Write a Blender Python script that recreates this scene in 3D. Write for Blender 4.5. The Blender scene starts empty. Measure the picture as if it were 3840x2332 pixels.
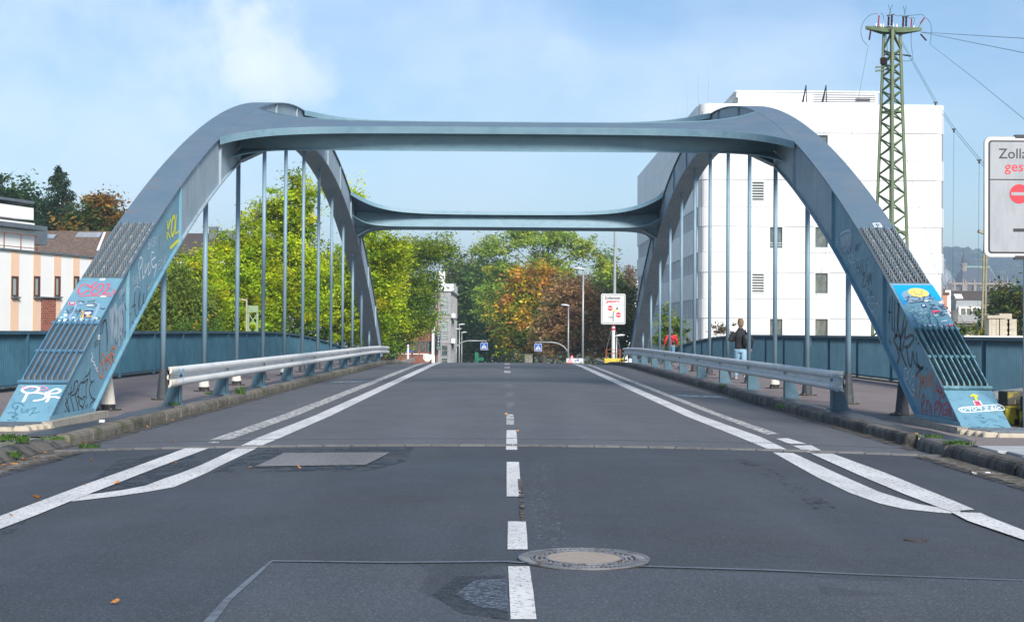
import bpy, bmesh, math, random
import numpy as np
from mathutils import Vector, Matrix
random.seed(7)
S = bpy.context.scene
COL = S.collection
V = Vector
# ------------------------------------------------------------------ camera
F, CX, CY = 5333.0, 1920.0, 1166.0          # focal length and centre in photo pixels (3840 wide)
EYE = V((0, 0, 1.45))
_d = V((-22, -79, -F)).normalized()
_u = V((.0066, 1, 0)); _u = (_u - _d * _u.dot(_d)).normalized()
_x = _d.cross(_u)
CAMROT = Matrix((_x, _d, _u))
cam = bpy.data.cameras.new('camera'); cam.lens = 50; cam.sensor_width = 36; cam.clip_start = .1; cam.clip_end = 9000
camo = bpy.data.objects.new('camera', cam); COL.objects.link(camo)
camo.matrix_world = Matrix.Translation(EYE) @ CAMROT.to_4x4()
S.camera = camo
# ------------------------------------------------------------------ light
SUN_EL, SUN_AZ = 34, 159                     # azimuth from +Y towards +X
w = bpy.data.worlds.new('World'); S.world = w; w.use_nodes = True
nt = w.node_tree; bg = nt.nodes['Background']
sky = nt.nodes.new('ShaderNodeTexSky'); sky.sky_type = 'NISHITA'; sky.sun_disc = False
sky.sun_elevation = math.radians(SUN_EL); sky.sun_rotation = math.radians(SUN_AZ)
sky.air_density = 1.0; sky.dust_density = .6; sky.ozone_density = 2.2
tc = nt.nodes.new('ShaderNodeTexCoord')
mp = nt.nodes.new('ShaderNodeMapping'); mp.inputs['Scale'].default_value = (1, 1, 2.2); mp.inputs['Location'].default_value = (.31, .1, .35)
nz = nt.nodes.new('ShaderNodeTexNoise'); nz.inputs['Scale'].default_value = 4.2; nz.inputs['Detail'].default_value = 7; nz.inputs['Roughness'].default_value = .52
rp = nt.nodes.new('ShaderNodeValToRGB'); rp.color_ramp.elements[0].position = .45; rp.color_ramp.elements[1].position = .72
rp.color_ramp.elements[0].color = (.03, .03, .03, 1); rp.color_ramp.elements[1].color = (.42, .42, .42, 1)
mx = nt.nodes.new('ShaderNodeMix'); mx.data_type = 'RGBA'
mx.inputs[7].default_value = (7.0, 7.8, 9.0, 1)
L = nt.links.new
L(tc.outputs['Generated'], mp.inputs['Vector']); L(mp.outputs[0], nz.inputs['Vector']); L(nz.outputs['Fac'], rp.inputs[0])
hs = nt.nodes.new('ShaderNodeHueSaturation'); hs.inputs['Saturation'].default_value = 1.14; L(sky.outputs[0], hs.inputs['Color'])
L(rp.outputs[0], mx.inputs[0]); L(hs.outputs[0], mx.inputs[6]); last = mx.outputs[2]
nc = nt.nodes.new('ShaderNodeTexNoise'); nc.inputs['Scale'].default_value = 16; nc.inputs['Detail'].default_value = 8; nc.inputs['Roughness'].default_value = .6; L(tc.outputs['Generated'], nc.inputs['Vector'])
for (cpx, cpy, rad, amt) in ((880, 150, 1.6, .60), (1000, 210, 2.0, .60), (1120, 270, 1.7, .55), (900, 300, 4.0, .4), (330, 330, 6.5, .40), (2150, 260, 1.3, .3), (1750, 200, 4.5, .30), (2900, 160, 5, .22)):   # a few cumulus puffs in the sky, by direction
    cd = (CAMROT @ V((cpx - CX, -(cpy - CY), -F))).normalized()
    dp = nt.nodes.new('ShaderNodeVectorMath'); dp.operation = 'DOT_PRODUCT'; L(tc.outputs['Generated'], dp.inputs[0]); dp.inputs[1].default_value = cd
    ad = nt.nodes.new('ShaderNodeMath'); ad.operation = 'MULTIPLY_ADD'; L(nc.outputs['Fac'], ad.inputs[0]); kk = 1 - math.cos(math.radians(rad)); ad.inputs[1].default_value = kk * 5.5; L(dp.outputs['Value'], ad.inputs[2])
    mr = nt.nodes.new('ShaderNodeMapRange'); mr.interpolation_type = 'SMOOTHSTEP'; L(ad.outputs[0], mr.inputs[0]); mr.inputs[1].default_value = 1 - kk + kk * 2.6; mr.inputs[2].default_value = 1 + kk * 3.0; mr.inputs[4].default_value = amt * .42
    m2 = nt.nodes.new('ShaderNodeMix'); m2.data_type = 'RGBA'; L(mr.outputs[0], m2.inputs[0]); L(last, m2.inputs[6]); m2.inputs[7].default_value = (8.0, 8.4, 9.0, 1); last = m2.outputs[2]
L(last, bg.inputs['Color'])
bg.inputs['Strength'].default_value = .096
sl = bpy.data.lights.new('sun', 'SUN'); sl.energy = 3.7; sl.angle = math.radians(16); sl.color = (1, .95, .87)
so = bpy.data.objects.new('sun', sl); COL.objects.link(so)
_sd = V((math.sin(math.radians(SUN_AZ)) * math.cos(math.radians(SUN_EL)), math.cos(math.radians(SUN_AZ)) * math.cos(math.radians(SUN_EL)), math.sin(math.radians(SUN_EL))))
so.rotation_euler = _sd.to_track_quat('Z', 'Y').to_euler(); so.location = (20, -30, 40)
S.view_settings.view_transform = 'Standard'; S.view_settings.look = 'None'
S.view_settings.exposure = .73; S.view_settings.gamma = 1; S.view_settings.use_curve_mapping = False
S.cycles.max_bounces = 8; S.cycles.volume_bounces = 0; S.cycles.transparent_max_bounces = 12

# ------------------------------------------------------------------ placing helpers
def ray(px, py): return (CAMROT @ V((px - CX, -(py - CY), -F))).normalized()
def at(px, py, Y):                           # point at depth Y seen at a photo pixel
    r = ray(px, py); return EYE + r * (Y / r.y)
def onx(px, py, X):                          # point on the vertical plane x = X
    r = ray(px, py); return EYE + r * (X / r.x)
_ys = np.arange(-60, 420, .5)
_sl = np.interp(_ys, [-60, 58, 68, 80, 175, 215, 420], [0, 0, -.02, -.048, -.048, 0, 0])
_zs = np.cumsum(_sl) * .5; _zs -= np.interp(0, _ys, _zs)
KL, KR = -5.36, 5.22
def prof(y): return float(np.interp(y, _ys, _zs))
def rz(x, y): return prof(y) + .1 * max(0, 1 - (x / 5.3) ** 2)
def ong(px, py):                             # point on the road surface
    r = ray(px, py); z = .06
    for _ in range(8):
        t = (z - EYE.z) / r.z; p = EYE + r * t; z = rz(p.x, p.y)
    return p
HA, YC, HL, AX, HP, YH = 8.1, 44.9, 26.35, 6.4, 25.4, 44.72        # arch rise, middle, half span, rib plane
def ztop(y): return HA * (1 - ((y - YC) / HL) ** 2)
def slope(y): return -2 * HA * (y - YC) / HL ** 2
def ontop(px, py):                           # point on the upper face of the near half of a rib
    r = ray(px, py); lo, hi = 16.0, 43.0
    for _ in range(40):
        m = (lo + hi) / 2; p = EYE + r * (m / r.y)
        if p.z > ztop(m): lo = m
        else: hi = m
    return EYE + r * (lo / r.y)
def terr(x, y):                              # height of the ground outside the road
    a = abs(x)
    if 20 < y < 76: return -6.4
    b = prof(y) - .25
    k = min(1, max(0, (a - 15) / 10)); k = k * k * (3 - 2 * k)
    return b * (1 - k) - 6.4 * k
# ------------------------------------------------------------------ materials
MATS = {}
def _noise(nt, vec, scale, detail=3, rough=.55):
    n = nt.nodes.new('ShaderNodeTexNoise'); n.inputs['Scale'].default_value = scale; n.inputs['Detail'].default_value = detail
    n.inputs['Roughness'].default_value = rough; nt.links.new(vec, n.inputs['Vector']); return n.outputs['Fac']
def _map(nt, v, a, b, c, d):
    m = nt.nodes.new('ShaderNodeMapRange'); nt.links.new(v, m.inputs[0])
    for i, q in enumerate((a, b, c, d)): m.inputs[i + 1].default_value = q
    return m.outputs[0]
def _mix(nt, f, a, b, mode='MIX'):
    m = nt.nodes.new('ShaderNodeMix'); m.data_type = 'RGBA'; m.blend_type = mode
    for s, v in ((0, f), (6, a), (7, b)):
        if isinstance(v, (int, float)): m.inputs[s].default_value = v
        elif isinstance(v, tuple): m.inputs[s].default_value = (*v, 1)
        else: nt.links.new(v, m.inputs[s])
    return m.outputs[2]
def mat(name, c, layers=(), rough=.6, metal=0., bump=0., bscale=40., spec=.5, rvar=0., trans=0., attr=None, alpha=None, objvar=0., emit=None, transl=0.):
    """layers: (colour, scale, lo, hi, stretch, amount) noise-masked colours over the base"""
    if name in MATS: return MATS[name]
    m = bpy.data.materials.new(name); m.use_nodes = True; nt = m.node_tree; p = nt.nodes['Principled BSDF']
    g = nt.nodes.new('ShaderNodeNewGeometry'); pos = g.outputs['Position']
    col = None
    if attr:
        a = nt.nodes.new('ShaderNodeAttribute'); a.attribute_name = attr; col = a.outputs['Color']
    else:
        r = nt.nodes.new('ShaderNodeRGB'); r.outputs[0].default_value = (*c, 1); col = r.outputs[0]
    for i, ly in enumerate(layers):
        lc, sc, lo, hi, st, am = ly
        v = pos
        mm = nt.nodes.new('ShaderNodeMapping'); nt.links.new(pos, mm.inputs['Vector']); mm.inputs['Scale'].default_value = st
        mm.inputs['Location'].default_value = (i * 7.3, i * 3.1, i * 1.7)
        f = _map(nt, _noise(nt, mm.outputs[0], sc, 5), lo, hi, 0, am)
        col = _mix(nt, f, col, lc)
    if objvar:
        oi = nt.nodes.new('ShaderNodeObjectInfo')
        f = _map(nt, oi.outputs['Random'], 0, 1, 1 - objvar, 1 + objvar)
        vm = nt.nodes.new('ShaderNodeVectorMath'); vm.operation = 'SCALE'; nt.links.new(col, vm.inputs[0]); nt.links.new(f, vm.inputs['Scale']); col = vm.outputs[0]
    nt.links.new(col, p.inputs['Base Color'])
    p.inputs['Roughness'].default_value = rough; p.inputs['Metallic'].default_value = metal; p.inputs['Specular IOR Level'].default_value = spec
    if rvar: nt.links.new(_map(nt, _noise(nt, pos, 1.3, 4), .3, .7, rough - rvar, rough + rvar), p.inputs['Roughness'])
    if bump:
        b = nt.nodes.new('ShaderNodeBump'); b.inputs['Strength'].default_value = bump; b.inputs['Distance'].default_value = .02
        nt.links.new(_noise(nt, pos, bscale, 4), b.inputs['Height']); nt.links.new(b.outputs[0], p.inputs['Normal'])
    if emit: p.inputs['Emission Color'].default_value = (*c, 1); p.inputs['Emission Strength'].default_value = emit
    out = nt.nodes['Material Output']; sh = p.outputs[0]
    if transl:
        t = nt.nodes.new('ShaderNodeBsdfTranslucent'); nt.links.new(col, t.inputs['Color'])
        mxs = nt.nodes.new('ShaderNodeMixShader'); mxs.inputs[0].default_value = transl
        nt.links.new(sh, mxs.inputs[1]); nt.links.new(t.outputs[0], mxs.inputs[2]); sh = mxs.outputs[0]
    if alpha:                                # worn paint: (scale, lo, hi)
        t = nt.nodes.new('ShaderNodeBsdfTransparent'); mxs = nt.nodes.new('ShaderNodeMixShader')
        nt.links.new(_map(nt, _noise(nt, pos, alpha[0], 6, .7), alpha[1], alpha[2], 0, 1), mxs.inputs[0])
        nt.links.new(t.outputs[0], mxs.inputs[1]); nt.links.new(sh, mxs.inputs[2]); sh = mxs.outputs[0]
    nt.links.new(sh, out.inputs['Surface'])
    MATS[name] = m; return m
def asphalt(name, c, light, dark, speck=.5, rough=.8):
    m = bpy.data.materials.new(name); m.use_nodes = True; nt = m.node_tree; p = nt.nodes['Principled BSDF']
    g = nt.nodes.new('ShaderNodeNewGeometry'); pos = g.outputs['Position']
    col = _mix(nt, _map(nt, _noise(nt, pos, .8, 6, .6), .35, .68, 0, .75), c, dark)
    mm = nt.nodes.new('ShaderNodeMapping'); nt.links.new(pos, mm.inputs['Vector']); mm.inputs['Scale'].default_value = (1, .12, 1)
    col = _mix(nt, _map(nt, _noise(nt, mm.outputs[0], 1.1, 4), .45, .7, 0, .5), col, light)
    col = _mix(nt, _map(nt, _noise(nt, pos, 50, 3, .7), .5, .78, 0, speck), col, light)
    vo = nt.nodes.new('ShaderNodeTexVoronoi'); vo.inputs['Scale'].default_value = 125; nt.links.new(pos, vo.inputs['Vector'])
    sx = nt.nodes.new('ShaderNodeSeparateColor'); nt.links.new(vo.outputs['Color'], sx.inputs[0])
    col = _mix(nt, _map(nt, sx.outputs[0], .86, .9, 0, speck), col, tuple(min(1, v * 2.2) for v in light))
    col = _mix(nt, _map(nt, sx.outputs[1], .75, .8, 0, speck), col, tuple(v * .45 for v in dark))
    nt.links.new(col, p.inputs['Base Color'])
    nt.links.new(_map(nt, _noise(nt, pos, .6, 4), .3, .7, rough - .12, rough + .1), p.inputs['Roughness'])
    p.inputs['Specular IOR Level'].default_value = .42
    b = nt.nodes.new('ShaderNodeBump'); b.inputs['Strength'].default_value = .5; b.inputs['Distance'].default_value = .006
    nt.links.new(_noise(nt, pos, 90, 2), b.inputs['Height']); nt.links.new(b.outputs[0], p.inputs['Normal'])
    return m
# ------------------------------------------------------------------ mesh helpers
class MB:
    def __init__(s): s.v = []; s.f = []
    def add(s, vs, fs):
        n = len(s.v); s.v += [tuple(p) for p in vs]; s.f += [tuple(i + n for i in f) for f in fs]; return s
    def box(s, c, d, R=None, top=1.0):
        x, y, z = d[0] / 2, d[1] / 2, d[2] / 2
        ps = [V((sx * x * (top if sz > 0 else 1), sy * y * (top if sz > 0 else 1), sz * z)) for sz in (-1, 1) for sy in (-1, 1) for sx in (-1, 1)]
        if R is not None: ps = [R @ p for p in ps]
        c = V(c)
        return s.add([c + p for p in ps], [(0, 2, 3, 1), (4, 5, 7, 6), (0, 1, 5, 4), (2, 6, 7, 3), (0, 4, 6, 2), (1, 3, 7, 5)])
    def bar(s, a, b, w, h, up=V((0, 0, 1))):   # rectangular bar from a to b
        a, b = V(a), V(b); t = (b - a); l = t.length; t.normalize()
        if abs(t.dot(up)) > .99: up = V((1, 0, 0))
        x = t.cross(up).normalized(); u = x.cross(t)
        return s.box((a + b) / 2, (w, l, h), Matrix((x, t, u)).transposed())
    def prism(s, pts, off):                   # polygon pts (3D) extruded by vector off
        pts = [V(p) for p in pts]; off = V(off); n = len(pts)
        return s.add(pts + [p + off for p in pts], [tuple(range(n))[::-1], tuple(range(n, 2 * n))] + [(i, (i + 1) % n, n + (i + 1) % n, n + i) for i in range(n)])
    def tube(s, path, rad, n=8, cap=True):
        path = [V(p) for p in path]; m = len(path)
        if not hasattr(rad, '__len__'): rad = [rad] * m
        vs = []; prev = None
        for i, p in enumerate(path):
            t = (path[min(i + 1, m - 1)] - path[max(i - 1, 0)]).normalized()
            if prev is None:
                a = V((0, 0, 1)) if abs(t.z) < .9 else V((1, 0, 0)); x = t.cross(a).normalized()
            else:
                x = (prev - t * prev.dot(t)).normalized()
            prev = x; y = t.cross(x)
            for k in range(n):
                an = 2 * math.pi * k / n; vs.append(p + (x * math.cos(an) + y * math.sin(an)) * rad[i])
        fs = [(i * n + k, i * n + (k + 1) % n, (i + 1) * n + (k + 1) % n, (i + 1) * n + k) for i in range(m - 1) for k in range(n)]
        if cap: fs += [tuple(range(n))[::-1], tuple(range((m - 1) * n, m * n))]
        return s.add(vs, fs)
    def lathe(s, c, prof_, n=16, axis='z'):
        c = V(c); vs = []
        for r, h in prof_:
            for k in range(n):
                a = 2 * math.pi * k / n
                vs.append(c + V((r * math.cos(a), r * math.sin(a), h)))
        m = len(prof_)
        fs = [(i * n + k, i * n + (k + 1) % n, (i + 1) * n + (k + 1) % n, (i + 1) * n + k) for i in range(m - 1) for k in range(n)]
        fs += [tuple(range(n))[::-1], tuple(range((m - 1) * n, m * n))]
        return s.add(vs, fs)
    def grid(s, rows):                        # rows of equal length
        n = len(rows[0]); vs = [p for r in rows for p in r]
        return s.add(vs, [(i * n + k, i * n + k + 1, (i + 1) * n + k + 1, (i + 1) * n + k) for i in range(len(rows) - 1) for k in range(n - 1)])
    def mesh(s, name, m, loc=V((0, 0, 0)), smooth=False):
        me = bpy.data.meshes.new(name); me.from_pydata([(p[0] - loc.x, p[1] - loc.y, p[2] - loc.z) for p in s.v], [], s.f)
        me.update()
        if m: me.materials.append(m)
        if smooth: me.polygons.foreach_set('use_smooth', [True] * len(me.polygons))
        return me
    def build(s, name, m, parent=None, kind=None, smooth=False, label=None):
        loc = V((0, 0, 0)); q = parent
        while q is not None: loc += q.location; q = q.parent
        o = bpy.data.objects.new(name, s.mesh(name, m, loc, smooth)); COL.objects.link(o)
        if parent is not None: o.parent = parent
        if kind: o['kind'] = kind
        if label: o['label'] = label
        return o
def fixnormals(o):
    bm = bmesh.new(); bm.from_mesh(o.data); bmesh.ops.recalc_face_normals(bm, faces=bm.faces); bm.to_mesh(o.data); bm.free(); return o
def bevel(o, w, seg=2):
    bm = bmesh.new(); bm.from_mesh(o.data); bmesh.ops.bevel(bm, geom=bm.edges[:], offset=w, segments=seg, affect='EDGES', profile=.6); bm.to_mesh(o.data); bm.free(); return o
def thing(name, label, cat, loc=(0, 0, 0), group=None):
    o = bpy.data.objects.new(name, None); COL.objects.link(o); o.location = loc; o.empty_display_size = .3
    tag(o, label, cat, group); return o
def tag(o, label, cat, group=None):
    o['label'] = label; o['category'] = cat
    if group: o['group'] = group
    return o
def struct(o, kind='structure'): o['kind'] = kind; return o
def copytree(o, parent=None):
    c = o.copy(); COL.objects.link(c); c.parent = parent
    for ch in list(o.children): copytree(ch, c)
    return c
def inst(me, name, loc, parent, R=None, scale=None):   # shared-mesh part, loc in world
    o = bpy.data.objects.new(name, me); COL.objects.link(o)
    q = parent; off = V((0, 0, 0))
    while q is not None: off += q.location; q = q.parent
    o.location = V(loc) - off; o.parent = parent
    if R is not None: o.rotation_euler = R.to_euler()
    if scale is not None: o.scale = scale
    return o
def textmesh(body, size, O, R, U, parent, m, name='lettering', width=None, align='LEFT', depth=.003, bold=0.):
    cu = bpy.data.curves.new('t', 'FONT'); cu.body = body; cu.size = size; cu.extrude = depth / 2; cu.align_x = align; cu.offset = bold; cu.resolution_u = 3
    to = bpy.data.objects.new('t', cu); COL.objects.link(to)
    dg = bpy.context.evaluated_depsgraph_get(); dg.update()
    me = bpy.data.meshes.new_from_object(to.evaluated_get(dg)); bpy.data.objects.remove(to); bpy.data.curves.remove(cu)
    R, U = V(R).normalized(), V(U).normalized(); N = R.cross(U)
    co = np.zeros(len(me.vertices) * 3); me.vertices.foreach_get('co', co); co = co.reshape(-1, 3)
    if width:
        w0 = co[:, 0].max() - co[:, 0].min(); co[:, 0] *= width / w0
    P = np.array(O) + co[:, :1] * np.array(R) + co[:, 1:2] * np.array(U) + co[:, 2:3] * np.array(N)
    q = parent; off = V((0, 0, 0))
    while q is not None: off += q.location; q = q.parent
    P -= np.array(off); me.vertices.foreach_set('co', P.ravel()); me.materials.clear(); me.materials.append(m); me.name = name; me.update()
    o = bpy.data.objects.new(name, me); COL.objects.link(o); o.parent = parent; return o
class Plane2:                                 # flat drawing board: u right, v up, n towards the viewer
    def __init__(s, O, R, U): s.O = V(O); s.R = V(R).normalized(); s.U = V(U).normalized(); s.N = s.R.cross(s.U)
    def p(s, u, v, n=0.): return s.O + s.R * u + s.U * v + s.N * n
    def poly(s, mb, pts, n=.002, d=.004): return mb.prism([s.p(u, v, n) for u, v in pts], s.N * d)
    def rect(s, mb, u0, v0, u1, v1, n=.002, d=.004): return s.poly(mb, [(u0, v0), (u1, v0), (u1, v1), (u0, v1)], n, d)
    def disc(s, mb, u, v, r, n=.002, d=.004, k=24, rv=None): return s.poly(mb, [(u + r * math.cos(6.28319 * i / k), v + (rv or r) * math.sin(6.28319 * i / k)) for i in range(k)], n, d)
    def line(s, mb, pts, w, n=.002, d=.004):
        for (a, b), (c, e) in zip(pts, pts[1:]):
            t = V((c - a, e - b)); l = t.length or 1; t /= l; x, y = -t.y * w / 2, t.x * w / 2
            s.poly(mb, [(a - x, b - y), (c - x, e - y), (c + x, e + y), (a + x, b + y)], n, d)
        return mb
def rrect(u0, v0, u1, v1, r, k=5):
    out = []
    for cx, cy, a in ((u1 - r, v0 + r, -90), (u1 - r, v1 - r, 0), (u0 + r, v1 - r, 90), (u0 + r, v0 + r, 180)):
        for i in range(k + 1):
            t = math.radians(a + 90 * i / k); out.append((cx + r * math.cos(t), cy + r * math.sin(t)))
    return out

# ------------------------------------------------------------------ material library
ST = (1, 1, 1)
M_blue = mat('steel_blue_paint', (.12, .26, .345), [((.155, .31, .385), 2.5, .4, .7, ST, .8), ((.075, .17, .235), 9, .52, .75, (1, 1, .18), .6), ((.26, .35, .39), 30, .64, .72, ST, .6), ((.10, .12, .12), 1.6, .58, .8, (3, 3, .35), .55)], rough=.5, rvar=.1, bump=.05)
M_grey = mat('steel_grey_blue_paint', (.235, .315, .375), [((.29, .36, .41), 2, .35, .7, ST, .8), ((.16, .215, .265), 7, .5, .72, (1, 1, .10), .8), ((.27, .29, .31), 11, .58, .75, (1, 1, .08), .5), ((.24, .16, .11), 2.2, .64, .78, (1, .5, .4), .7)], rough=.55, rvar=.1, bump=.05)
M_top = mat('steel_weathered_top_paint', (.088, .135, .18), [((.125, .158, .19), 1.5, .35, .65, ST, .8), ((.065, .145, .23), 16, .46, .66, (.5, 2.4, 2.4), .75), ((.17, .20, .225), 26, .56, .72, (.5, 3, 3), .5), ((.23, .13, .085), 2.6, .63, .76, (.5, 2, 2), .75)], rough=.5, rvar=.1, bump=.05)
M_teal = mat('steel_beam_paint', (.15, .265, .335), [((.19, .305, .37), 1.5, .35, .65, ST, .8), ((.09, .17, .23), 8, .5, .75, (.4, 1, 1), .5)], rough=.55)
M_hang = mat('hanger_paint', (.165, .26, .33), [((.21, .31, .375), 3, .4, .7, ST, .7)], rough=.5)
M_rail = mat('railing_blue_paint', (.020, .085, .135), [((.038, .12, .175), 3, .4, .7, ST, .8), ((.013, .05, .08), 1.2, .5, .8, ST, .7)], rough=.5)
M_post = mat('guard_post_blue_paint', (.055, .125, .17), [((.10, .175, .22), 6, .45, .7, ST, .7), ((.16, .07, .03), 9, .62, .75, ST, .9)], rough=.6)
M_galv = mat('galvanised_white_steel', (.68, .685, .68), [((.54, .55, .56), 5, .45, .7, (1, .25, 1), .8), ((.34, .26, .18), 12, .66, .8, (1, .4, 1), .7)], rough=.55, metal=.08)
M_cream = mat('cream_paint', (.64, .60, .52), [((.45, .42, .36), 12, .55, .8, ST, .6)], rough=.6)
M_black = mat('black_rubber', (.018, .018, .02), [((.05, .05, .05), 20, .5, .8, ST, .6)], rough=.7)
M_dark = mat('dark_sleeve', (.035, .042, .05), [((.08, .085, .09), 12, .5, .75, ST, .6)], rough=.65)
M_patina = mat('patinated_bars', (.085, .19, .24), [((.22, .40, .41), 9, .45, .65, ST, .9), ((.06, .15, .2), 4, .5, .7, ST, .6)], rough=.6)
M_backing = mat('dirty_backing_plate', (.085, .09, .095), [((.12, .105, .085), 6, .45, .7, ST, .8), ((.05, .055, .06), 3, .5, .7, ST, .6)], rough=.7)
M_backgreen = mat('mossy_backing_plate', (.12, .115, .10), [((.03, .075, .05), 3.5, .45, .6, ST, .9), ((.18, .165, .14), 8, .55, .75, ST, .6)], rough=.75)
M_conc = mat('old_concrete', (.30, .28, .24), [((.20, .18, .155), 7, .45, .7, ST, .8), ((.08, .085, .06), 3, .58, .75, ST, .7)], rough=.9, bump=.5, bscale=30)
M_kerb = mat('kerb_stone', (.145, .13, .11), [((.07, .075, .025), 3.5, .47, .62, ST, .85), ((.045, .042, .04), 7, .5, .72, ST, .9), ((.22, .20, .175), 16, .62, .8, ST, .6)], rough=.9, bump=.4, bscale=35, objvar=.22)
M_kerbd = mat('kerb_stone_dark', (.115, .105, .095), [((.03, .03, .028), 5, .46, .62, (1, 1, .7), .95), ((.19, .175, .155), 14, .62, .8, ST, .5)], rough=.9, bump=.4, bscale=35, objvar=.22)
M_walk = asphalt('sidewalk_asphalt', (.175, .145, .14), (.22, .185, .18), (.12, .10, .095), .4, .85)
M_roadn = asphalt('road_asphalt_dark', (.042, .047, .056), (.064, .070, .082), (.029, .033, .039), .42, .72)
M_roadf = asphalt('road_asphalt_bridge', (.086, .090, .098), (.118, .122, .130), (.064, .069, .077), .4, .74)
M_patch = asphalt('road_asphalt_patch', (.055, .061, .071), (.078, .085, .098), (.038, .043, .052), .45, .70)
M_patchl = asphalt('road_repair_light', (.145, .145, .15), (.20, .20, .20), (.10, .10, .105), .45, .8)
M_tar = mat('tar_seal', (.035, .038, .043), [((.07, .075, .085), 12, .5, .7, ST, .6)], rough=.45)
M_tarl = mat('seam_seal_grey', (.115, .14, .175), [((.06, .07, .085), 9, .5, .7, ST, .8)], rough=.85)
M_paint = mat('road_paint', (.60, .60, .59), [((.44, .44, .44), 2.5, .42, .68, (1, .4, 1), .85), ((.27, .275, .28), 24, .54, .72, ST, .75)], rough=.7, alpha=(30, .33, .45))
M_paintw = mat('road_paint_worn', (.56, .56, .54), [((.36, .36, .36), 6, .45, .7, ST, .8)], rough=.75, alpha=(14, .40, .56))
M_paintf = mat('road_paint_faint', (.42, .43, .43), [], rough=.8, alpha=(20, .50, .68))
M_iron = mat('cast_iron', (.24, .245, .26), [((.10, .06, .04), 14, .5, .7, ST, .8)], rough=.5, metal=.6)
M_irond = mat('cast_iron_dark', (.05, .04, .035), [((.10, .06, .04), 14, .5, .7, ST, .8)], rough=.6, metal=.3)
M_fill = mat('concrete_fill', (.28, .235, .195), [((.17, .155, .145), 40, .5, .7, ST, .7)], rough=.9)
M_slab = mat('pavement_slab', (.34, .35, .36), [((.27, .28, .29), 4, .45, .7, ST, .8)], rough=.85, objvar=.06)
M_sett = mat('granite_sett', (.15, .15, .155), [((.10, .12, .03), 5, .5, .65, ST, .9), ((.22, .22, .22), 20, .55, .75, ST, .6)], rough=.8, objvar=.3)
M_plate = mat('chequer_plate', (.16, .19, .23), [((.10, .12, .14), 8, .5, .7, ST, .8)], rough=.4, metal=.6)
M_white = mat('white_facade', (.74, .74, .74), [((.68, .69, .705), .7, .4, .7, ST, .7)], rough=.6, objvar=.02)
M_whites = mat('white_facade_spandrel', (.82, .83, .84), [((.74, .77, .765), 1.2, .4, .7, ST, .7)], rough=.5, objvar=.03)
M_joint = mat('facade_joint', (.20, .21, .22), rough=.8)
M_frame = mat('white_window_frame', (.72, .73, .74), rough=.5)
M_glass = mat('window_glass', (.055, .075, .08), [((.13, .155, .15), 3, .45, .62, (1, 1, .6), .9)], rough=.08, spec=.8)
M_glassl = mat('pale_window_glass', (.30, .35, .39), [((.18, .22, .25), .8, .45, .6, ST, .8)], rough=.15, spec=.7)
M_plaster = mat('white_plaster', (.80, .79, .78), [((.73, .725, .72), .6, .4, .7, ST, .6)], rough=.85)
M_peach = mat('peach_plaster', (.78, .53, .38), [((.70, .47, .34), 1, .4, .7, ST, .6)], rough=.85)
M_brick = mat('red_brick', (.30, .085, .05), [((.22, .06, .04), 9, .45, .7, ST, .8)], rough=.85, objvar=.25)
M_mortar = mat('mortar', (.46, .36, .30), rough=.9)
M_brown = mat('brown_window_frame', (.085, .035, .025), rough=.5)
M_curtain = mat('curtained_glass', (.34, .40, .38), [((.22, .27, .26), 2.5, .45, .7, (6, 6, .2), .8)], rough=.2)
M_zinc = mat('zinc_cap', (.10, .125, .15), [((.16, .18, .2), 2, .4, .7, ST, .6)], rough=.45)
M_rust = mat('rusty_steel', (.24, .075, .03), [((.12, .04, .02), 8, .45, .7, ST, .8)], rough=.8)
M_tile = mat('roof_tile_brown', (.115, .080, .062), [((.19, .135, .105), 3.5, .42, .68, ST, .85), ((.055, .045, .04), 9, .5, .7, ST, .7)], rough=.85)
M_tiled = mat('roof_tile_dark', (.065, .055, .053), [((.10, .08, .072), 4, .45, .7, ST, .8)], rough=.75)
M_slate = mat('slate', (.055, .065, .085), rough=.7)
M_lead = mat('lead_roof', (.22, .25, .29), [((.15, .17, .2), .6, .45, .7, ST, .8)], rough=.5)
M_stone = mat('cathedral_stone', (.33, .27, .21), [((.20, .16, .13), .8, .42, .68, ST, .8)], rough=.9)
M_pole = mat('grey_pole', (.36, .37, .38), [((.27, .28, .30), 4, .45, .7, ST, .7)], rough=.4, metal=.3)
M_lampw = mat('lamp_housing', (.62, .63, .64), rough=.4)
M_sgrey = mat('sign_face_silver', (.32, .335, .36), [((.26, .275, .30), 4, .42, .66, (3, 3, .7), .8), ((.28, .29, .30), 60, .68, .74, ST, .7)], rough=.35)
M_swhite = mat('sign_face_white', (.62, .62, .63), [], rough=.35)
M_sblack = mat('sign_black', (.02, .02, .025), rough=.45)
M_sred = mat('sign_red', (.56, .025, .045), rough=.4)
M_sblue = mat('sign_blue', (.012, .10, .44), rough=.4)
M_syel = mat('sign_yellow', (.80, .62, .12), [((.6, .45, .08), 6, .5, .7, ST, .6)], rough=.5)
M_green = mat('pylon_green_paint', (.085, .125, .06), [((.12, .17, .085), 3, .4, .7, ST, .8), ((.05, .065, .035), 8, .5, .75, ST, .6)], rough=.55)
M_insul = mat('brown_insulator', (.055, .018, .016), rough=.25)
M_insred = mat('red_insulator', (.36, .03, .05), rough=.35)
M_wire = mat('copper_wire', (.05, .15, .16), rough=.5)
M_bark = mat('bark', (.075, .06, .045), [((.035, .028, .022), 7, .45, .65, (1, 1, .3), .9)], rough=.95, bump=.5, bscale=14)
M_barkp = mat('pale_bark', (.34, .29, .235), [((.10, .085, .07), 5, .5, .65, (1, 1, .5), .9)], rough=.9)
M_leaf = mat('leaf', (.1, .2, .03), rough=.55, attr='leafcol', spec=.3, transl=.5)
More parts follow.
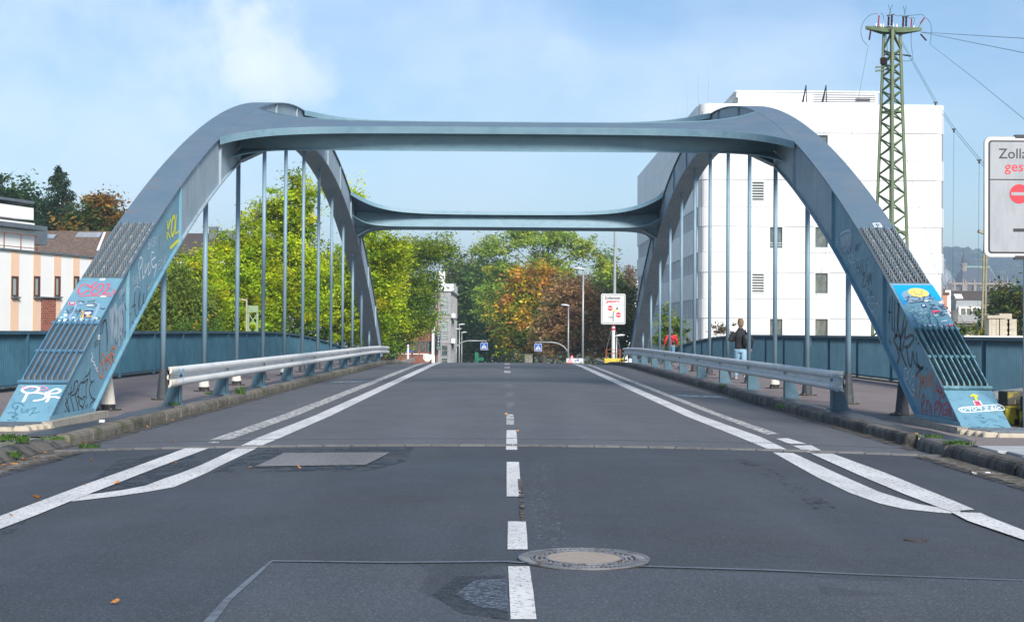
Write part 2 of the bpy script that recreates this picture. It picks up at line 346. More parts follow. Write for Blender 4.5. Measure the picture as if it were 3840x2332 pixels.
M_grass = mat('grass_blade', (.07, .15, .025), rough=.7, transl=.3)
M_fleaf = mat('fallen_leaf', (.42, .18, .03), [((.25, .08, .02), 12, .45, .7, ST, .8)], rough=.7)
M_paper = mat('white_paper', (.75, .75, .76), rough=.6)
M_yblock = mat('yellow_block_paint', (.42, .34, .02), [((.03, .03, .03), 6, .5, .62, ST, .95)], rough=.7)
M_block = mat('dark_rubber_block', (.05, .048, .04), [((.30, .25, .03), 5, .55, .66, ST, .85), ((.12, .12, .11), 14, .55, .75, ST, .6)], rough=.8)
M_beige = mat('beige_block', (.42, .37, .29), [((.31, .27, .21), 8, .45, .7, ST, .7)], rough=.9)
def flat(name, c, rough=.6): return mat(name, c, rough=rough)
G_red = flat('spray_red', (.66, .07, .13)); G_black = flat('spray_black', (.035, .037, .045)); G_white = flat('spray_white', (.62, .69, .75))
G_orange = flat('spray_orange', (.62, .17, .06)); G_yellow = flat('spray_yellow', (.66, .66, .03)); G_pink = flat('spray_pink', (.68, .22, .34)); G_grey = flat('spray_grey', (.085, .10, .125))
G_ochre = flat('spray_ochre', (.34, .36, .27)); G_sky = flat('paint_bright_blue', (.0, .30, .78)); G_smile = flat('paint_smiley_yellow', (.76, .56, .15)); G_lbl = flat('spray_light_blue', (.22, .46, .66)); G_dred = flat('spray_dark_red', (.50, .05, .10))
G_haze = flat('primer_grey_blue', (.20, .31, .40)); G_navy = flat('sticker_navy', (.03, .04, .14)); G_lav = flat('tape_residue', (.25, .33, .47)); G_dteal = flat('scratch_teal', (.045, .15, .21)); G_pal = flat('scratch_pale', (.30, .50, .52))
# ================================================================== GROUND AND ROAD
def sheet(name, x0, x1, y0, y1, zf, m, dx=1.0, dy=2.0, parent=None):
    nx = max(2, int((x1 - x0) / dx) + 1); ny = max(2, int((y1 - y0) / dy) + 1)
    mb = MB(); mb.grid([[(x, y, zf(x, y)) for x in np.linspace(x0, x1, nx)] for y in np.linspace(y0, y1, ny)])
    return mb.build(name, m, parent)
YJ = 16.9                                     # expansion joint: start of the bridge
M_ground = mat('ballast_and_scrub', (.13, .125, .09), [((.06, .09, .03), .12, .42, .6, ST, .9), ((.20, .18, .15), .9, .5, .75, ST, .6)], rough=.95)
gx = np.concatenate([np.linspace(-4000, -60, 10), np.linspace(-40, 40, 41), np.linspace(60, 4000, 10)])
gy = np.concatenate([[-4000, -400, -100], np.linspace(-40, 18, 12), [19.99, 20.01, 40, 60, 75.99, 76.01], np.linspace(78, 300, 60), [400, 700, 1200, 2500, 5000]])
mb = MB(); mb.grid([[(x, y, terr(x, y)) for x in gx] for y in gy]); struct(mb.build('ground', M_ground, smooth=False))
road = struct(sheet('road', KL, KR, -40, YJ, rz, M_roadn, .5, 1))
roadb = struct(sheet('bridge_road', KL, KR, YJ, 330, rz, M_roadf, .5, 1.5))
zw = lambda x, y: prof(y) + .15
walk_l = struct(sheet('sidewalk', -10.45, KL - .17, 17.3, 90, zw, M_walk, 1, 2)); walk_r = struct(sheet('sidewalk', KR + .17, 10.45, 16.75, 90, zw, M_walk, 1, 2))
# deck edge beams carrying the railings
for sx in (-1, 1):
    mb = MB(); rows = []
    for y in np.linspace(17.3, 90, 38):
        z = prof(y); rows.append([(sx * 10.44, y, z + .155), (sx * 10.44, y, z + .19), (sx * 10.7, y, z + .19), (sx * 10.7, y, z - 1.1)])
    mb.grid(rows); struct(fixnormals(mb.build('deck_edge', mat('mossy_edge', (.10, .095, .08), [((.07, .08, .03), 3, .45, .6, ST, .9)], rough=.95))))
def strip(name, pts, m, parent, dz=.005):    # pts: list of (left point, right point) on the road
    mb = MB(); rows = []
    for (a, b), (c, d) in zip(pts, pts[1:]):
        n = max(1, int((V(c) - V(a)).length / .8))
        for i in range(n + (1 if (c, d) is pts[-1] else 0)): rows.append([V(a).lerp(V(c), i / n), V(b).lerp(V(d), i / n)])
    rows.append([V(pts[-1][0]), V(pts[-1][1])])
    R = []
    for a, b in rows: R.append([(q.x, q.y, rz(q.x, q.y) + dz) for q in (a.lerp(b, k / 2) for k in range(3))])
    mb.grid(R); return fixup(mb.build(name, m, parent))
def fixup(o):
    me = o.data
    if len(me.polygons) and sum(p.normal.z for p in me.polygons) < 0: me.flip_normals()
    return o
z1 = lambda x, y: ong(x / 1.28333, 1560 + y / 1.28333)
z2 = lambda x, y: ong(1880 + x / 1.25714, 1560 + y / 1.25714)
def lane(x0, x1, ya, yb): return [(V((x0, ya, 0)), V((x1, ya, 0))), (V((x0, yb, 0)), V((x1, yb, 0)))]
mk = lambda nm, pts, m, par, dz=.005: strip(nm, pts, m, par, dz)
# left lines
a, b = z1(1510, 0), z1(1590, 0); c, d = z1(1240, 105), z1(1350, 105); e, f = z1(1140, 153), z1(1235, 153)
mk('lane_line', [(V((a.x - .18, 80, 0)), V((b.x - .18, 80, 0))), (V((a.x - .1, 62, 0)), V((b.x - .1, 62, 0))), (a, b), (c, d), (e, f)], M_paint, roadb)
mk('lane_line', [(z1(1140, 156), z1(1235, 156)), (z1(960, 240), z1(1060, 240)), (z1(870, 275), z1(1000, 272)), (z1(790, 302), z1(930, 303)), (z1(700, 336), z1(840, 342)), (z1(600, 356), z1(720, 364)), (z1(500, 370), z1(570, 386)), (z1(420, 380), z1(440, 401)), (z1(330, 392), z1(345, 412))], M_paint, road)
a, b = z1(1345, 0), z1(1425, 0); c, d = z1(1010, 115), z1(1105, 115)
mk('lane_line', [(V((-4.05, 80, 0)), V((-3.8, 80, 0))), (V((-3.85, 62, 0)), V((-3.62, 62, 0))), (a, b), (c, d)], M_paintw, roadb)
mk('lane_line', [(z1(1005, 125), z1(1055, 124)), (z1(1000, 131), z1(1050, 130))], M_paintw, roadb)
mk('lane_line', [(z1(893, 157), z1(1005, 157)), (z1(640, 250), z1(757, 250)), (z1(400, 335), z1(540, 335)), (z1(200, 410), z1(347, 410)), (z1(0, 485), z1(163, 485)), (z1(-160, 547), z1(0, 547)), (z1(-420, 650), z1(-240, 650)), (z1(-900, 800), z1(-700, 800))], M_paint, road, .0085)
# right lines
a, b = z2(868, 0), z2(945, 0); c, d = z2(1120, 100), z2(1225, 100); e, f = z2(1265, 160), z2(1350, 160)
mk('lane_line', [(V((3.05, 80, 0)), V((3.32, 80, 0))), (V((2.98, 62, 0)), V((3.25, 62, 0))), (a, b), (c, d), (e, f)], M_paint, roadb)
mk('lane_line', [(z2(1280, 172), z2(1375, 175)), (z2(1490, 290), z2(1620, 288)), (z2(1640, 362), z2(1780, 358)), (z2(1780, 412), z2(1890, 392)), (z2(1900, 440), z2(1970, 416)), (z2(2060, 456), z2(2080, 436)), (z2(2160, 463), z2(2165, 447))], M_paint, road)
a, b = z2(1000, -5), z2(1045, -5); c, d = z2(1250, 88), z2(1310, 85)
mk('lane_line', [(V((3.62, 80, 0)), V((3.85, 80, 0))), (V((3.50, 62, 0)), V((3.72, 62, 0))), (a, b), (c, d)], M_paintw, roadb)
mk('lane_line', [(z2(1295, 107), z2(1350, 105)), (z2(1365, 134), z2(1438, 132))], M_paint, roadb)
mk('lane_line', [(z2(1372, 140), z2(1460, 138)), (z2(1445, 172), z2(1522, 170))], M_paint, roadb)
mk('lane_line', [(z2(1458, 178), z2(1560, 179)), (z2(1700, 287), z2(1810, 270)), (z2(1900, 371), z2(1985, 342)), (z2(2080, 440), z2(2130, 401)), (z2(2120, 452), z2(2230, 444))], M_paint, road, .0085)
mk('lane_line', [(z2(2120, 458), z2(2260, 462)), (z2(2200, 500), z2(2300, 481)), (z2(2464, 590), z2(2464, 545)), (z2(2760, 720), z2(2760, 660)), (z2(3200, 920), z2(3200, 840))], M_paint, road, .0125)
# centre dashes
for r0, r1, m, par in [((25, 70, 67), (22, 75, 160), M_paint, roadb), ((25, 83, 217), (25, 91, 380), M_paint, road), ((31, 115, 498), (29, 124, 630), M_paint, road), ((32, 133, 710), (44, 166, 960), M_paint, road), ((24, 56, -8), (24, 60, 42), M_paintw, roadb), ((26, 50, -55), (26, 52, -35), M_paintf, roadb)]:
    mk('centre_dash', [(z2(r0[0], r0[2]), z2(r0[1], r0[2])), (z2((r0[0] + r1[0]) / 2, (r0[2] + r1[2]) / 2), z2((r0[1] + r1[1]) / 2 + 2, (r0[2] + r1[2]) / 2)), (z2(r1[0], r1[2]), z2(r1[1], r1[2]))], m, par)
for y in (26, 30, 35, 41): mk('centre_dash', lane(0, .17, y, y + 1.6), M_paintf, roadb)
for y in (47, 53, 59, 65, 71): mk('centre_dash', lane(-.06, .16, y, y + 2.6), M_paintw, roadb)
# repairs, seams and stains
def patch(name, pts, m, par, dz): return strip(name, pts, m, par, dz)
patch('asphalt_repair', [(z1(1365, 180), z1(1876, 178)), (z1(1300, 212), z1(1820, 208)), (z1(1230, 245), z1(1758, 238))], M_patchl, road, .009)
M_blot = mat('fresh_bitumen_stain', (.022, .026, .032), [], rough=.5, alpha=(5, .47, .60))
patch('bitumen_stain', [(z1(1290, 160), z1(1990, 150)), (z1(1130, 215), z1(1960, 215)), (z1(1020, 275), z1(1780, 262))], M_blot, road, .0045)
patch('bitumen_stain', [(z1(560, 215), z1(900, 160)), (z1(420, 330), z1(1000, 250)), (z1(330, 420), z1(700, 330))], M_blot, road, .0035)
patch('bitumen_stain', [(z1(-30, 500), z1(200, 440)), (z1(-300, 640), z1(60, 560))], M_blot, road, .0035)
patch('asphalt_panel', [(z1(1300, 705), z2(2600, 785)), (z1(1150, 840), z2(2700, 860)), (z1(990, 995), z2(2800, 985)), (z1(880, 1150), z2(2900, 1120))], M_patch, road, .004)
mk('seam_line', [(z1(1306, 698), z1(1306, 703)), (z1(1900, 705), z1(1900, 710)), (z1(2440, 700), z1(2440, 706)), (z2(80, 690), z2(80, 696)), (z2(700, 710), z2(700, 714)), (z2(1300, 728), z2(1300, 733)), (z2(1700, 748), z2(1700, 751)), (z2(2500, 778), z2(2500, 781))], M_tarl, road, .0075)
mk('seam_line', [(z1(1296, 704), z1(1312, 704)), (z1(1190, 790), z1(1222, 790)), (z1(1080, 885), z1(1118, 885)), (z1(975, 1000), z1(1030, 1000)), (z1(850, 1130), z1(910, 1130))], M_tarl, road, .008)
M_hole = mat('pothole_stain', (.03, .036, .045), [], rough=.6, alpha=(34, .36, .70)); M_holel = mat('pothole_fill', (.15, .19, .24), [((.05, .06, .075), 45, .45, .6, ST, .9)], rough=.6, alpha=(30, .36, .66))
patch('pothole_stain', [(z1(2200, 770), z1(2440, 765)), (z1(2080, 860), z1(2445, 860)), (z1(2220, 950), z1(2450, 985))], M_hole, road, .008)
patch('pothole_fill', [(z1(2290, 795), z1(2438, 790)), (z1(2190, 862), z1(2442, 862)), (z1(2300, 925), z1(2448, 945))], M_holel, road, .0095)
M_scuff = mat('chalky_scuff', (.34, .37, .41), [], rough=.9, alpha=(20, .58, .74))
patch('chalky_scuff', [(z2(150, 200), z2(260, 200)), (z2(130, 420), z2(250, 420)), (z2(180, 620), z2(330, 620))], M_scuff, road, .0045)
patch('crack_in_asphalt', [(z2(78, 300), z2(97, 300)), (z2(85, 400), z2(108, 400)), (z2(92, 500), z2(110, 500))], mat('crack_fill', (.03, .03, .03), [((.2, .16, .11), 20, .5, .62, ST, .9)], rough=.9, alpha=(11, .42, .5)), road, .0095)
patch('tyre_mark', [(z2(1100, 205), z2(1180, 205)), (z2(1330, 330), z2(1420, 330)), (z2(1480, 440), z2(1590, 440))], mat('tyre_mark', (.025, .028, .033), [], rough=.8, alpha=(7, .52, .66)), road, .004)
# expansion joint: metal strip, then a row of small setts across the road
mb = MB()
for i in range(20):
    x0 = KL + (KR - KL) * i / 20; x1 = KL + (KR - KL) * (i + 1) / 20; y = 18.05
    mb.add([(x0, y - .02, rz(x0, y) + .009), (x1, y - .02, rz(x1, y) + .009), (x1, y + .02, rz(x1, y) + .009), (x0, y + .02, rz(x0, y) + .009)], [(0, 1, 2, 3)])
mb.build('joint_strip', M_tarl, roadb)
sm = MB().box((0, 0, 0), (.31, .13, .03)).mesh('joint_sett', mat('joint_sett', (.13, .13, .13), [((.07, .07, .07), 9, .5, .7, ST, .8)], rough=.9, objvar=.2))
n = 33
for i in range(n):
    x = KL + .17 + (KR - KL - .34) * i / (n - 1); inst(sm, 'joint_sett', (x, YJ, rz(x, YJ) + .003 + random.uniform(-.002, .002)), roadb)
# drain slot, small street cap
mb = MB(); c = z2(1952, 585); mb.lathe((c.x, c.y, rz(c.x, c.y)), [(.075, -.01), (.075, .008)], 16)
o = mb.build('valve_cover', M_irond); tag(o, 'small round valve cover sunk in the dark asphalt of the right lane', 'valve cover')
for px in (1712, 850):
    pass
for (px, py, rx, ry, lab) in [(2300 + 735 / 2.267, 900 + 1330 / 2.267, .46, .45, 'blue and white round cycle lane emblem painted on the right hand cycle strip'), (1312, 1432, .46, .45, 'pale round cycle lane emblem painted on the left hand cycle strip')]:
    c = ong(px, py); mb = MB(); R = .62
    mb.add([(c.x + R * math.cos(t * .2618), c.y + R * 1.0 * math.sin(t * .2618), rz(c.x + R * math.cos(t * .2618), c.y) + .006) for t in range(24)], [tuple(range(24))])
    par = struct(mb.build('road_emblem', mat('emblem_blue', (.13, .24, .34), [((.4, .45, .47), 8, .5, .6, ST, .8)], rough=.8, alpha=(12, .38, .56))))
    par.parent = roadb
    q = MB(); P = Plane2((c.x, c.y, rz(c.x, c.y) + .008), (1, 0, 0), (0, 1, 0))
    for sx in (-.24, .24):
        P.line(q, [(sx + .15 * math.cos(k * .52), -.1 + .15 * math.sin(k * .52)) for k in range(13)], .035, 0, .002)
    P.line(q, [(-.24, -.1), (-.08, .16), (.16, .16), (.24, -.1)], .035, .002, .002); P.line(q, [(-.08, .16), (0, -.1), (.16, .16)], .035, .004, .002)
    q.build('bicycle_mark', M_paintw, roadb)
# ---------------------------------------------------------------- kerbs
kerb_l = struct(MB().box((KL - .085, 50, -.2), (.15, 68, .2)).build('kerb', M_conc)); kerb_r = struct(MB().box((KR + .085, 50, -.2), (.15, 68, .2)).build('kerb', M_conc))
def stone(name, m, prof2, ln):
    mb = MB(); n = len(prof2); mb.prism([(x, 0, z) for x, z in prof2], (0, ln, 0)); me = mb.mesh(name, m)
    bm = bmesh.new(); bm.from_mesh(me); bmesh.ops.recalc_face_normals(bm, faces=bm.faces); bmesh.ops.bevel(bm, geom=bm.edges[:], offset=.012, segments=2, affect='EDGES'); bm.to_mesh(me); bm.free(); return me
kp = [(-.09, -.12), (.085, -.12), (.085, .115), (.06, .15), (-.09, .155)]
me_l = stone('kerb_stone', M_kerb, kp, .985); me_r = stone('kerb_stone', M_kerbd, [(-x, z) for x, z in kp], .985)
me_ls = stone('sloped_kerb_stone', M_kerbd, [(-.19, -.12), (.09, -.12), (.10, .015), (-.06, .125), (-.19, .135)], .985)
me_rd = stone('kerb_stone', M_kerbd, [(-.10, -.12), (.22, -.12), (.22, .12), (.17, .155), (-.03, .165), (-.075, .14), (-.10, .09)], 1.13)
rr = random.Random(3)
for i in range(72):
    y = 17.55 + i
    if y > 88: break
    for me, x in ((me_l, KL - .085), (me_r, KR + .085)):
        if me is me_r and y < 17.9: continue
        inst(me, 'kerb_stone', (x + rr.uniform(-.008, .008), y, prof(y) + rr.uniform(-.008, .006)), kerb_l if x < 0 else kerb_r, Matrix.Rotation(rr.uniform(-.006, .006), 3, 'Z'))
for i in range(10):
    y = 16.55 - i; inst(me_ls, 'kerb_stone', (KL - .06 + rr.uniform(-.01, .01), y, prof(y) + .01), kerb_l, Matrix.Rotation(rr.uniform(-.02, .02), 3, 'Z') @ Matrix.Rotation(rr.uniform(-.03, .03), 3, 'X'))
    y = 17.85 - 1.15 * (i + 1) + .1; inst(me_rd, 'kerb_stone', (KR + .07 + rr.uniform(-.008, .008), y, prof(y)), kerb_r)
gm = MB().box((0, 0, 0), (.15, .15, .03)).mesh('gutter_stone', mat('gutter_stone', (.19, .175, .165), [((.11, .10, .09), 8, .5, .7, ST, .8)], rough=.9, objvar=.2))
for i in range(42):
    for x in (KL + .11, KL + .265, KR - .10, KR - .255):
        y = 16.5 - i * .157; inst(gm, 'gutter_stone', (x, y, rz(x, y) + .002), road, Matrix.Rotation(rr.uniform(-.03, .03), 3, 'Z'))
M_dirt = mat('gutter_dirt', (.075, .062, .045), [((.12, .095, .06), 14, .5, .7, ST, .8), ((.05, .07, .02), 2, .55, .7, ST, .8)], rough=1, alpha=(9, .42, .62))
for x0, x1, ya, yb, par in ((KL + .0, KL + .22, 17.6, 75, roadb), (KR - .22, KR, 17.6, 75, roadb), (KL, KL + .5, 8, 16.6, road), (KR - .45, KR, 8, 16.6, road)): strip('gutter_dirt', lane(x0, x1, ya, yb), M_dirt, par, .0205)
# tar strip behind the kerbs
for x, sx in ((KL - .36, -1), (KR + .34, 1)):
    mb = MB(); rows = []
    for i, y in enumerate(np.linspace(17.4, 66, 100)):
        w = .10 + .05 * math.sin(i * .7) + .03 * math.sin(i * 2.1) + (.06 if y < 24 else 0); rows.append([(x - w, y, prof(y) + .155), (x + w, y, prof(y) + .155)])
    mb.grid(rows); fixup(mb.build('tar_strip', M_tar, walk_l if sx < 0 else walk_r))
# left foreground: mossy setts ; right foreground: concrete slabs
sett_bed = struct(sheet('cobbled_pavement', -14, KL - .24, -40, 17.28, lambda x, y: prof(y) + .118, mat('moss_bed', (.055, .085, .02), [((.10, .09, .07), 6, .45, .65, ST, .9)], rough=1), 2, 3))
me = bevel(bpy.data.objects.new('t', MB().box((0, 0, 0), (.105, .15, .06)).mesh('sett', M_sett)), .015, 1).data
cnt = 0
for j in range(20):
    for i in range(15):
        x = KL - .32 - i * .118; y = 17.15 - j * .165 + (i % 2) * .08
        inst(me, 'sett', (x + rr.uniform(-.006, .006), y + rr.uniform(-.006, .006), prof(y) + .110 + rr.uniform(-.008, .006)), sett_bed, Matrix.Rotation(rr.uniform(-.06, .06), 3, 'Z'))
slab_bed = struct(sheet('slab_pavement', KR + .3, 14, -40, 16.74, lambda x, y: prof(y) + .118, mat('slab_bed', (.10, .095, .085), rough=1), 2, 3))
me = bevel(bpy.data.objects.new('t', MB().box((0, 0, 0), (.955, .712, .05)).mesh('paving_slab', M_slab)), .008, 1).data
for j in range(10):
    for i in range(5):
        inst(me, 'paving_slab', (KR + .80 + i * .965 + (j % 2) * .2 - .1 * (j % 2), 16.37 - j * .722, prof(16) + .128 + rr.uniform(-.003, .003)), slab_bed)
# ---------------------------------------------------------------- manhole cover
c = ong(2190, 2098); zc = rz(c.x, c.y)
mh = thing('manhole_cover', 'round cast iron manhole cover with concrete filling beside the centre dashes', 'manhole cover', (c.x, c.y, zc))
P = Plane2((c.x, c.y, zc + .004), (1, 0, 0), (0, 1, 0))
def ring(r0, r1, h, k=48): return MB().lathe((c.x, c.y, zc), [(r0, .002), (r0, h), (r1, h), (r1, .002)], k)
MB().lathe((c.x, c.y, zc), [(.392, -.02), (.392, .006)], 48).build('frame', M_irond, mh)
ring(.372, .392, .014).build('outer_ring', M_iron, mh); ring(.305, .318, .014).build('middle_ring', M_iron, mh); ring(.222, .236, .016).build('inner_ring', M_iron, mh)
MB().lathe((c.x, c.y, zc), [(.222, -.02), (.222, .013)], 48).build('concrete_filling', M_fill, mh)
mb = MB()
for k in range(72):
    a = k * math.pi / 36; P.line(mb, [(.32 * math.cos(a), .32 * math.sin(a)), (.372 * math.cos(a), .372 * math.sin(a))], .011, 0, .008)
mb.build('frame_ribs', M_iron, mh)['kind'] = 'stuff'
mb = MB()
for k in range(40):
    a = k * math.pi / 20
    for r in (.252, .285): P.disc(mb, r * math.cos(a + (r > .26) * .08), r * math.sin(a + (r > .26) * .08), .011, 0, .008, 6)
mb.build('cover_studs', M_iron, mh)['kind'] = 'stuff'
for k in range(10):
    a = k * math.pi / 5 + .3; mb = MB(); P.line(mb, [(.236 * math.cos(a), .236 * math.sin(a)), (.30 * math.cos(a), .30 * math.sin(a))], .012, .002, .008); mb.build('rib', M_iron, mh)

# ================================================================== THE BRIDGE
bridge = thing('arch_bridge', 'blue grey steel arch bridge, its twin graffiti tagged arches joined by flared crossbeams', 'bridge', (0, YC, 0))
RW = .66; XI, XO = AX - RW / 2, AX + RW / 2; WI, WO = XI + .055, XO - .055
ZB = .2                                        # foot level
def zbot(y):
    d = 1.13 - .2 * (1 - ((y - YC) / HL) ** 2); s = slope(y); return ztop(y) - d * math.sqrt(1 + s * s)
y_t0 = YC - HL * math.sqrt(1 - ZB / HA); 
ys_t = [y_t0 + (2 * (YC - y_t0)) * i / 90 for i in range(91)]
lo, hi = y_t0, 30
for _ in range(40):
    m_ = (lo + hi) / 2
    if zbot(m_) < ZB: lo = m_
    else: hi = m_
y_b0 = lo; y_b1 = 2 * YC - y_b0
YS = 26.7                                      # where the lower paint ends (a stiffener)
hangy = [YH - HP + 2 * HP / 14 * n for n in range(1, 14)]
XLEFT = -1
ribs = {}
grille = (ontop(205, 1439).y, ontop(292, 1324).y, ontop(375, 1219).y); spk = (ontop(390, 1042).y, ontop(510, 840).y)
def web_quadstrip(mb, x0, x1, ya, yb, n):
    for i in range(n):
        y, y2 = ya + (yb - ya) * i / n, ya + (yb - ya) * (i + 1) / n
        p = [(y, max(ZB, zbot(y)) + .02), (y2, max(ZB, zbot(y2)) + .02), (y2, ztop(y2) - .02), (y, ztop(y) - .02)]
        for x in (x0, x1): mb.add([(x, q[0], q[1]) for q in p], [(0, 1, 2, 3)])
def flange(mb, zf, ya, yb, n, x0, x1, th, off=0.):
    rows = []
    for i in range(n + 1):
        y = ya + (yb - ya) * i / n; s = slope(y); N = V((0, -s, 1)).normalized(); p = V((0, y, zf(y))) + N * off; q = p - N * th
        rows.append([(x0, p.y, p.z), (x1, p.y, p.z), (x1, q.y, q.z), (x0, q.y, q.z), (x0, p.y, p.z)])
    mb.grid(rows); mb.add(rows[0][:4], [(0, 1, 2, 3)]); mb.add(rows[-1][:4], [(3, 2, 1, 0)])
spike_me = MB().add([(-.007, -.04, 0), (-.007, .045, 0), (-.007, .025, .065), (-.007, .010, .085), (.007, -.04, 0), (.007, .045, 0), (.007, .025, .065), (.007, .010, .085)], [(0, 1, 2, 3), (7, 6, 5, 4), (0, 3, 7, 4), (1, 0, 4, 5), (2, 1, 5, 6), (3, 2, 6, 7)]).mesh('spike', mat('spike_paint', (.10, .15, .19), [((.16, .2, .24), 8, .5, .7, ST, .6)], rough=.6))
def topframe(y):
    s = slope(y); T = V((0, 1, s)).normalized(); N = V((0, -s, 1)).normalized(); return T, N
def tp(x, y, n=0.):
    T, N = topframe(y); return V((x, y, ztop(y))) + N * n
for sx in (-1, 1):
    xi, xo, wi, wo, ax = sx * XI, sx * XO, sx * WI, sx * WO, sx * AX
    mb = MB(); web_quadstrip(mb, wi, wo, YS, 2 * YC - YS, 60)
    rib = fixnormals(mb.build('arch_rib', M_grey, bridge, label='left arch rib, graffiti tagged at its foot' if sx < 0 else 'right arch rib with a smiley painted near its foot')); ribs[sx] = rib
    # lower webs: polygons cut at the foot level
    mb = MB(); poly = [(y, ztop(y) - .02) for y in np.linspace(y_t0 + .02, YS, 14)] + [(y, zbot(y) + .02) for y in np.linspace(YS, y_b0, 12)]
    for x in (wi, wo): mb.add([(x, q[0], q[1]) for q in poly], [tuple(range(len(poly)))])
    mb.build('lower_web', M_blue, rib)
    mb = MB(); poly = [(2 * YC - y, z) for y, z in poly]
    for x in (wi, wo): mb.add([(x, q[0], q[1]) for q in poly], [tuple(range(len(poly)))])
    mb.build('lower_web', M_grey, rib)
    x0, x1 = min(xi, xo), max(xi, xo); ym = spk[0]
    mb = MB(); flange(mb, ztop, y_t0, ym, 14, x0, x1, .03); fixnormals(mb.build('lower_top_flange', M_blue, rib))
    mb = MB(); flange(mb, ztop, ym, 2 * YC - y_t0, 90, x0, x1, .03); fixnormals(mb.build('top_flange', M_top, rib))
    mb = MB(); flange(mb, zbot, y_b0, YS, 8, x0, x1, -.03); fixnormals(mb.build('lower_bottom_flange', M_blue, rib))
    mb = MB(); flange(mb, zbot, YS, y_b1, 70, x0, x1, -.03); fixnormals(mb.build('bottom_flange', M_grey, rib))
    mb = MB(); mb.box((sx * (XI + .012), (y_t0 + y_b0) / 2 + .05, ZB + .04), (.03, y_b0 - y_t0 - .1, .10)); mb.build('foot_flange', M_blue, rib)
    for y in hangy[:5] + hangy[5:]:
        for x in (sx * (XI + .03), sx * (XO - .03)):
            mb = MB(); mb.box((x, y, (ztop(y) + zbot(y)) / 2), (.05, .022, ztop(y) - zbot(y) - .03))
            mb.build('stiffener', M_blue if y < YS + .6 else M_grey, rib)
    # spike zone: dark plate with rails, then fins
    mb = MB(); flange(mb, ztop, spk[0], spk[1], 8, ax - .31, ax + .31, .005, .006); fixnormals(mb.build('spike_plate', M_backing, rib))
    cols = [-.26, -.13, 0, .13, .26]
    for cx in (-.195, -.065, .065, .195, .30):
        mb = MB(); flange(mb, ztop, spk[0], spk[1], 8, ax + cx - .012, ax + cx + .012, .02, .022); fixnormals(mb.build('spike_rail', mat('scuffed_rail', (.11, .14, .16), [((.34, .35, .35), 9, .5, .62, (3, 1, 1), .8), ((.2, .12, .05), 5, .6, .7, ST, .8)], rough=.7), rib))
    ns = 19
    for cx in cols:
        for k in range(ns):
            y = spk[0] + (spk[1] - spk[0]) * (k + .5) / ns; T, N = topframe(y)
            inst(spike_me, 'spike', tp(ax + cx, y, .006), rib, Matrix((V((1, 0, 0)), T, N)).transposed())
    # bar grille
    mb = MB(); flange(mb, ztop, grille[0], grille[2], 6, ax - .318, ax + .318, .005, .006); fixnormals(mb.build('grille_backing', M_backing if sx < 0 else M_backgreen, rib))
    gmt = mat('grille_bar_paint', (.085, .19, .29), [((.06, .12, .18), 5, .45, .7, ST, .8)], rough=.5) if sx < 0 else M_patina
    for k, y in enumerate(grille):
        T, N = topframe(y); mb = MB(); mb.bar(tp(ax - .34, y, .035), tp(ax + .34, y, .035), .045, .025, N); mb.build('grille_crossbar', gmt, rib)
    for k in range(8):
        cx = ax - .28 + .56 * k / 7; mb = MB()
        pth = [(y, n) for y, n in ((grille[0] + .03, .03), (grille[0] + .06, .075), (grille[1], .075), (grille[2] - .02, .075), (grille[2] + .10, .06))]
        q = [tp(cx - .008, y, n) for y, n in pth] + [tp(cx - .008, y, .02) for y in (grille[2] + .06, grille[0] + .03)]
        mb.prism(q, (.016, 0, 0)); fixnormals(mb.build('grille_bar', gmt, rib))
    # plinth and threshold plate
    mb = MB(); mb.box((sx * (XI - .05), (y_t0 + y_b0) / 2 + .1, .19), (.14, y_b0 - y_t0 + .5, .09)); mb.build('plinth', M_conc, bridge)
    yb_ = y_t0
    mb = MB(); mb.prism([(sx * (XI + .0), yb_, .20), (sx * (XI + .17), yb_ - .62, .20), (sx * 8.2, yb_ - .62, .20), (sx * 8.2, yb_, .20)], (0, 0, .02)); fixnormals(mb.build('threshold_plate', M_plate, bridge))
    k_ = 7
    for j in range(16):
        y = yb_ - .05 - j * .035; mb = MB()
    mb = MB()
    for j in range(17):
        y = yb_ - .03 - j * .035; xs = XI + .17 * (j * .035 + .03) / .62
        mb.box((sx * (xs + 8.2) / 2, y, .223), (8.2 - xs - .03, .010, .006))
    mb.build('plate_ribs', M_plate, bridge)['kind'] = 'stuff'
    rr2 = random.Random(5 + sx)
    x = XI - .12; y = yb_ - .05
    while y > yb_ - .72:
        s_ = rr2.uniform(.14, .22); mb = MB(); mb.box((sx * (XI - .03 + .17 * (yb_ - y) / .62), y - s_ / 2, .165), (.22, s_ * .94, .09), Matrix.Rotation(rr2.uniform(-.2, .2), 3, 'Z'), .86); o = mb.build('broken_concrete', mat('pale_concrete', (.42, .37, .29), [((.25, .22, .17), 9, .45, .7, ST, .8)], rough=.95, bump=.6, bscale=25), bridge); bevel(o, .02, 1); y -= s_
    x = XI + .18
    while x < 8.0:
        s_ = rr2.uniform(.35, .6); mb = MB(); mb.box((sx * (x + s_ / 2), yb_ - .71, .158), (s_ * .97, .16, .085), Matrix.Rotation(rr2.uniform(-.03, .03), 3, 'Z'), .9); o = mb.build('broken_concrete', MATS['pale_concrete'], bridge); bevel(o, .018, 1); x += s_
    # hangers with cones
    cream = {-1: {0, 2, 3, 5}, 1: {3, 8, 12}}[sx]
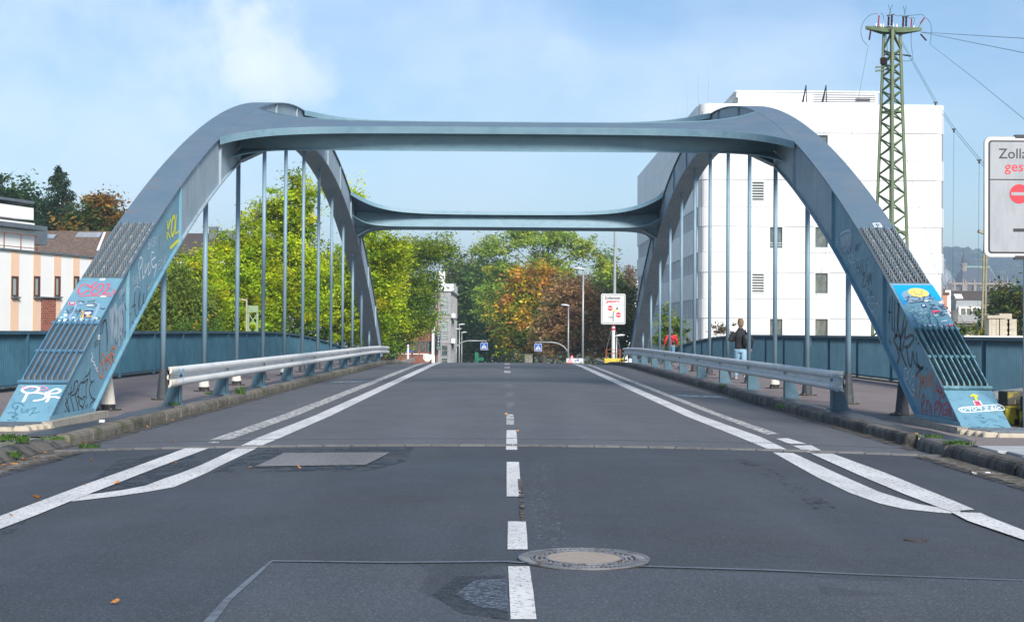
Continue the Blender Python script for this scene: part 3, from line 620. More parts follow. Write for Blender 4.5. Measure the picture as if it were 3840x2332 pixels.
    for i, y in enumerate(hangy):
        zt = zbot(y) + .01; zs = prof(y) + .15
        h = MB().tube([(ax, y, zs + .55), (ax, y, zt)], .053, 12).build('hanger', M_hang, bridge, smooth=True)
        MB().tube([(ax, y, zt - .09), (ax, y, zt)], .075, 12).build('collar', M_hang, h)
        if i in cream:
            MB().lathe((ax, y, zs), [(.115, .10), (.058, .56), (.05, .56)], 14).build('base_cone', M_cream, h); MB().lathe((ax, y, zs), [(.116, .012), (.114, .11)], 14).build('sleeve', M_black, h)
        else:
            MB().lathe((ax, y, zs), [(.116, .012), (.062, .58), (.055, .58)], 14).build('base_cone', M_dark, h)
        fl = MB().lathe((ax, y, zs), [(.21, .002), (.21, .022)], 18).build('base_flange', M_irond, h)
        if y < 45:
            for k in range(6):
                a_ = k * 1.0472; mb = MB().lathe((ax + .17 * math.cos(a_), y + .17 * math.sin(a_), zs), [(.016, .022), (.016, .045)], 6); mb.build('bolt', M_iron, h)
        if i < 4:
            for k in range(6): MB().lathe((ax - sx * .09 + sx * .045 * k / 5, y - .062 + .004 * k, zs + .12 + k * .07), [(.009, 0), (.009, .012)], 6)
# crossbeams
def crossbeam(yc, lab):
    th = math.atan(slope(yc)); c_, s_ = math.cos(th), math.sin(th); O = V((0, yc, ztop(yc)))
    def pt(x, t, n, Ff, hw):
        base = O + V((0, c_, s_)) * t + V((0, -s_, c_)) * n
        if Ff > 0:
            y = base.y; dz = ztop(yc + t * c_) - (O.z + t * s_); base.z += dz * Ff
        return V((x, base.y, base.z))
    xs = []
    for i in range(61):
        u = i / 60; u = u * u * (3 - 2 * u) * .5 + u * .5; xs.append(-XI + 2 * XI * u)
    Fx = lambda x, k: math.exp(-(XI - abs(x)) / k)
    hw_t = lambda x: .40 + 2.0 * Fx(x, .85); hw_b = lambda x: .20 + 1.2 * Fx(x, .38)
    sink = lambda x: -.09 * (1 - Fx(x, .85)) - .004
    mb = MB(); rows = []
    for x in xs:
        h = hw_t(x); Ff = Fx(x, .85); rows.append([pt(x, -h + 2 * h * k / 8, sink(x), Ff, h) for k in range(9)])
    mb.grid(rows); mb.grid([[p - V((0, 0, .022)) for p in r] for r in rows])
    beam = mb.build('crossbeam', M_top, bridge, smooth=True, label=lab)
    for sg in (-1, 1):
        mb = MB(); rows = []
        for x in xs:
            h = hw_t(x) + .01; Ff = Fx(x, .85); a = pt(x, sg * h, sink(x) + .015, Ff, h); b = pt(x, sg * (h + .02), sink(x) + .015, Ff, h); e = V((0, -s_, c_)) * (-.155)
            rows.append([a, b, b + e, a + e, a])
        mb.grid(rows); fixnormals(mb.build('edge_plate', M_teal, beam))
    for sg in (-1, 1):
        mb = MB(); rows = []
        for x in xs:
            t = sg * .17; a = pt(x, t, sink(x) - .02, Fx(x, .85) * .3, 0); b = pt(x, t, -.64, 0, 0); rows.append([a, b])
        mb.grid(rows); mb.build('web', M_teal, beam)
    mb = MB(); rows = []
    for x in xs:
        h = hw_b(x); rows.append([pt(x, -h, -.64, 0, 0), pt(x, h, -.64, 0, 0), pt(x, h, -.67, 0, 0), pt(x, -h, -.67, 0, 0), pt(x, -h, -.64, 0, 0)])
    mb.grid(rows); fixnormals(mb.build('bottom_flange', M_teal, beam))
    for i in range(-4, 5):
        x = i * 1.18
        for sg in (-1, 1):
            h = hw_t(x); mb = MB(); q = [pt(x - .006, sg * .18, sink(x) - .03, 0, 0), pt(x - .006, sg * (h - .01), sink(x) - .03, Fx(x, .85), h), pt(x - .006, sg * (h - .01), sink(x) - .12, Fx(x, .85), h), pt(x - .006, sg * .18, sink(x) - .20, 0, 0)]
            mb.prism(q, (.012, 0, 0)); fixnormals(mb.build('web_rib', M_teal, beam))
    for sx in (-1, 1):
        a, b, cc = pt(sx * XI, 0, -.66, 0, 0), pt(sx * (XI - .62), 0, -.66, 0, 0), V((sx * XI, yc, zbot(yc) + .05))
        mb = MB(); mb.prism([p - V((0, .012, 0)) for p in (a, b, cc)], (0, .024, 0)); fixnormals(mb.build('knee_bracket', M_teal, beam))
        mb = MB(); mb.add([b - V((0, .17, .0)), b + V((0, .17, 0)), cc + V((0, .17, 0)), cc - V((0, .17, 0))], [(0, 1, 2, 3)]); mb.prism([b - V((0, .17, .0)), b + V((0, .17, 0)), cc + V((0, .17, 0)), cc - V((0, .17, 0))], (-sx * .012, 0, -.012)); fixnormals(mb.build('knee_flange', M_grey, beam))
    return beam
crossbeam(YC - 12.6, 'nearest crossbeam, spanning the road between the arch shoulders'); crossbeam(YC, 'middle crossbeam at the crown of the arches'); crossbeam(YC + 12.6, 'farthest crossbeam, low on the far flanks of the arches')

# ---------------------------------------------------------------- railings
def railing(sx, lab):
    x = sx * 10.2
    r = thing('bridge_railing', lab, 'railing', (x, 50, .19)); ya, yb = 13.6, 96
    ysp = [YH - HP + 2 * HP / 14 * n for n in range(-1, 20)]
    zr = lambda y: prof(y)
    def run(name, z0, w, h, m):
        mb = MB(); rows = []
        for y in np.linspace(ya, yb, 56): z = zr(y) + z0; rows.append([(x - w / 2, y, z), (x + w / 2, y, z), (x + w / 2, y, z + h), (x - w / 2, y, z + h), (x - w / 2, y, z)])
        mb.grid(rows); return fixnormals(mb.build(name, m, r))
    run('top_rail', 1.335, .15, .075, M_rail); run('bottom_rail', .255, .05, .055, M_rail)
    mb = MB()
    y = ya
    while y < yb:
        z = zr(y); mb.box((x, y, z + .825), (.045, .008, 1.04)); y += .106
    mb.build('slats', M_rail, r)['kind'] = 'stuff'
    for y in ysp:
        if ya < y < yb: MB().box((x - sx * .045, y, zr(y) + .77), (.07, .05, 1.15)).build('post', M_rail, r)
    if sx > 0:
        P = Plane2(onx(3041, 1278, x - .1), (0, -1, 0), (0, 0, 1)); q = MB(); P.rect(q, -.05, -.16, .05, .10); q.build('sticker', G_white, r)
    return r
railing(-1, 'long dark blue slatted railing along the left sidewalk'); railing(1, 'long dark blue slatted railing along the right sidewalk')

# ---------------------------------------------------------------- guard rails
def guardrail(sx, y0, y1, lab, gtxt):
    X = sx * 5.62
    g = thing('guard_rail', lab, 'guard rail', (X, (y0 + y1) / 2, .15))
    prof_ = [(.03, .162), (.05, .16), (.085, .13), (.092, .10), (.085, .066), (.005, .03), (-.005, 0), (.005, -.03), (.085, -.066), (.092, -.10), (.085, -.13), (.05, -.16), (.03, -.162)]
    n = int(round((y1 - y0) / 4.15)); L_ = (y1 - y0) / n; zc_ = .665
    for i in range(n):
        a, b = y0 + i * L_, y0 + (i + 1) * L_ + (.22 if i < n - 1 else 0); mb = MB(); e = .004 * (i % 2)
        rows = [[(X - sx * (p + e), y, prof(y) + zc_ + q * 1.03) for p, q in prof_] for y in (a, b)]; mb.grid(rows); mb.grid([[(p[0] + sx * .006, p[1], p[2]) for p in r_] for r_ in rows])
        s = mb.build('rail_beam', M_galv, g)
        for zz in (-.10, -.02, .02, .10):
            if a < 48:
                MB().lathe((0, 0, 0), [(.012, 0)], 6) if 0 else None
                MB().box((X - sx * (.075 if abs(zz) > .05 else .022), b - .11, prof(b) + zc_ + zz), (.02, .026, .026)).build('bolt', M_pole, s)
        for k in range(1):
            y = a + L_ * .5 if 0 else a + .35
            if i == 0: y = a + .55
            z = prof(y) + .15
            mb = MB(); mb.box((X + sx * .05, y, z + .33), (.10, .012, .5)); mb.prism([(X + sx * .0, y - .03, z + .62), (X + sx * .12, y - .03, z + .62), (X + sx * .30, y - .03, z + .02), (X, y - .03, z + .02)], (0, .02, 0))
            mb.box((X, y - .02, z + .31), (.012, .18, .62)); o = fixnormals(mb.build('rail_post', M_post, g)); MB().box((X + sx * .13, y, z + .01), (.38, .22, .02)).build('base_plate', M_post, o)
    # end piece
    mb = MB(); rows = []
    for k, y in enumerate((y0 + .02, y0 - .14, y0 - .50)):
        rows.append([(X - sx * (p * (1 if k < 2 else .8) + .008), y, prof(y) + zc_ + q * 1.06) for p, q in prof_])
    mb.grid(rows); e = rows[-1]; mb.add(e, [tuple(range(len(e)))])
    mb.build('end_piece', M_cream, g)
    return g, X, y0, zc_
gl = guardrail(-1, 24.1, 67.5, 'white corrugated guard rail on blue posts at the left kerb', 0); gr = guardrail(1, 24.0, 67.5, 'white corrugated guard rail on blue posts at the right kerb', 0)
# ================================================================== GRAFFITI
FONT = {'A': [[(0, 0), (.5, 1), (1, 0)], [(.2, .4), (.8, .4)]], 'B': [[(0, 0), (0, 1), (.7, .95), (.8, .75), (0, .52), (.9, .4), (.85, .08), (0, 0)]], 'C': [[(1, .85), (.6, 1), (.1, .8), (0, .4), (.3, .02), (.7, 0), (1, .2)]],
 'E': [[(.9, 1), (0, 1), (0, 0), (.95, 0)], [(0, .52), (.7, .55)]], 'F': [[(.95, 1), (0, .95), (.05, 0)], [(0, .5), (.7, .55)]], 'G': [[(1, .85), (.5, 1), (.05, .6), (.2, .1), (.7, 0), (1, .3), (1, .5), (.55, .48)]],
 'H': [[(0, 1), (.05, 0)], [(.9, 1), (1, 0)], [(0, .5), (1, .48)]], 'I': [[(.5, 1), (.5, 0)]], 'J': [[(.3, 1), (1, 1)], [(.75, 1), (.8, .0), (.5, -.5), (.1, -.45), (.05, -.1)]], 'K': [[(0, 1), (.05, 0)], [(.9, 1), (.05, .45), (1, 0)]],
 'L': [[(.1, 1), (0, 0), (.95, .05)]], 'M': [[(0, 0), (.1, 1), (.5, .3), (.9, 1), (1, 0)]], 'N': [[(0, 0), (.05, 1), (.9, 0), (1, 1)]], 'O': [[(.5, 1), (.1, .8), (0, .4), (.3, 0), (.75, .1), (1, .5), (.85, .9), (.5, 1)]],
 'P': [[(.05, 0), (0, 1), (.8, .95), (.9, .65), (.05, .45)]], 'R': [[(0, 0), (.02, 1), (.8, .95), (.85, .65), (.05, .5), (1, 0)]], 'S': [[(.95, .85), (.5, 1), (.08, .78), (.5, .52), (.95, .28), (.5, 0), (0, .15)]], 'T': [[(0, .95), (1, 1)], [(.5, 1), (.5, 0)]],
 'U': [[(0, 1), (.05, .2), (.4, 0), (.85, .15), (1, 1)], [(.95, .3), (1.05, 0)]], 'V': [[(0, 1), (.45, 0), (1, 1)]], 'W': [[(0, 1), (.25, 0), (.5, .7), (.75, 0), (1, 1)]], 'X': [[(0, 1), (1, 0)], [(1, 1), (0, 0)]], 'Z': [[(0, .95), (.9, 1), (0, .05), (1, 0)]],
 '0': [[(.5, 1), (.08, .6), (.3, .05), (.7, .05), (.98, .55), (.5, 1)]], '1': [[(.1, .75), (.55, 1), (.5, 0)], [(.1, 0), (.9, 0)]], '2': [[(.05, .8), (.5, 1), (.9, .75), (.05, .02), (1, 0)]], '3': [[(.1, .95), (.9, 1), (.4, .6), (.95, .35), (.5, 0), (.05, .1)]],
 '6': [[(.8, 1), (.2, .6), (.1, .2), (.5, 0), (.9, .25), (.5, .5), (.15, .3)]], '9': [[(.85, .7), (.45, .55), (.1, .8), (.5, 1), (.85, .8), (.7, 0)]], '4': [[(.5, 1), (0, .4), (1, .4)], [(.7, .7), (.65, 0)]], '!': [[(.5, 1), (.5, .35)], [(.5, .1), (.5, 0)]], '-': [[(.1, .5), (.9, .5)]],
 'e': [[(.05, .35), (.8, .45), (.5, .75), (.1, .5), (.2, .05), (.9, .15)]], 't': [[(.5, 1.1), (.3, .2), (.6, 0), (.95, .2)], [(0, .75), (.9, .8)]], 'r': [[(.1, .75), (.25, 0)], [(.2, .55), (.9, .8)]]}
def smooth(pts, k=5):
    if len(pts) < 3: return pts
    P = [pts[0]] + list(pts) + [pts[-1]]; out = []
    for i in range(1, len(P) - 2):
        p0, p1, p2, p3 = (np.array(q, float) for q in P[i - 1:i + 3])
        for j in range(k):
            t = j / k; out.append(tuple(.5 * (2 * p1 + (p2 - p0) * t + (2 * p0 - 5 * p1 + 4 * p2 - p3) * t * t + (3 * p1 - p0 - 3 * p2 + p3) * t ** 3)))
    out.append(tuple(pts[-1])); return out
class Surf:                                    # a paintable face of the bridge, addressed by photo pixels
    def __init__(s, hit, nrm): s.hit, s.nrm = hit, nrm
    def ribbon(s, mb, pts, w, lift=.004, sm=True):
        if sm: pts = smooth(pts)
        P = [s.hit(*p) for p in pts]; vs = []
        Q = [P[0]]
        for p in P[1:]:
            if (p - Q[-1]).length > .004: Q.append(p)
        P = Q
        if len(P) < 2: return
        for i, p in enumerate(P):
            t = (P[min(i + 1, len(P) - 1)] - P[max(i - 1, 0)]).normalized(); n = s.nrm(p); side = n.cross(t).normalized(); k = w / 2 * (.8 if i in (0, len(P) - 1) else 1)
            vs += [p + n * lift - side * k, p + n * lift + side * k]
        m = len(P); mb.add(vs, [(2 * i, 2 * i + 1, 2 * i + 3, 2 * i + 2) for i in range(m - 1)])
    def poly(s, mb, pts, lift=.003):
        P = [s.hit(*p) for p in pts]; mb.add([p + s.nrm(p) * lift for p in P], [tuple(range(len(P)))])
    def text(s, mb, txt, o, r, u, w, gap=.25, jit=0., sm=True, seed=1, lift=.004):
        n = len(txt); R_ = random.Random(seed); cw = 1 / (n + gap * (n - 1))
        for i, ch in enumerate(txt):
            if ch == ' ': continue
            x0 = i * cw * (1 + gap); dv = R_.uniform(-jit, jit)
            for st in FONT[ch]:
                s.ribbon(mb, [(o[0] + r[0] * (x0 + a * cw) + u[0] * (b + dv), o[1] + r[1] * (x0 + a * cw) + u[1] * (b + dv)) for a, b in st], w, lift, sm and len(st) > 3)
def side_surf(sx): return Surf(lambda px, py: onx(px, py, sx * WI), lambda p: V((-sx, 0, 0)))
def top_surf(): return Surf(ontop, lambda p: topframe(p.y)[1])
SL, SR, ST_, = side_surf(-1), side_surf(1), top_surf()
def art(name, m, rib, fn, lab=None):
    mb = MB(); fn(mb); return mb.build(name, m, rib, label=lab)
RL, RR = ribs[-1], ribs[1]
q6 = lambda L_: [(x / 3.9375, 1040 + y / 3.9375) for x, y in L_]            # zoom of the left top face
q2 = lambda L_: [(x / 5.133, 1380 + y / 5.133) for x, y in L_]              # zoom of the left foot
q1 = lambda L_: [(380 + x / 3.563, 880 + y / 3.563) for x, y in L_]         # zoom of the left inner web
# left rib, upper face
def f(mb):
    for st in ([(1380, 145), (1330, 150), (1290, 112), (1240, 105), (1180, 150), (1155, 205), (1172, 242), (1215, 248), (1262, 220), (1310, 188)], [(1335, 152), (1375, 110), (1430, 72)], [(1462, 108), (1400, 160), (1346, 220), (1370, 250), (1432, 242), (1500, 190), (1528, 125), (1510, 98), (1455, 108)], [(1450, 155), (1432, 190)], [(1575, 95), (1612, 102), (1595, 160), (1550, 215), (1515, 240)], [(1515, 240), (1610, 240), (1692, 238)], [(1692, 240), (1685, 178)], [(1172, 280), (1400, 270), (1660, 272)]):
        ST_.ribbon(mb, q6(st), .026)
art('red_tag', G_red, RL, f, 'red COL tag with an underline')
def f(mb):
    ST_.text(mb, 'V4-ROE', (1160 / 3.9375, 1040 + 388 / 3.9375), (270 / 3.9375, -4 / 3.9375), (8 / 3.9375, -40 / 3.9375), .008, .15, sm=False, lift=.009)
    for st in ([(985, 530), (1030, 505), (1085, 450), (1075, 500), (1040, 535), (1010, 520), (990, 470)], [(1120, 470), (1150, 510), (1190, 470), (1170, 530), (1130, 590)], [(1200, 520), (1180, 480), (1160, 545), (1110, 500)], [(1480, 460), (1510, 470), (1555, 458), (1520, 480), (1490, 452)], [(1290, 445), (1340, 440), (1390, 452), (1430, 405)], [(1440, 590), (1480, 610), (1430, 620)], [(1060, 575), (1080, 580)], [(1240, 400), (1320, 402), (1420, 398)], [(1480, 520), (1495, 515)], [(1290, 640), (1350, 648)]): ST_.ribbon(mb, q6(st), .009, .009)
art('black_scrawl', G_black, RL, f)
def f(mb):
    for st in ([(1150, 395), (1310, 392), (1470, 396)], [(1130, 400), (1060, 540), (1020, 630)], [(1020, 628), (1200, 632), (1360, 630)], [(1362, 630), (1420, 520), (1465, 400)]): ST_.ribbon(mb, q6(st), .035, .004, False)
art('tape_residue', G_lav, RL, f)
stk = lambda m, P, nm='sticker', rib=RL, lift=.006, lab=None: art(nm, m, rib, lambda mb: ST_.poly(mb, P, lift), lab)
stk(G_white, q6([(1478, 22), (1560, 18), (1545, 52), (1468, 54)])); stk(G_pink, q6([(1015, 365), (1130, 362), (1110, 415), (1000, 412)]))
stk(G_black, q6([(1030, 372), (1110, 370), (1098, 405), (1018, 403)]), lift=.008); stk(G_white, q6([(1045, 380), (1100, 378), (1090, 396), (1035, 397)]), lift=.010)
stk(G_navy, q6([(1215, 488), (1380, 490), (1345, 600), (1175, 596)])); stk(G_white, q6([(1262, 520), (1345, 516), (1352, 540), (1300, 566), (1250, 545)]), lift=.012)
def f(mb):
    ST_.text(mb, 'K', (1210 / 3.9375, 1040 + 530 / 3.9375), (45 / 3.9375, 0), (10 / 3.9375, -36 / 3.9375), .013, sm=False, lift=.009)
    ST_.text(mb, 'ULTRA', (1188 / 3.9375, 1040 + 594 / 3.9375), (170 / 3.9375, 0), (8 / 3.9375, -26 / 3.9375), .013, .2, sm=False, lift=.009); ST_.text(mb, 'O', (1205 / 3.9375, 1040 + 562 / 3.9375), (30 / 3.9375, 0), (8 / 3.9375, -26 / 3.9375), .011, .2, lift=.009)
art('sticker_lettering', G_smile, RL, f)
for cx, cy, a, b, m in ((925, 600, 45, 20, G_pal), (970, 572, 30, 14, G_white), (962, 640, 45, 24, G_white), (880, 650, 28, 16, G_white), (1520, 288, 55, 18, mat('sticker_dirty_white', (.52, .52, .46))), (1365, 313, 28, 9, G_ochre), (1085, 600, 25, 16, G_white), (1415, 610, 36, 18, G_white), (1330, 418, 55, 11, G_white), (1210, 612, 50, 9, G_white), (1085, 660, 55, 24, G_pal), (1225, 675, 55, 16, G_pink), (1195, 640, 40, 6, G_white), (960, 512, 14, 6, G_white), (1400, 375, 32, 10, G_pal), (965, 550, 36, 9, G_white), (1190, 380, 24, 7, G_white)):
    stk(m, q6([(cx + a * math.cos(t * .6283) * random.uniform(.8, 1.1), cy + b * math.sin(t * .6283) * random.uniform(.8, 1.1)) for t in range(10)]), lift=random.uniform(.005, .008))
def f(mb):
    for st in ([(740, 375), (640, 358), (510, 370), (430, 412), (450, 455), (530, 482), (640, 478), (720, 440), (752, 395), (735, 370)], [(530, 490), (500, 545), (470, 605), (440, 655)], [(600, 478), (750, 482), (860, 500), (892, 540), (850, 590), (750, 620), (635, 632)], [(870, 470), (930, 468), (1050, 412), (1130, 412), (1160, 442), (1110, 482), (1000, 492), (945, 502), (935, 590), (888, 660)], [(945, 560), (1060, 558), (1150, 580)]): ST_.ribbon(mb, q2(st), .04)
art('white_tag', G_white, RL, f, 'thick white PSF tag')
def f(mb):
    for st in ([(430, 345), (450, 385), (480, 415), (560, 380), (640, 372)], [(610, 372), (635, 420)], [(780, 350), (770, 455)], [(770, 358), (860, 365), (910, 400), (860, 425), (780, 430)], [(920, 430), (970, 440)]): ST_.ribbon(mb, q2(st), .016, .007)
art('pink_tag', G_pink, RL, f)
def f(mb):
    for st in ([(470, 735), (420, 690), (330, 668), (260, 690), (235, 730), (270, 770), (330, 785), (345, 720), (310, 800), (290, 840)], [(430, 770), (415, 830), (450, 860), (510, 830), (540, 780)], [(565, 790), (520, 870)], [(590, 790), (690, 765), (570, 920)], [(770, 840), (690, 860), (620, 880)], [(160, 870), (240, 850), (340, 900), (220, 940), (350, 970), (260, 1030)], [(300, 860), (240, 1000), (140, 990)]): ST_.ribbon(mb, q2(st), .014)
art('dark_scrawl', G_dteal, RL, f)
# left rib, inner web
def f(mb):
    SL.text(mb, 'KOL', (624, 897), (44, -24), (4, -72), .068, .2, .05, lift=.006); SL.ribbon(mb, [(636, 932), (652, 916), (670, 900)], .065, .006)
art('yellow_tag', G_yellow, RL, f, 'yellow KOL tag')
def f(mb):
    for st in ([(505, 330), (498, 440), (515, 630)], [(495, 360), (530, 300), (545, 370), (512, 470)], [(550, 430), (545, 600)], [(585, 390), (572, 570)], [(545, 600), (580, 520), (640, 350)], [(640, 340), (620, 555)], [(620, 550), (665, 470)], [(665, 250), (655, 500)], [(720, 300), (670, 350), (690, 440), (735, 400), (700, 570)], [(668, 240), (700, 235)]): SL.ribbon(mb, q1(st), .032)
    SL.text(mb, 'BASK', (553, 935), (34, -18), (2, -34), .012, .2)
    SL.text(mb, 'KANE', (496, 1070), (24, -10), (2, -34), .010, .2); SL.ribbon(mb, q1([(430, 760), (470, 690), (515, 720)]), .012); SL.text(mb, 'WAT', (551, 1090), (16, -14), (2, -16), .010)
    SL.text(mb, 'SMART', (446, 1120), (28, -38), (0, -26), .010, .2)
art('white_tag', G_white, RL, f, 'white handwritten tags')
def f(mb):
    SL.text(mb, 'SKE', (592, 920), (30, -16), (2, -34), .010, .2); SL.text(mb, 'EVA', (596, 965), (28, -14), (2, -34), .010, .2)
art('ochre_tag', G_ochre, RL, f)
def f(mb):
    SL.text(mb, 'EOVE', (592, 1010), (30, -14), (2, -30), .015, .1)
art('pale_tag', mat('spray_pale', (.50, .53, .56)), RL, f)
def f(mb):
    for st in ([(450, 760), (440, 900), (455, 1060), (475, 1090), (500, 1030), (495, 900), (515, 800), (520, 780), (505, 900), (525, 1000), (560, 880), (570, 780), (555, 860), (570, 920), (605, 800), (615, 665)], [(405, 970), (440, 940), (455, 935)], [(408, 1165), (432, 1180)], [(5, 1330), (35, 1170), (60, 1160), (80, 1350), (78, 1480)], [(310, 790), (285, 850), (320, 960), (345, 1100), (330, 1280), (290, 1390), (270, 1370), (300, 1330)], [(352, 1330), (330, 1400), (350, 1450)], [(180, 1390), (205, 1450), (230, 1260), (210, 1100)], [(345, 1100), (390, 1050)]): SL.ribbon(mb, q1(st), .026)
    for st in ([(1478, 1290), (1470, 1100), (1490, 760), (1540, 640), (1570, 680), (1580, 1100)], ): SL.ribbon(mb, q6(st), .03)
art('black_tag', mat('spray_brown_black', (.075, .075, .085)), RL, f, 'large looping black tag')
def f(mb):
    R_ = random.Random(4)
    for i in range(34):
        x = 1610 + i * 6.6; y0 = 470 - (i % 17) * 7 + R_.uniform(-20, 30); y1 = min(1080, 860 + R_.uniform(-30, 170)); SL.ribbon(mb, q6([(x, y0), (x + R_.uniform(-6, 6), (y0 + y1) / 2), (x + R_.uniform(-5, 5), y1)]), .016, .006)
art('white_scribble', mat('spray_hazy_white', (.46, .56, .65)), RL, f)
def f(mb):
    for st in ([(1540, 1125), (1500, 1160), (1520, 1300), (1525, 1420), (1500, 1478), (1470, 1440), (1468, 1330), (1490, 1220)], [(1545, 1280), (1560, 1180), (1580, 1270)], [(1548, 1240), (1578, 1230)], [(1610, 1130), (1580, 1180), (1605, 1230), (1590, 1330), (1565, 1340)], [(1640, 1080), (1620, 1200), (1645, 1290)], [(1620, 1190), (1650, 1170)], [(1660, 1220), (1640, 1060), (1680, 1030), (1680, 1130), (1650, 1160), (1705, 1300)], [(1690, 1000), (1700, 1080)]): SL.ribbon(mb, q6(st), .03, .007)
art('orange_tag', G_orange, RL, f, 'orange JASER tag')
def f(mb):
    for st in ([(1250, 690), (1300, 620), (1320, 470)], [(1270, 560), (1360, 940)], [(1260, 700), (1300, 790), (1350, 920)], [(1380, 330), (1360, 560), (1450, 900)], [(1330, 500), (1400, 430), (1430, 250)], [(1440, 480), (1440, 290), (1475, 240), (1500, 320), (1445, 560)], [(1370, 520), (1440, 500), (1510, 380)], [(1515, 360), (1560, 270), (1610, 280), (1690, 200)], [(1690, 210), (1650, 400), (1665, 590)], [(1520, 380), (1500, 520), (1530, 560)], [(1450, 560), (1490, 700), (1525, 890)], [(1480, 540), (1510, 580), (1500, 700)], [(1535, 580), (1530, 700), (1590, 760), (1590, 880)], [(1540, 560), (1580, 600), (1620, 540), (1635, 590), (1590, 760)], [(1740, 0), (1725, 200), (1760, 270), (1800, 240)], [(1760, 270), (1715, 400), (1760, 560), (1830, 600)], [(1825, 605), (1740, 690), (1715, 850)], [(1635, 170), (1690, 130), (1720, 60)], [(1615, 190), (1610, 300)], [(1648, 700), (1655, 790)], [(1675, 685), (1680, 745)], [(1245, 800), (1262, 860)], [(1245, 920), (1250, 960)], [(1290, 910), (1295, 950)], [(1400, 840), (1410, 920)]): SL.ribbon(mb, q2(st), .022)
art('black_tag', G_black, RL, f, 'spiky black tag at the foot')
def f(mb):
    for st in ([(1345, 1110), (1370, 1180), (1340, 1220), (1390, 1260), (1410, 1340), (1445, 1400)], [(1360, 1130), (1350, 1190)], [(1380, 1290), (1410, 1300), (1400, 1360)], [(1405, 1350), (1440, 1330)]): SL.ribbon(mb, q6(st), .02)
art('white_squiggle', G_white, RL, f); art('sticker', mat('sticker_white', (.72, .72, .72)), RL, lambda mb: SL.poly(mb, q6([(1440, 852), (1474, 846), (1474, 918), (1440, 920)]), .006))
art('grey_tag', G_grey, RL, lambda mb: SL.text(mb, 'SOU', (352, 1305), (16, -14), (1, -22), .012)) ; art('sticker_mark', G_black, RL, lambda mb: SL.text(mb, 'N', (369, 1269), (4, -1), (0, -8), .010, sm=False, lift=.008))
# right rib, upper face
z6 = lambda L_: [(3280 + x / 5.3417, 1040 + y / 5.3417) for x, y in L_]; z4 = lambda L_: [(3440 + x / 4.675, 1400 + y / 4.675) for x, y in L_]; z3 = lambda L_: [(3240 + x / 2.4925, 1040 + y / 2.4925) for x, y in L_]
stk(G_haze, z6([(330, 132), (1140, 125), (1155, 160), (355, 165)]), 'primer_patch', RR, .003)
stk(G_sky, z6([(365, 160), (1155, 158), (1240, 280), (1360, 465), (1100, 440), (700, 400), (640, 520), (600, 565), (480, 380)]), 'blue_paint', RR, .004)
stk(G_haze, z6([(570, 290), (680, 260), (800, 400), (1180, 400), (1150, 480), (700, 520), (620, 480), (540, 360)]), 'primer_patch', RR, .005)
stk(G_smile, z6([(875 + 212 * math.cos(t * .2618), 315 + 88 * math.sin(t * .2618) + 25 * math.cos(t * .2618)) for t in range(24)]), 'painted_face', RR, .007, 'yellow round smiling face')
def f(mb):
    for cx, cy in ((793, 298), (938, 299)): ST_.poly(mb, z6([(cx + 20 * math.cos(t * .5236), cy + 9 * math.sin(t * .5236)) for t in range(12)]), .009)
    ST_.ribbon(mb, z6([(808, 336), (850, 352), (910, 352), (965, 340)]), .018, .009)
art('face_features', mat('spray_slate', (.11, .16, .23)), RR, f)
def f(mb):
    for st in ([(615, 425), (690, 390), (640, 490)], [(590, 495), (690, 470)], [(720, 400), (800, 395), (870, 410), (910, 440), (870, 470), (790, 478), (745, 462)], [(950, 410), (1000, 395), (960, 480)], [(905, 485), (1020, 470)], [(1010, 400), (1100, 385), (1130, 405), (1080, 440), (1150, 440), (1160, 460)], [(700, 528), (880, 500), (1110, 505)], [(1090, 345), (1130, 352)], [(1085, 362), (1125, 370)], [(1170, 410), (1160, 425)], [(1200, 405), (1190, 420)]): ST_.ribbon(mb, z6(st), .017, .010)
    for st in ([(1090, 545), (1170, 555), (1210, 545)], [(1210, 548), (1110, 630)], [(1110, 635), (1180, 640), (1250, 630)], [(1280, 560), (1360, 640)], [(1400, 545), (1330, 600), (1440, 600), (1450, 640), (1350, 640)]): ST_.ribbon(mb, z6(st), .028, .007)
    for st in ([(1200, 720), (1290, 705), (1350, 720), (1280, 760)], [(1370, 690), (1330, 740), (1400, 760), (1440, 700), (1500, 690), (1510, 750)], [(1310, 770), (1380, 790)]): ST_.ribbon(mb, z6(st), .018, .012)
art('black_tag', mat('spray_blue_black', (.05, .07, .12)), RR, f, '1312 in black marker under the face')
stk(G_red, z6([(1140, 668), (1330, 668), (1290, 700), (1215, 715), (1180, 745)]), 'sticker', RR); stk(G_red, z6([(1410, 980), (1470, 950), (1560, 948), (1600, 978)]), 'sticker', RR); stk(G_white, z6([(1475, 935), (1500, 945), (1530, 938), (1495, 960)]), 'sticker', RR, .008)
stk(G_white, z6([(1262, 510), (1310, 498), (1355, 520), (1325, 542)]), 'sticker', RR, .01); stk(G_navy, z6([(925, 548), (1010, 540), (1050, 605), (960, 610)]), 'sticker', RR); stk(G_white, z6([(945, 560), (1000, 552), (1010, 580), (960, 590)]), 'sticker', RR, .008)
stk(G_white, z6([(990, 952), (1210, 952), (1220, 985), (1005, 982)]), 'sticker', RR); stk(G_white, z6([(1320, 980), (1360, 972), (1390, 990), (1350, 1002)]), 'sticker', RR); stk(G_white, z6([(1320, 880), (1440, 862), (1450, 882), (1330, 892)]), 'sticker', RR); stk(G_white, z6([(985, 478), (1060, 474), (1075, 500), (1000, 502)]), 'sticker', RR, .012)
stk(G_white, z6([(1400, 722), (1450, 718), (1462, 734), (1410, 736)]), 'sticker', RR, .014); stk(G_pal, z6([(1165, 752), (1260, 745), (1290, 775), (1200, 785)]), 'sticker', RR)
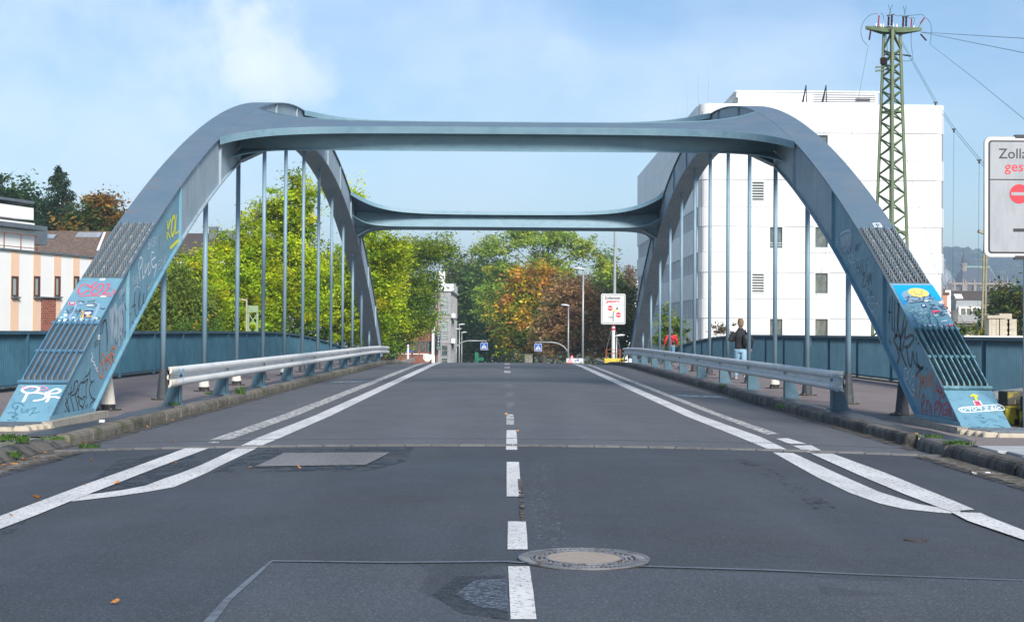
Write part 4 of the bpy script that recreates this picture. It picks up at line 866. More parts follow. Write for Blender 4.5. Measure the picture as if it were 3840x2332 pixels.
def f(mb):
    for st in ([(1045, 752), (1058, 745)], [(1030, 968), (1060, 975)], [(1100, 968), (1105, 970)], [(1140, 968), (1190, 972)]): ST_.ribbon(mb, z6(st), .012, .009, False)
    R_ = random.Random(9)
    for i in range(26):
        x, y = R_.uniform(700, 1300), R_.uniform(600, 1000); x += (y - 600) * .35
        ST_.ribbon(mb, z6([(x, y), (x + R_.uniform(-60, 60), y + R_.uniform(-25, 40)), (x + R_.uniform(-90, 90), y + R_.uniform(-40, 60))]), .006, .004)
    for st in ([(960, 800), (1050, 790), (1100, 850), (1120, 940)], [(1160, 760), (1250, 850), (1280, 940), (1285, 1040)], [(1040, 770), (1100, 720), (1090, 820)], [(740, 720), (830, 900), (860, 1050)]): ST_.ribbon(mb, z6(st), .013, .005)
art('dark_scrawl', G_dteal, RR, f)
def f(mb):
    R_ = random.Random(12)
    for i in range(60):
        x, y = R_.uniform(650, 1050), R_.uniform(560, 1020); x += (y - 560) * .5
        ST_.ribbon(mb, z6([(x, y), (x + R_.uniform(-50, 50), y + R_.uniform(-15, 25)), (x + R_.uniform(-70, 70), y + R_.uniform(-30, 40))]), R_.uniform(.006, .022), .003)
    ST_.text(mb, 'VX', (3280 + 1440 / 5.34, 1040 + 1040 / 5.34), (30, 0), (2, -8), .014)
art('scraped_paint', G_pal, RR, f)
stk(G_white, [(3628, 828), (3648, 827)][0:0] + [(3271, 838), (3300, 837), (3310, 853), (3279, 853)], 'sticker', RR); art('sticker_mark', G_black, RR, lambda mb: ST_.text(mb, 'ORO', (3281, 849), (20, 0), (-2, -8), .010, lift=.009))
def f(mb):
    for st in ([(1040, 475), (1020, 430), (1000, 385)], [(935, 405), (990, 378), (1060, 412)]): ST_.ribbon(mb, z4(st), .03, .006)
art('yellow_arrow', G_yellow, RR, f, 'yellow arrow pointing up'); stk(mat('sticker_white', (.72,) * 3), z4([(968, 482), (1100, 482), (1145, 556), (1005, 560)]), 'sticker', RR); stk(G_red, z4([(985, 490), (1078, 490), (1130, 566), (1030, 566)]), 'sticker', RR, .008, 'small red sticker under the yellow arrow'); stk(G_navy, z4([(1030, 515), (1050, 508), (1085, 528), (1035, 530)]), 'sticker', RR, .010)
def f(mb):
    ST_.ribbon(mb, z4([(800, 598), (900, 588), (1100, 572), (1300, 556), (1430, 548), (1490, 575), (1525, 620), (1500, 645), (1400, 648), (1200, 662), (900, 682), (800, 680), (735, 645), (740, 615), (800, 596)]), .017)
    for ch, x0, x1, y0, y1 in (('0', 765, 840, 665, 605), ('9', 860, 935, 665, 600), ('0', 950, 1030, 650, 595), ('9', 1050, 1130, 648, 590), ('2', 1165, 1240, 645, 588), ('6', 1280, 1340, 640, 575), ('I', 1350, 1380, 640, 580), ('X', 1375, 1480, 632, 572)):
        ST_.text(mb, ch, (3440 + x0 / 4.675 + 3, 1400 + y0 / 4.675), ((x1 - x0) / 4.675, -1), (-4, (y1 - y0) / 4.675), .014)
art('white_number', mat('chalk_white', (.74, .76, .78)), RR, f, 'number 09092 6IX in a white outline')
def f(mb):
    R_ = random.Random(2)
    for i in range(24):
        x, y = R_.uniform(780, 1500), R_.uniform(720, 960); ST_.ribbon(mb, z4([(x, y), (x + R_.uniform(10, 70), y + R_.uniform(-10, 25)), (x + R_.uniform(20, 140), y + R_.uniform(0, 40))]), .006)
art('dark_scrawl', G_dteal, RR, f)
# right rib, inner web
def f(mb):
    for st in ([(225, 320), (255, 330)], [(245, 190), (235, 420)], [(265, 170), (262, 440), (275, 500)], [(290, 210), (285, 460), (300, 560), (330, 300), (310, 240)], [(330, 240), (310, 400), (345, 560), (380, 470)], [(345, 260), (385, 350)], [(380, 360), (340, 600), (345, 700), (400, 830)], [(400, 400), (385, 560), (440, 540), (465, 570), (420, 640), (380, 650)], [(395, 450), (360, 690)], [(290, 560), (280, 600), (345, 680), (335, 560), (290, 540)], [(305, 660), (330, 740), (310, 810)], [(400, 650), (415, 780), (440, 830), (455, 700), (470, 780), (500, 830), (552, 852)], [(490, 700), (500, 800), (520, 850), (485, 920)], [(555, 828), (520, 880)], [(240, 570), (236, 610)], [(255, 595), (250, 625)], [(490, 560), (483, 595)], [(500, 620), (520, 610)], [(582, 840), (586, 868)]): SR.ribbon(mb, z3(st), .045)
    pass
art('black_tag', mat('spray_soft_black', (.06, .065, .075)), RR, f, 'large spiky black tag')
def f(mb):
    SR.text(mb, 'HILF', (3214, 1030), (44, -8), (-2, -52), .022, .2); SR.text(mb, 'ZAM!', (3235, 1075), (46, -10), (-2, -44), .022, .2); SR.ribbon(mb, [(3255, 1078), (3258, 1088)], .03); SR.ribbon(mb, [(3262, 1110), (3272, 1085)], .018, sm=False); SR.ribbon(mb, [(3260, 1085), (3273, 1112)], .018, sm=False); SR.text(mb, 'FELIT', (3206, 945), (22, -20), (4, -22), .014, .1)
art('black_tag', mat('spray_soft_black', (.06, .065, .075)), RR, f, 'black HILF ZAM! lettering')
def f(mb):
    R_ = random.Random(6)
    for i in range(22):
        x = 3152 + i * 1.9; y0 = 885 - i * .8; SR.ribbon(mb, [(x, y0 + R_.uniform(-4, 10)), (x + 3, y0 + 35), (x + R_.uniform(-3, 5), y0 + R_.uniform(55, 85))], .025, .004)
    SR.ribbon(mb, [(3150, 880), (3165, 870), (3185, 865), (3195, 880), (3190, 930), (3182, 950)], .03); SR.ribbon(mb, [(3180, 945), (3200, 960), (3195, 985), (3182, 970), (3190, 950)], .025); SR.text(mb, 'PO', (3196, 1005), (28, 14), (-1, -44), .022)
    SR.text(mb, 'REH', (3255, 1165), (40, -4), (-2, -48), .018, .2); SR.ribbon(mb, [(3265, 1165), (3280, 1180), (3290, 1205)], .016)
    for st in ([(405, 850), (380, 860), (385, 940), (410, 940), (415, 880), (398, 900)], [(440, 840), (420, 900), (430, 1000), (455, 860)], [(460, 870), (478, 960)], [(450, 930), (480, 915)], [(370, 940), (430, 1060), (470, 1110)], [(470, 990), (450, 1030), (480, 1060)]): SR.ribbon(mb, z3(st), .022, .004)
    SR.text(mb, 'XLB', (3110, 935), (36, -20), (-2, -24), .012)
art('white_tag', mat('spray_blue_white', (.45, .55, .64)), RR, f, 'faded white tags')
def f(mb):
    for st in ([(495, 930), (525, 925), (520, 1060), (500, 1120), (480, 1090), (490, 1000)], [(535, 1020), (550, 920), (562, 1015)], [(538, 980), (560, 975)], [(585, 915), (565, 945), (585, 975), (575, 1020), (560, 1030)], [(605, 905), (600, 1000), (615, 1000)], [(600, 950), (612, 948)], [(628, 1010), (620, 900), (640, 890), (640, 945), (625, 955), (660, 1070)], [(655, 950), (652, 1000)]): SR.ribbon(mb, z3(st), .03)
art('orange_tag', G_orange, RR, f, 'orange JASER tag')
def f(mb):
    for st in ([(690, 960), (685, 1000), (672, 1030), (680, 1060), (700, 1060)], [(705, 1020), (698, 1060), (715, 1085), (722, 1040), (705, 1020)], [(728, 1040), (730, 1110), (748, 1110), (745, 1070)], [(545, 1280), (540, 1150), (555, 1095), (568, 1140), (540, 1200)], [(555, 1230), (580, 1260)], [(590, 1280), (585, 1180), (605, 1150), (615, 1270)], [(625, 1180), (635, 1290), (650, 1310)], [(660, 1280), (665, 1190), (685, 1160), (690, 1210), (665, 1240)], [(695, 1150), (740, 1300)], [(735, 1170), (700, 1290)], [(775, 1170), (745, 1200), (745, 1270), (770, 1280), (772, 1235), (755, 1240)], [(785, 1300), (790, 1170), (805, 1290)], [(815, 1310), (812, 1180), (830, 1190), (828, 1240)], [(840, 1320), (845, 1210), (860, 1240)], [(845, 1270), (858, 1280)], [(875, 1340), (885, 1380)], [(710, 1110), (705, 1150), (720, 1190)], [(660, 1290), (655, 1340)], [(840, 1300), (850, 1350)]): SR.ribbon(mb, z3(st), .028)
art('red_tag', G_dred, RR, f, 'red drippy tag at the foot')
# guard rail end pieces
for (g, X, y0, zc_), sx, m in ((gl, -1, G_lbl), (gr, 1, G_lbl)):
    s_ = Surf(lambda px, py, X=X, sx=sx: onx(px, py, X - sx * .098), lambda p, sx=sx: V((-sx, 0, 0)))
    mb = MB()
    if sx < 0: s_.text(mb, 'MSO', (650, 1406), (42, -3), (0, -20), .018, .3); s_.ribbon(mb, [(662, 1422), (658, 1445)], .02, sm=False); s_.ribbon(mb, [(685, 1410), (690, 1440)], .02, sm=False)
    else: s_.text(mb, 'MSO', (3108, 1426), (58, 2), (0, -22), .018, .2); s_.text(mb, 'MSH', (3110, 1464), (58, 4), (0, -22), .018, .2)
    mb.build('blue_tag', m, g)
# ================================================================== TREES
def leafmesh(name, C, size, cols, rng, droop=0., parent=None, asp=.5, kind=None):
    """one leaf-shaped quad pair per point in C, coloured per leaf"""
    n = len(C)
    d = rng.normal(size=(n, 3)); d[:, 2] = d[:, 2] * .5 - droop; d /= np.linalg.norm(d, axis=1)[:, None]
    u = rng.normal(size=(n, 3)); u[:, 2] += .6; s = np.cross(d, u); s /= np.linalg.norm(s, axis=1)[:, None]
    l = size * (.45 + 1.15 * rng.uniform(0, 1, n) ** 1.6)[:, None]; w = l * asp * .5; nn = np.cross(s, d)
    P = np.stack([C - d * l * .5, C + s * w + nn * l * .08, C + d * l * .5 - nn * l * .10, C - s * w + nn * l * .08], 1).reshape(-1, 3)
    me = bpy.data.meshes.new(name); me.vertices.add(4 * n); me.vertices.foreach_set('co', P.ravel().astype(np.float32))
    me.loops.add(4 * n); me.loops.foreach_set('vertex_index', np.arange(4 * n, dtype=np.int32))
    me.polygons.add(n); me.polygons.foreach_set('loop_start', np.arange(0, 4 * n, 4, dtype=np.int32))
    me.update(calc_edges=True)
    ca = me.color_attributes.new('leafcol', 'FLOAT_COLOR', 'POINT')
    c4 = np.ones((4 * n, 4), np.float32); c4[:, :3] = np.repeat(cols, 4, 0); ca.data.foreach_set('color', c4.ravel())
    me.materials.append(M_leaf)
    o = bpy.data.objects.new(name, me); COL.objects.link(o); o.parent = parent
    if kind: o['kind'] = kind
    return o
def tree(label, base, H, crown, nclump, per, leaf, pal, seed, clump=.8, droop=0., trunk=.25, cat='tree', group=None, barkm=None, flat_=.55, limbs=26, name='broadleaf_tree', asp=.5, lean=(0, 0), shell=.45, patch=0.):
    """crown: ellipsoids (dx,dy,z,rx,ry,rz) relative to the base; pal: [(rgb, weight)]"""
    rng = np.random.default_rng(seed); R = random.Random(seed)
    t = thing(name, label, cat, base, group)
    vol = np.array([c[3] * c[4] * c[5] for c in crown]) ** .8; vol /= vol.sum()
    idx = rng.choice(len(crown), nclump, p=vol); cr = np.array(crown, float)[idx]
    d = rng.normal(size=(nclump, 3)); d /= np.linalg.norm(d, axis=1)[:, None]
    rad = rng.uniform(0, 1, nclump) ** shell
    lump = 1 + .16 * np.sin(d[:, 0] * 5 + seed) * np.cos(d[:, 2] * 6 + seed * 2) + rng.normal(0, .05, nclump)
    Cc = cr[:, :3] + d * cr[:, 3:] * (rad * lump)[:, None]
    W = np.array([p[1] for p in pal], float); W /= W.sum(); P = np.array([p[0] for p in pal])
    if patch:                                  # neighbouring clumps share a colour (autumn comes by the branch)
        k = rng.normal(size=(3,)) ; f = np.sin(Cc @ (rng.normal(size=3) * patch) + seed) + .6 * np.sin(Cc @ (rng.normal(size=3) * patch * 1.9) + 1)
        f = (f + rng.normal(0, .35, nclump)); q = np.argsort(np.argsort(f)) / nclump; ci = np.searchsorted(np.cumsum(W), q).clip(0, len(P) - 1)
    else: ci = rng.choice(len(P), nclump, p=W)
    ccol = P[ci] * rng.uniform(.62, 1.3, (nclump, 1)) * (1 + rng.normal(0, .05, (nclump, 3)))
    cs = clump * rng.uniform(.55, 1.35, nclump)
    off = rng.normal(size=(nclump, per, 3)) * cs[:, None, None] * .42; off[:, :, 2] *= flat_
    sp = d.copy(); sp[:, 2] *= .4; sp += rng.normal(size=(nclump, 3)) * .5; sp /= np.linalg.norm(sp, axis=1)[:, None]; off += sp[:, None, :] * rng.normal(size=(nclump, per, 1)) * cs[:, None, None] * .62
    if droop: off[:, :, 2] -= np.abs(rng.normal(size=(nclump, per))) * droop * cs[:, None]
    LC = (Cc[:, None, :] + off).reshape(-1, 3); lc = np.repeat(ccol, per, 0) * rng.uniform(.75, 1.25, (nclump * per, 1))
    leafmesh('crown', LC, leaf, np.clip(lc, 0, 1), rng, droop * .6, t, asp)
    top = max(c[2] for c in crown); bm_ = barkm or M_bark
    tb = MB(); zz = np.linspace(0, top * .92, 8)
    axis = [V((lean[0] * (z / top) + R.uniform(-.12, .12) * (z > .5), lean[1] * (z / top) + R.uniform(-.12, .12) * (z > .5), z - .3 * (z == 0))) for z in zz]
    B = V(base)
    tb.tube([B + p for p in axis], [trunk * (1.25 if i == 0 else 1 - .85 * i / 7) for i in range(8)], 9); tb.build('trunk', bm_, t, smooth=True)
    lb = MB(); sel = rng.choice(nclump, min(limbs, nclump), replace=False); bot = min(c[2] - c[5] for c in crown)
    for i in sel:
        e = V(Cc[i]); z0 = max(bot * .55 + .4, min(e.z * .75, e.z - .35 * V((e.x, e.y)).length)) ; k = max(0, min(6.99, z0 / (top * .92) * 7)); a = axis[int(k)].lerp(axis[min(7, int(k) + 1)], k - int(k))
        m = a.lerp(e, .5) + V((R.uniform(-.3, .3), R.uniform(-.3, .3), .12 * (e - a).length)); r0 = trunk * max(.16, .52 * (1 - k / 8))
        lb.tube([B + a, B + a.lerp(m, .5) + V((0, 0, .1)), B + m, B + e.lerp(m, .4) + V((0, 0, .08)), B + e], [r0, r0 * .75, r0 * .55, r0 * .35, r0 * .12], 5, False)
    if limbs: o = lb.build('limbs', bm_, t, smooth=True); o['kind'] = 'stuff'
    return t
def tbase(px, Y, py=1250):
    p = at(px, py, Y); return (p.x, Y, terr(p.x, Y))
def zat(px, py, Y): return at(px, py, Y).z
def ell(b, L_):                                # crown ellipsoids from photo extents: (px, py, rx_px, rz_px, depth)
    out = []; Y = b[1]
    for px, py, rx, rz_, dp in L_:
        p = at(px, py, Y); s = F / Y; out.append((p.x - b[0], dp, p.z - b[2], rx / s, rx / s * .9, rz_ / s))
    return out
YG = [((.50, .60, .018), 4), ((.38, .52, .018), 3), ((.20, .32, .016), 1.6), ((.62, .64, .025), 1.2)]
MG = [((.13, .24, .04), 4), ((.19, .31, .04), 3), ((.09, .17, .03), 2), ((.28, .32, .04), .8)]
DG = [((.095, .18, .04), 4), ((.14, .25, .045), 3), ((.065, .12, .03), 1.6), ((.17, .23, .045), .8)]
# bright locust trees beyond the left railing
b = tbase(900, 84); tree('tall yellow green locust tree behind the left arch, its top under the near crossbeam', b, 17, ell(b, [(1120, 740, 70, 90, 0), (1010, 800, 70, 90, 1), (1090, 900, 110, 110, .4), (960, 920, 80, 110, -.5), (850, 940, 60, 80, 0), (800, 1050, 80, 110, -.5), (960, 1080, 170, 150, -1), (1150, 1060, 110, 140, 0), (890, 1200, 200, 90, -1)]), 640, 150, .185, YG, 11, .62, .15, .32, group='yellow green locust trees', shell=.5)
b = tbase(1390, 92); tree('yellow green locust tree right behind the far left arch foot', b, 15, ell(b, [(1380, 870, 50, 60, 0), (1320, 760, 50, 70, 0), (1420, 1000, 95, 110, -1), (1480, 940, 60, 50, -2), (1400, 1160, 120, 140, -1), (1270, 1100, 90, 190, 0)]), 440, 145, .19, YG, 12, .66, .12, .3, group='yellow green locust trees', shell=.5)
b = tbase(690, 78); tree('smaller yellow green locust tree low beyond the left railing', b, 12, ell(b, [(740, 1000, 60, 60, 0), (690, 1060, 90, 70, 0), (640, 1080, 60, 60, 0), (760, 1130, 90, 90, 0)]), 225, 135, .18, YG, 13, .6, .15, .2, group='yellow green locust trees', shell=.5)
b = tbase(610, 70); tree('weeping olive green birch with pale bare twigs close behind the left railing', b, 11, ell(b, [(670, 1000, 35, 60, 0), (610, 1080, 80, 90, 0), (700, 1110, 90, 100, -.5), (560, 1180, 80, 90, -1), (760, 1180, 70, 80, 0)]), 420, 60, .16, [((.18, .26, .045), 4), ((.26, .33, .05), 3), ((.10, .17, .035), 1.6), ((.28, .28, .07), .7)], 14, .55, 1.5, .16, name='birch_tree', barkm=M_barkp, flat_=1.0, limbs=30)
b = tbase(1440, 118); tree('feathery mid green honey locust with dark limbs beside the hotel', b, 15, ell(b, [(1540, 950, 100, 60, 0), (1630, 935, 60, 45, 0), (1480, 1080, 110, 110, -1), (1580, 1080, 70, 80, 0), (1490, 1200, 90, 80, 0), (1440, 1270, 90, 50, 0), (1575, 1180, 60, 65, 0), (1690, 950, 35, 35, 0)]), 520, 125, .20, [((.19, .31, .035), 4), ((.27, .38, .035), 3), ((.11, .20, .028), 1.6), ((.38, .40, .04), 1)], 15, .9, .25, .4, limbs=40, shell=.55)
b = tbase(1280, 130); tree('dark green broadleaf tree behind the yellow locusts', b, 15, ell(b, [(1160, 1080, 160, 150, 0), (1290, 1180, 180, 130, 0), (1000, 1180, 160, 140, 0)]), 330, 55, .42, DG, 16, 1.3, .1, .3, limbs=10)
b = tbase(1790, 225); tree('broad dark green tree in the shade left of the chestnut, behind the lamps', b, 16, ell(b, [(1750, 1080, 60, 90, 0), (1800, 1140, 90, 120, 0), (1840, 1060, 60, 80, 0), (1790, 1260, 100, 100, 0), (1755, 1190, 50, 120, 0), (1870, 1240, 80, 130, 0)]), 560, 60, .5, DG, 17, 1.7, .1, .5, limbs=16)
b = tbase(1720, 245); tree('olive and brown tinged tree rising behind the hotel', b, 17, ell(b, [(1740, 1020, 60, 60, 0), (1790, 1050, 50, 60, 0), (1690, 1060, 50, 80, 0), (1730, 1130, 90, 80, 0)]), 240, 50, .5, [((.16, .18, .04), 3), ((.11, .15, .035), 3), ((.25, .17, .05), 2)], 18, 1.4, .1, .4, limbs=8)
b = tbase(2040, 205); tree('tall airy light green poplar standing over the autumn trees', b, 22, ell(b, [(1850, 930, 70, 45, 0), (1960, 890, 80, 40, 0), (2080, 890, 80, 45, 0), (2060, 990, 80, 60, 0), (1890, 1010, 60, 50, 0), (2190, 930, 60, 50, 0), (1850, 1080, 50, 60, 0), (2270, 1010, 40, 50, 0), (1800, 960, 30, 30, 0), (2000, 1080, 110, 70, 0), (1830, 1160, 50, 60, 0)]), 640, 54, .42, [((.34, .48, .06), 4), ((.48, .58, .09), 3), ((.20, .30, .045), 1.6), ((.56, .60, .07), .8)], 19, 1.1, .1, .5, name='poplar_tree', limbs=60, shell=.6)
b = tbase(1995, 172); tree('horse chestnut turning yellow and rust orange in the middle of the street end', b, 14, ell(b, [(2000, 1050, 90, 70, 0), (2080, 1030, 60, 60, 0), (1950, 1120, 80, 80, 0), (2050, 1130, 90, 90, 0), (1920, 1210, 80, 80, 0), (2000, 1230, 100, 80, 0), (1940, 1280, 60, 40, 0)]), 520, 58, .40, [((.15, .26, .03), 2.0), ((.32, .40, .03), 1.8), ((.72, .55, .03), 2.4), ((.66, .32, .05), 1.8), ((.40, .18, .05), .7)], 20, 1.05, .3, .5, name='chestnut_tree', limbs=26, patch=.75)
b = tbase(2150, 158); tree('brown leaved tree dried by autumn behind the right street lamps', b, 13, ell(b, [(2140, 1080, 80, 50, 0), (2120, 1150, 90, 80, 0), (2200, 1150, 70, 90, 0), (2130, 1240, 100, 90, 0), (2220, 1260, 70, 80, 0), (2060, 1250, 70, 80, 0)]), 560, 58, .34, [((.56, .33, .14), 4), ((.70, .47, .23), 3), ((.33, .20, .08), 1.6), ((.26, .26, .06), 1.4)], 21, .95, .2, .4, name='maple_tree', limbs=16)
b = tbase(2330, 178); tree('dark green tree filling the gap beside the right arch foot', b, 12, ell(b, [(2340, 1100, 60, 60, 0), (2300, 1170, 80, 80, 0), (2370, 1200, 60, 110, 0), (2290, 1270, 90, 90, 0)]), 330, 52, .40, [((.07, .10, .025), 4), ((.11, .14, .03), 2), ((.17, .14, .04), 1.4), ((.04, .07, .02), 2)], 22, 1.2, .1, .4, limbs=12)
b = tbase(2290, 215); tree('light green tree peeping over the sign at the far right kerb', b, 14, ell(b, [(2270, 1000, 45, 60, 0), (2240, 1090, 60, 50, 0), (2290, 1080, 40, 60, 0)]), 120, 46, .45, MG, 23, 1.2, .1, .3, limbs=14)
b = tbase(2360, 260); tree('thin brownish birch far off beside the white office block', b, 15, ell(b, [(2358, 1010, 26, 34, 0), (2345, 1050, 30, 30, 0), (2372, 1060, 24, 40, 0)]), 110, 34, .32, [((.36, .22, .11), 3), ((.26, .19, .10), 2)], 24, 1.1, 1.0, .14, name='birch_tree', barkm=M_barkp, limbs=18)
# behind the left building
b = tbase(215, 135); t = thing('spruce_tree', 'tall dark spruce with drooping boughs over the left roofs', 'tree', b)
rng = np.random.default_rng(31); tp_, bt = zat(215, 622, 135), zat(215, 930, 135); pts = []; cl = []; lb = MB(); R_ = random.Random(31)
for k in range(120):
    f_ = (k + R_.random()) / 120; z = tp_ - (tp_ - bt) * f_; ln = (.25 + 3.0 * f_ ** .75) * R_.uniform(.55, 1.15); a_ = R_.uniform(0, 6.283); n = int(26 + 70 * f_)
    r_ = rng.uniform(.12, 1, n) ** .7 * ln; sw = rng.normal(0, .22, n) * (.4 + r_ * .25); c_, s_ = math.cos(a_), math.sin(a_)
    q = np.stack([r_ * c_ - sw * s_, r_ * s_ + sw * c_, z - b[2] - .18 * r_ + .05 * r_ ** 2 - np.abs(rng.normal(0, .30, n))], 1); pts.append(q); cl.append(np.tile(np.array([.042, .088, .036]) * R_.uniform(.65, 1.5), (n, 1)))
    lb.tube([V(b) + V((0, 0, z - b[2])), V(b) + V((ln * c_, ln * s_, z - b[2] - .1 * ln))], [.05, .015], 4, False)
leafmesh('crown', np.concatenate(pts), .38, np.concatenate(cl), rng, .9, t, .3); lb.build('limbs', M_bark, t)['kind'] = 'stuff'
MB().tube([V(b), (b[0], b[1], tp_)], [.3, .03], 8).build('trunk', M_bark, t)
b = tbase(70, 140); tree('dark green tree left of the spruce at the photo edge', b, 15, ell(b, [(60, 760, 110, 70, 0), (-40, 740, 80, 80, 0), (150, 830, 110, 80, 0), (20, 830, 120, 80, 0)]), 330, 52, .40, [((.06, .12, .03), 4), ((.04, .085, .025), 3), ((.09, .15, .03), 1)], 32, 1.2, .1, .4, limbs=10)
b = tbase(370, 128); tree('tree with green top and rust orange flanks between spruce and left arch', b, 13, ell(b, [(385, 770, 55, 45, 0), (330, 830, 75, 50, 0), (420, 830, 45, 60, 0), (290, 860, 60, 40, 0)]), 240, 50, .36, [((.07, .13, .025), 2.2), ((.16, .16, .03), 1.5), ((.34, .19, .03), 2), ((.24, .11, .03), .9)], 33, 1.0, .1, .3, limbs=14, patch=.9)
b = tbase(840, 150); tree('green tree far behind the bright locusts, filling the gaps', b, 14, ell(b, [(700, 1050, 150, 110, 0), (850, 1080, 160, 130, 0), (540, 1120, 140, 90, 0)]), 300, 50, .45, MG, 34, 1.4, .1, .3, limbs=8)
# right side
b = tbase(3770, 118); tree('green tree with a yellowing crown behind the beige blocks', b, 11, ell(b, [(3790, 1130, 70, 55, 0), (3740, 1190, 70, 60, 0), (3840, 1180, 80, 80, 0), (3720, 1240, 50, 40, 0), (3900, 1150, 80, 90, 0)]), 300, 58, .32, [((.08, .13, .022), 4), ((.14, .17, .025), 2), ((.05, .09, .02), 2), ((.22, .17, .035), .7)], 35, .85, .1, .3, limbs=12)
def shrub(label, px, py0, py1, rx, Y, pal, seed, n=40, per=40, leaf=.12, zb=None):
    p = at(px, py1, Y); b = (p.x, Y, p.z if zb is None else zb); s = F / Y; h = (py1 - py0) / s
    return tree(label, b, h, [(0, 0, h * .55, rx / s, rx / s * .8, h * .45)], n, per, leaf, pal, seed, rx / s * .35, .1, .03, cat='shrub', name='shrub', limbs=14, shell=.6)
shrub('light green sumac shrub against the white office block, behind the woman in red', 2515, 1165, 1330, 62, 84, [((.20, .30, .05), 3), ((.28, .36, .06), 2), ((.12, .2, .04), 1)], 41, 60, 40, .22)
shrub('thin rust speckled shrub on the railing between woman and man', 2700, 1200, 1275, 55, 83, [((.20, .14, .06), 2), ((.14, .18, .06), 2), ((.30, .12, .06), 1)], 42, 26, 22, .14)
shrub('dark shrub growing through the slats at the right railing bend', 2580, 1270, 1350, 22, 82, [((.10, .15, .04), 3), ((.2, .08, .04), 1)], 43, 18, 26, .14)
shrub('low shrub with yellow blossoms along the left railing', 720, 1215, 1262, 130, 64, [((.14, .24, .04), 4), ((.60, .40, .03), 1), ((.09, .17, .03), 2)], 44, 60, 40, .14)
shrub('slender yellow green sprigs climbing the twin mast', 3690, 1200, 1275, 18, 50, [((.30, .30, .05), 2), ((.45, .38, .06), 1.5), ((.16, .2, .05), 1)], 45, 22, 24, .09)
shrub('sparse green bush in front of the cream house wall', 3610, 1215, 1262, 60, 60, [((.14, .2, .04), 3), ((.24, .24, .05), 1)], 46, 22, 26, .13)
# ================================================================== WHITE OFFICE BLOCK
YB, XB, XE, ZT, YE = 106.0, 14.45, 32.75, 18.55, 156.0
ob = thing('office_block', 'bright white panelled office block with few square windows behind the right arch', 'building', (XB, YB, -6.4))
MB().box(((XB + XE) / 2, (YB + YE) / 2 + .15, (ZT - .5 - 6.4) / 2), (XE - XB - .24, YE - YB - .1, ZT - .5 + 6.4)).build('wall', M_joint, ob)
MB().box(((XB + XE) / 2, (YB + YE) / 2, ZT - .15), (XE - XB - .5, YE - YB - .5, .3)).build('roof', M_whites, ob)
bands = [385, 494, 595, 670, 772, 845, 942, 1017, 1116, 1189, 1290, 1362, 1460, 1534]
zb = [zat(2900, p + 5, YB) for p in bands]
XS = [XB + .85 + (XE - XB - 1.7) * i / 10 for i in range(11)]
wins = []                                     # (x0,x1,z0,z1,kind)
def wrect(px0, py0, px1, py1, kind): a = at(px0, py0, YB); c = at(px1, py1, YB); wins.append((a.x, c.x, c.z, a.z, kind))
for y0, y1, k in ((675, 761, 'l'), (847, 935, 'r'), (1019, 1105, 'l'), (1191, 1275, 'g'), (1363, 1440, 'g')): wrect(2816 if k == 'l' else 2882, y0, 2870 if k == 'l' else 2940, y1, k)
for y0 in (503, 847, 1019, 1191): wrect(3052, y0, 3110, y0 + 86, 'g')
def cut(x0, x1, z0, z1):                       # panel rectangles around the windows
    segs = [(x0, x1, z0, z1)]
    for wx0, wx1, wz0, wz1, k in wins:
        out = []
        for a, b2, c, d in segs:
            if wx1 <= a or wx0 >= b2 or wz1 <= c or wz0 >= d: out.append((a, b2, c, d)); continue
            if wx0 > a: out.append((a, wx0, c, d))
            if wx1 < b2: out.append((wx1, b2, c, d))
            m0, m1 = max(a, wx0), min(b2, wx1)
            if wz1 < d: out.append((m0, m1, wz1, d))
            if wz0 > c: out.append((m0, m1, c, wz0))
        segs = out
    return segs
for j in range(len(zb) - 1):
    proud = .10 if j % 2 == 0 else .05
    for i in range(10):
        for a, b2, c, d in cut(XS[i], XS[i + 1], zb[j + 1], zb[j]):
            if b2 - a > .05 and d - c > .05:
                mb = MB(); mb.box(((a + b2) / 2, YB - proud / 2 + .06, (c + d) / 2), (b2 - a - .008, proud + .12, d - c - .034)); mb.build('facade_panel', M_white, ob)
    # rounded corners
    for cx, sg in ((XB + .85, -1), (XE - .85, 1)):
        mb = MB(); r_ = .85 + proud - .02; arc = [(cx + sg * r_ * math.sin(t), YB + .82 - r_ * math.cos(t)) for t in np.linspace(0, math.pi / 2, 8)]
        mb.grid([[(x, y, zb[j + 1] + .011) for x, y in arc], [(x, y, zb[j] - .011) for x, y in arc]]); mb.add([(x, y, zb[j] - .011) for x, y in arc] + [(cx, YB + .82, zb[j] - .011)], [tuple(range(9))]); mb.build('corner_panel', M_white, ob, smooth=False)
for wx0, wx1, wz0, wz1, k in wins:
    f_ = MB(); th = .09; y = YB - .02
    for a, b2, c, d in ((wx0, wx0 + th, wz0, wz1), (wx1 - th * 1.5, wx1, wz0, wz1), (wx0 + th, wx1 - th * 1.5, wz1 - th, wz1), (wx0 + th, wx1 - th * 1.5, wz0, wz0 + th)): f_.box(((a + b2) / 2, y + .10, (c + d) / 2), (b2 - a, .30, d - c))
    fr = f_.build('window', M_frame, ob)
    MB().box(((wx0 + wx1) / 2, YB + .14, (wz0 + wz1) / 2), (wx1 - wx0 - .1, .03, wz1 - wz0 - .1)).build('pane', M_glass, fr)
    if k == 'l':
        for q in range(8): z = wz0 + .16 + (wz1 - wz0 - .3) * q / 7; MB().box(((wx0 + wx1) / 2, YB - .02, z), (wx1 - wx0 - .2, .10, .05), Matrix.Rotation(.5, 3, 'X')).build('louvre_slat', M_frame, fr)
    if k == 'r':
        for q in range(2): z = wz0 + .28 + q * .18; MB().box(((wx0 + wx1) / 2, YB - .10, z), (wx1 - wx0 + .16, .03, .035)).build('guard_bar', M_frame, fr)
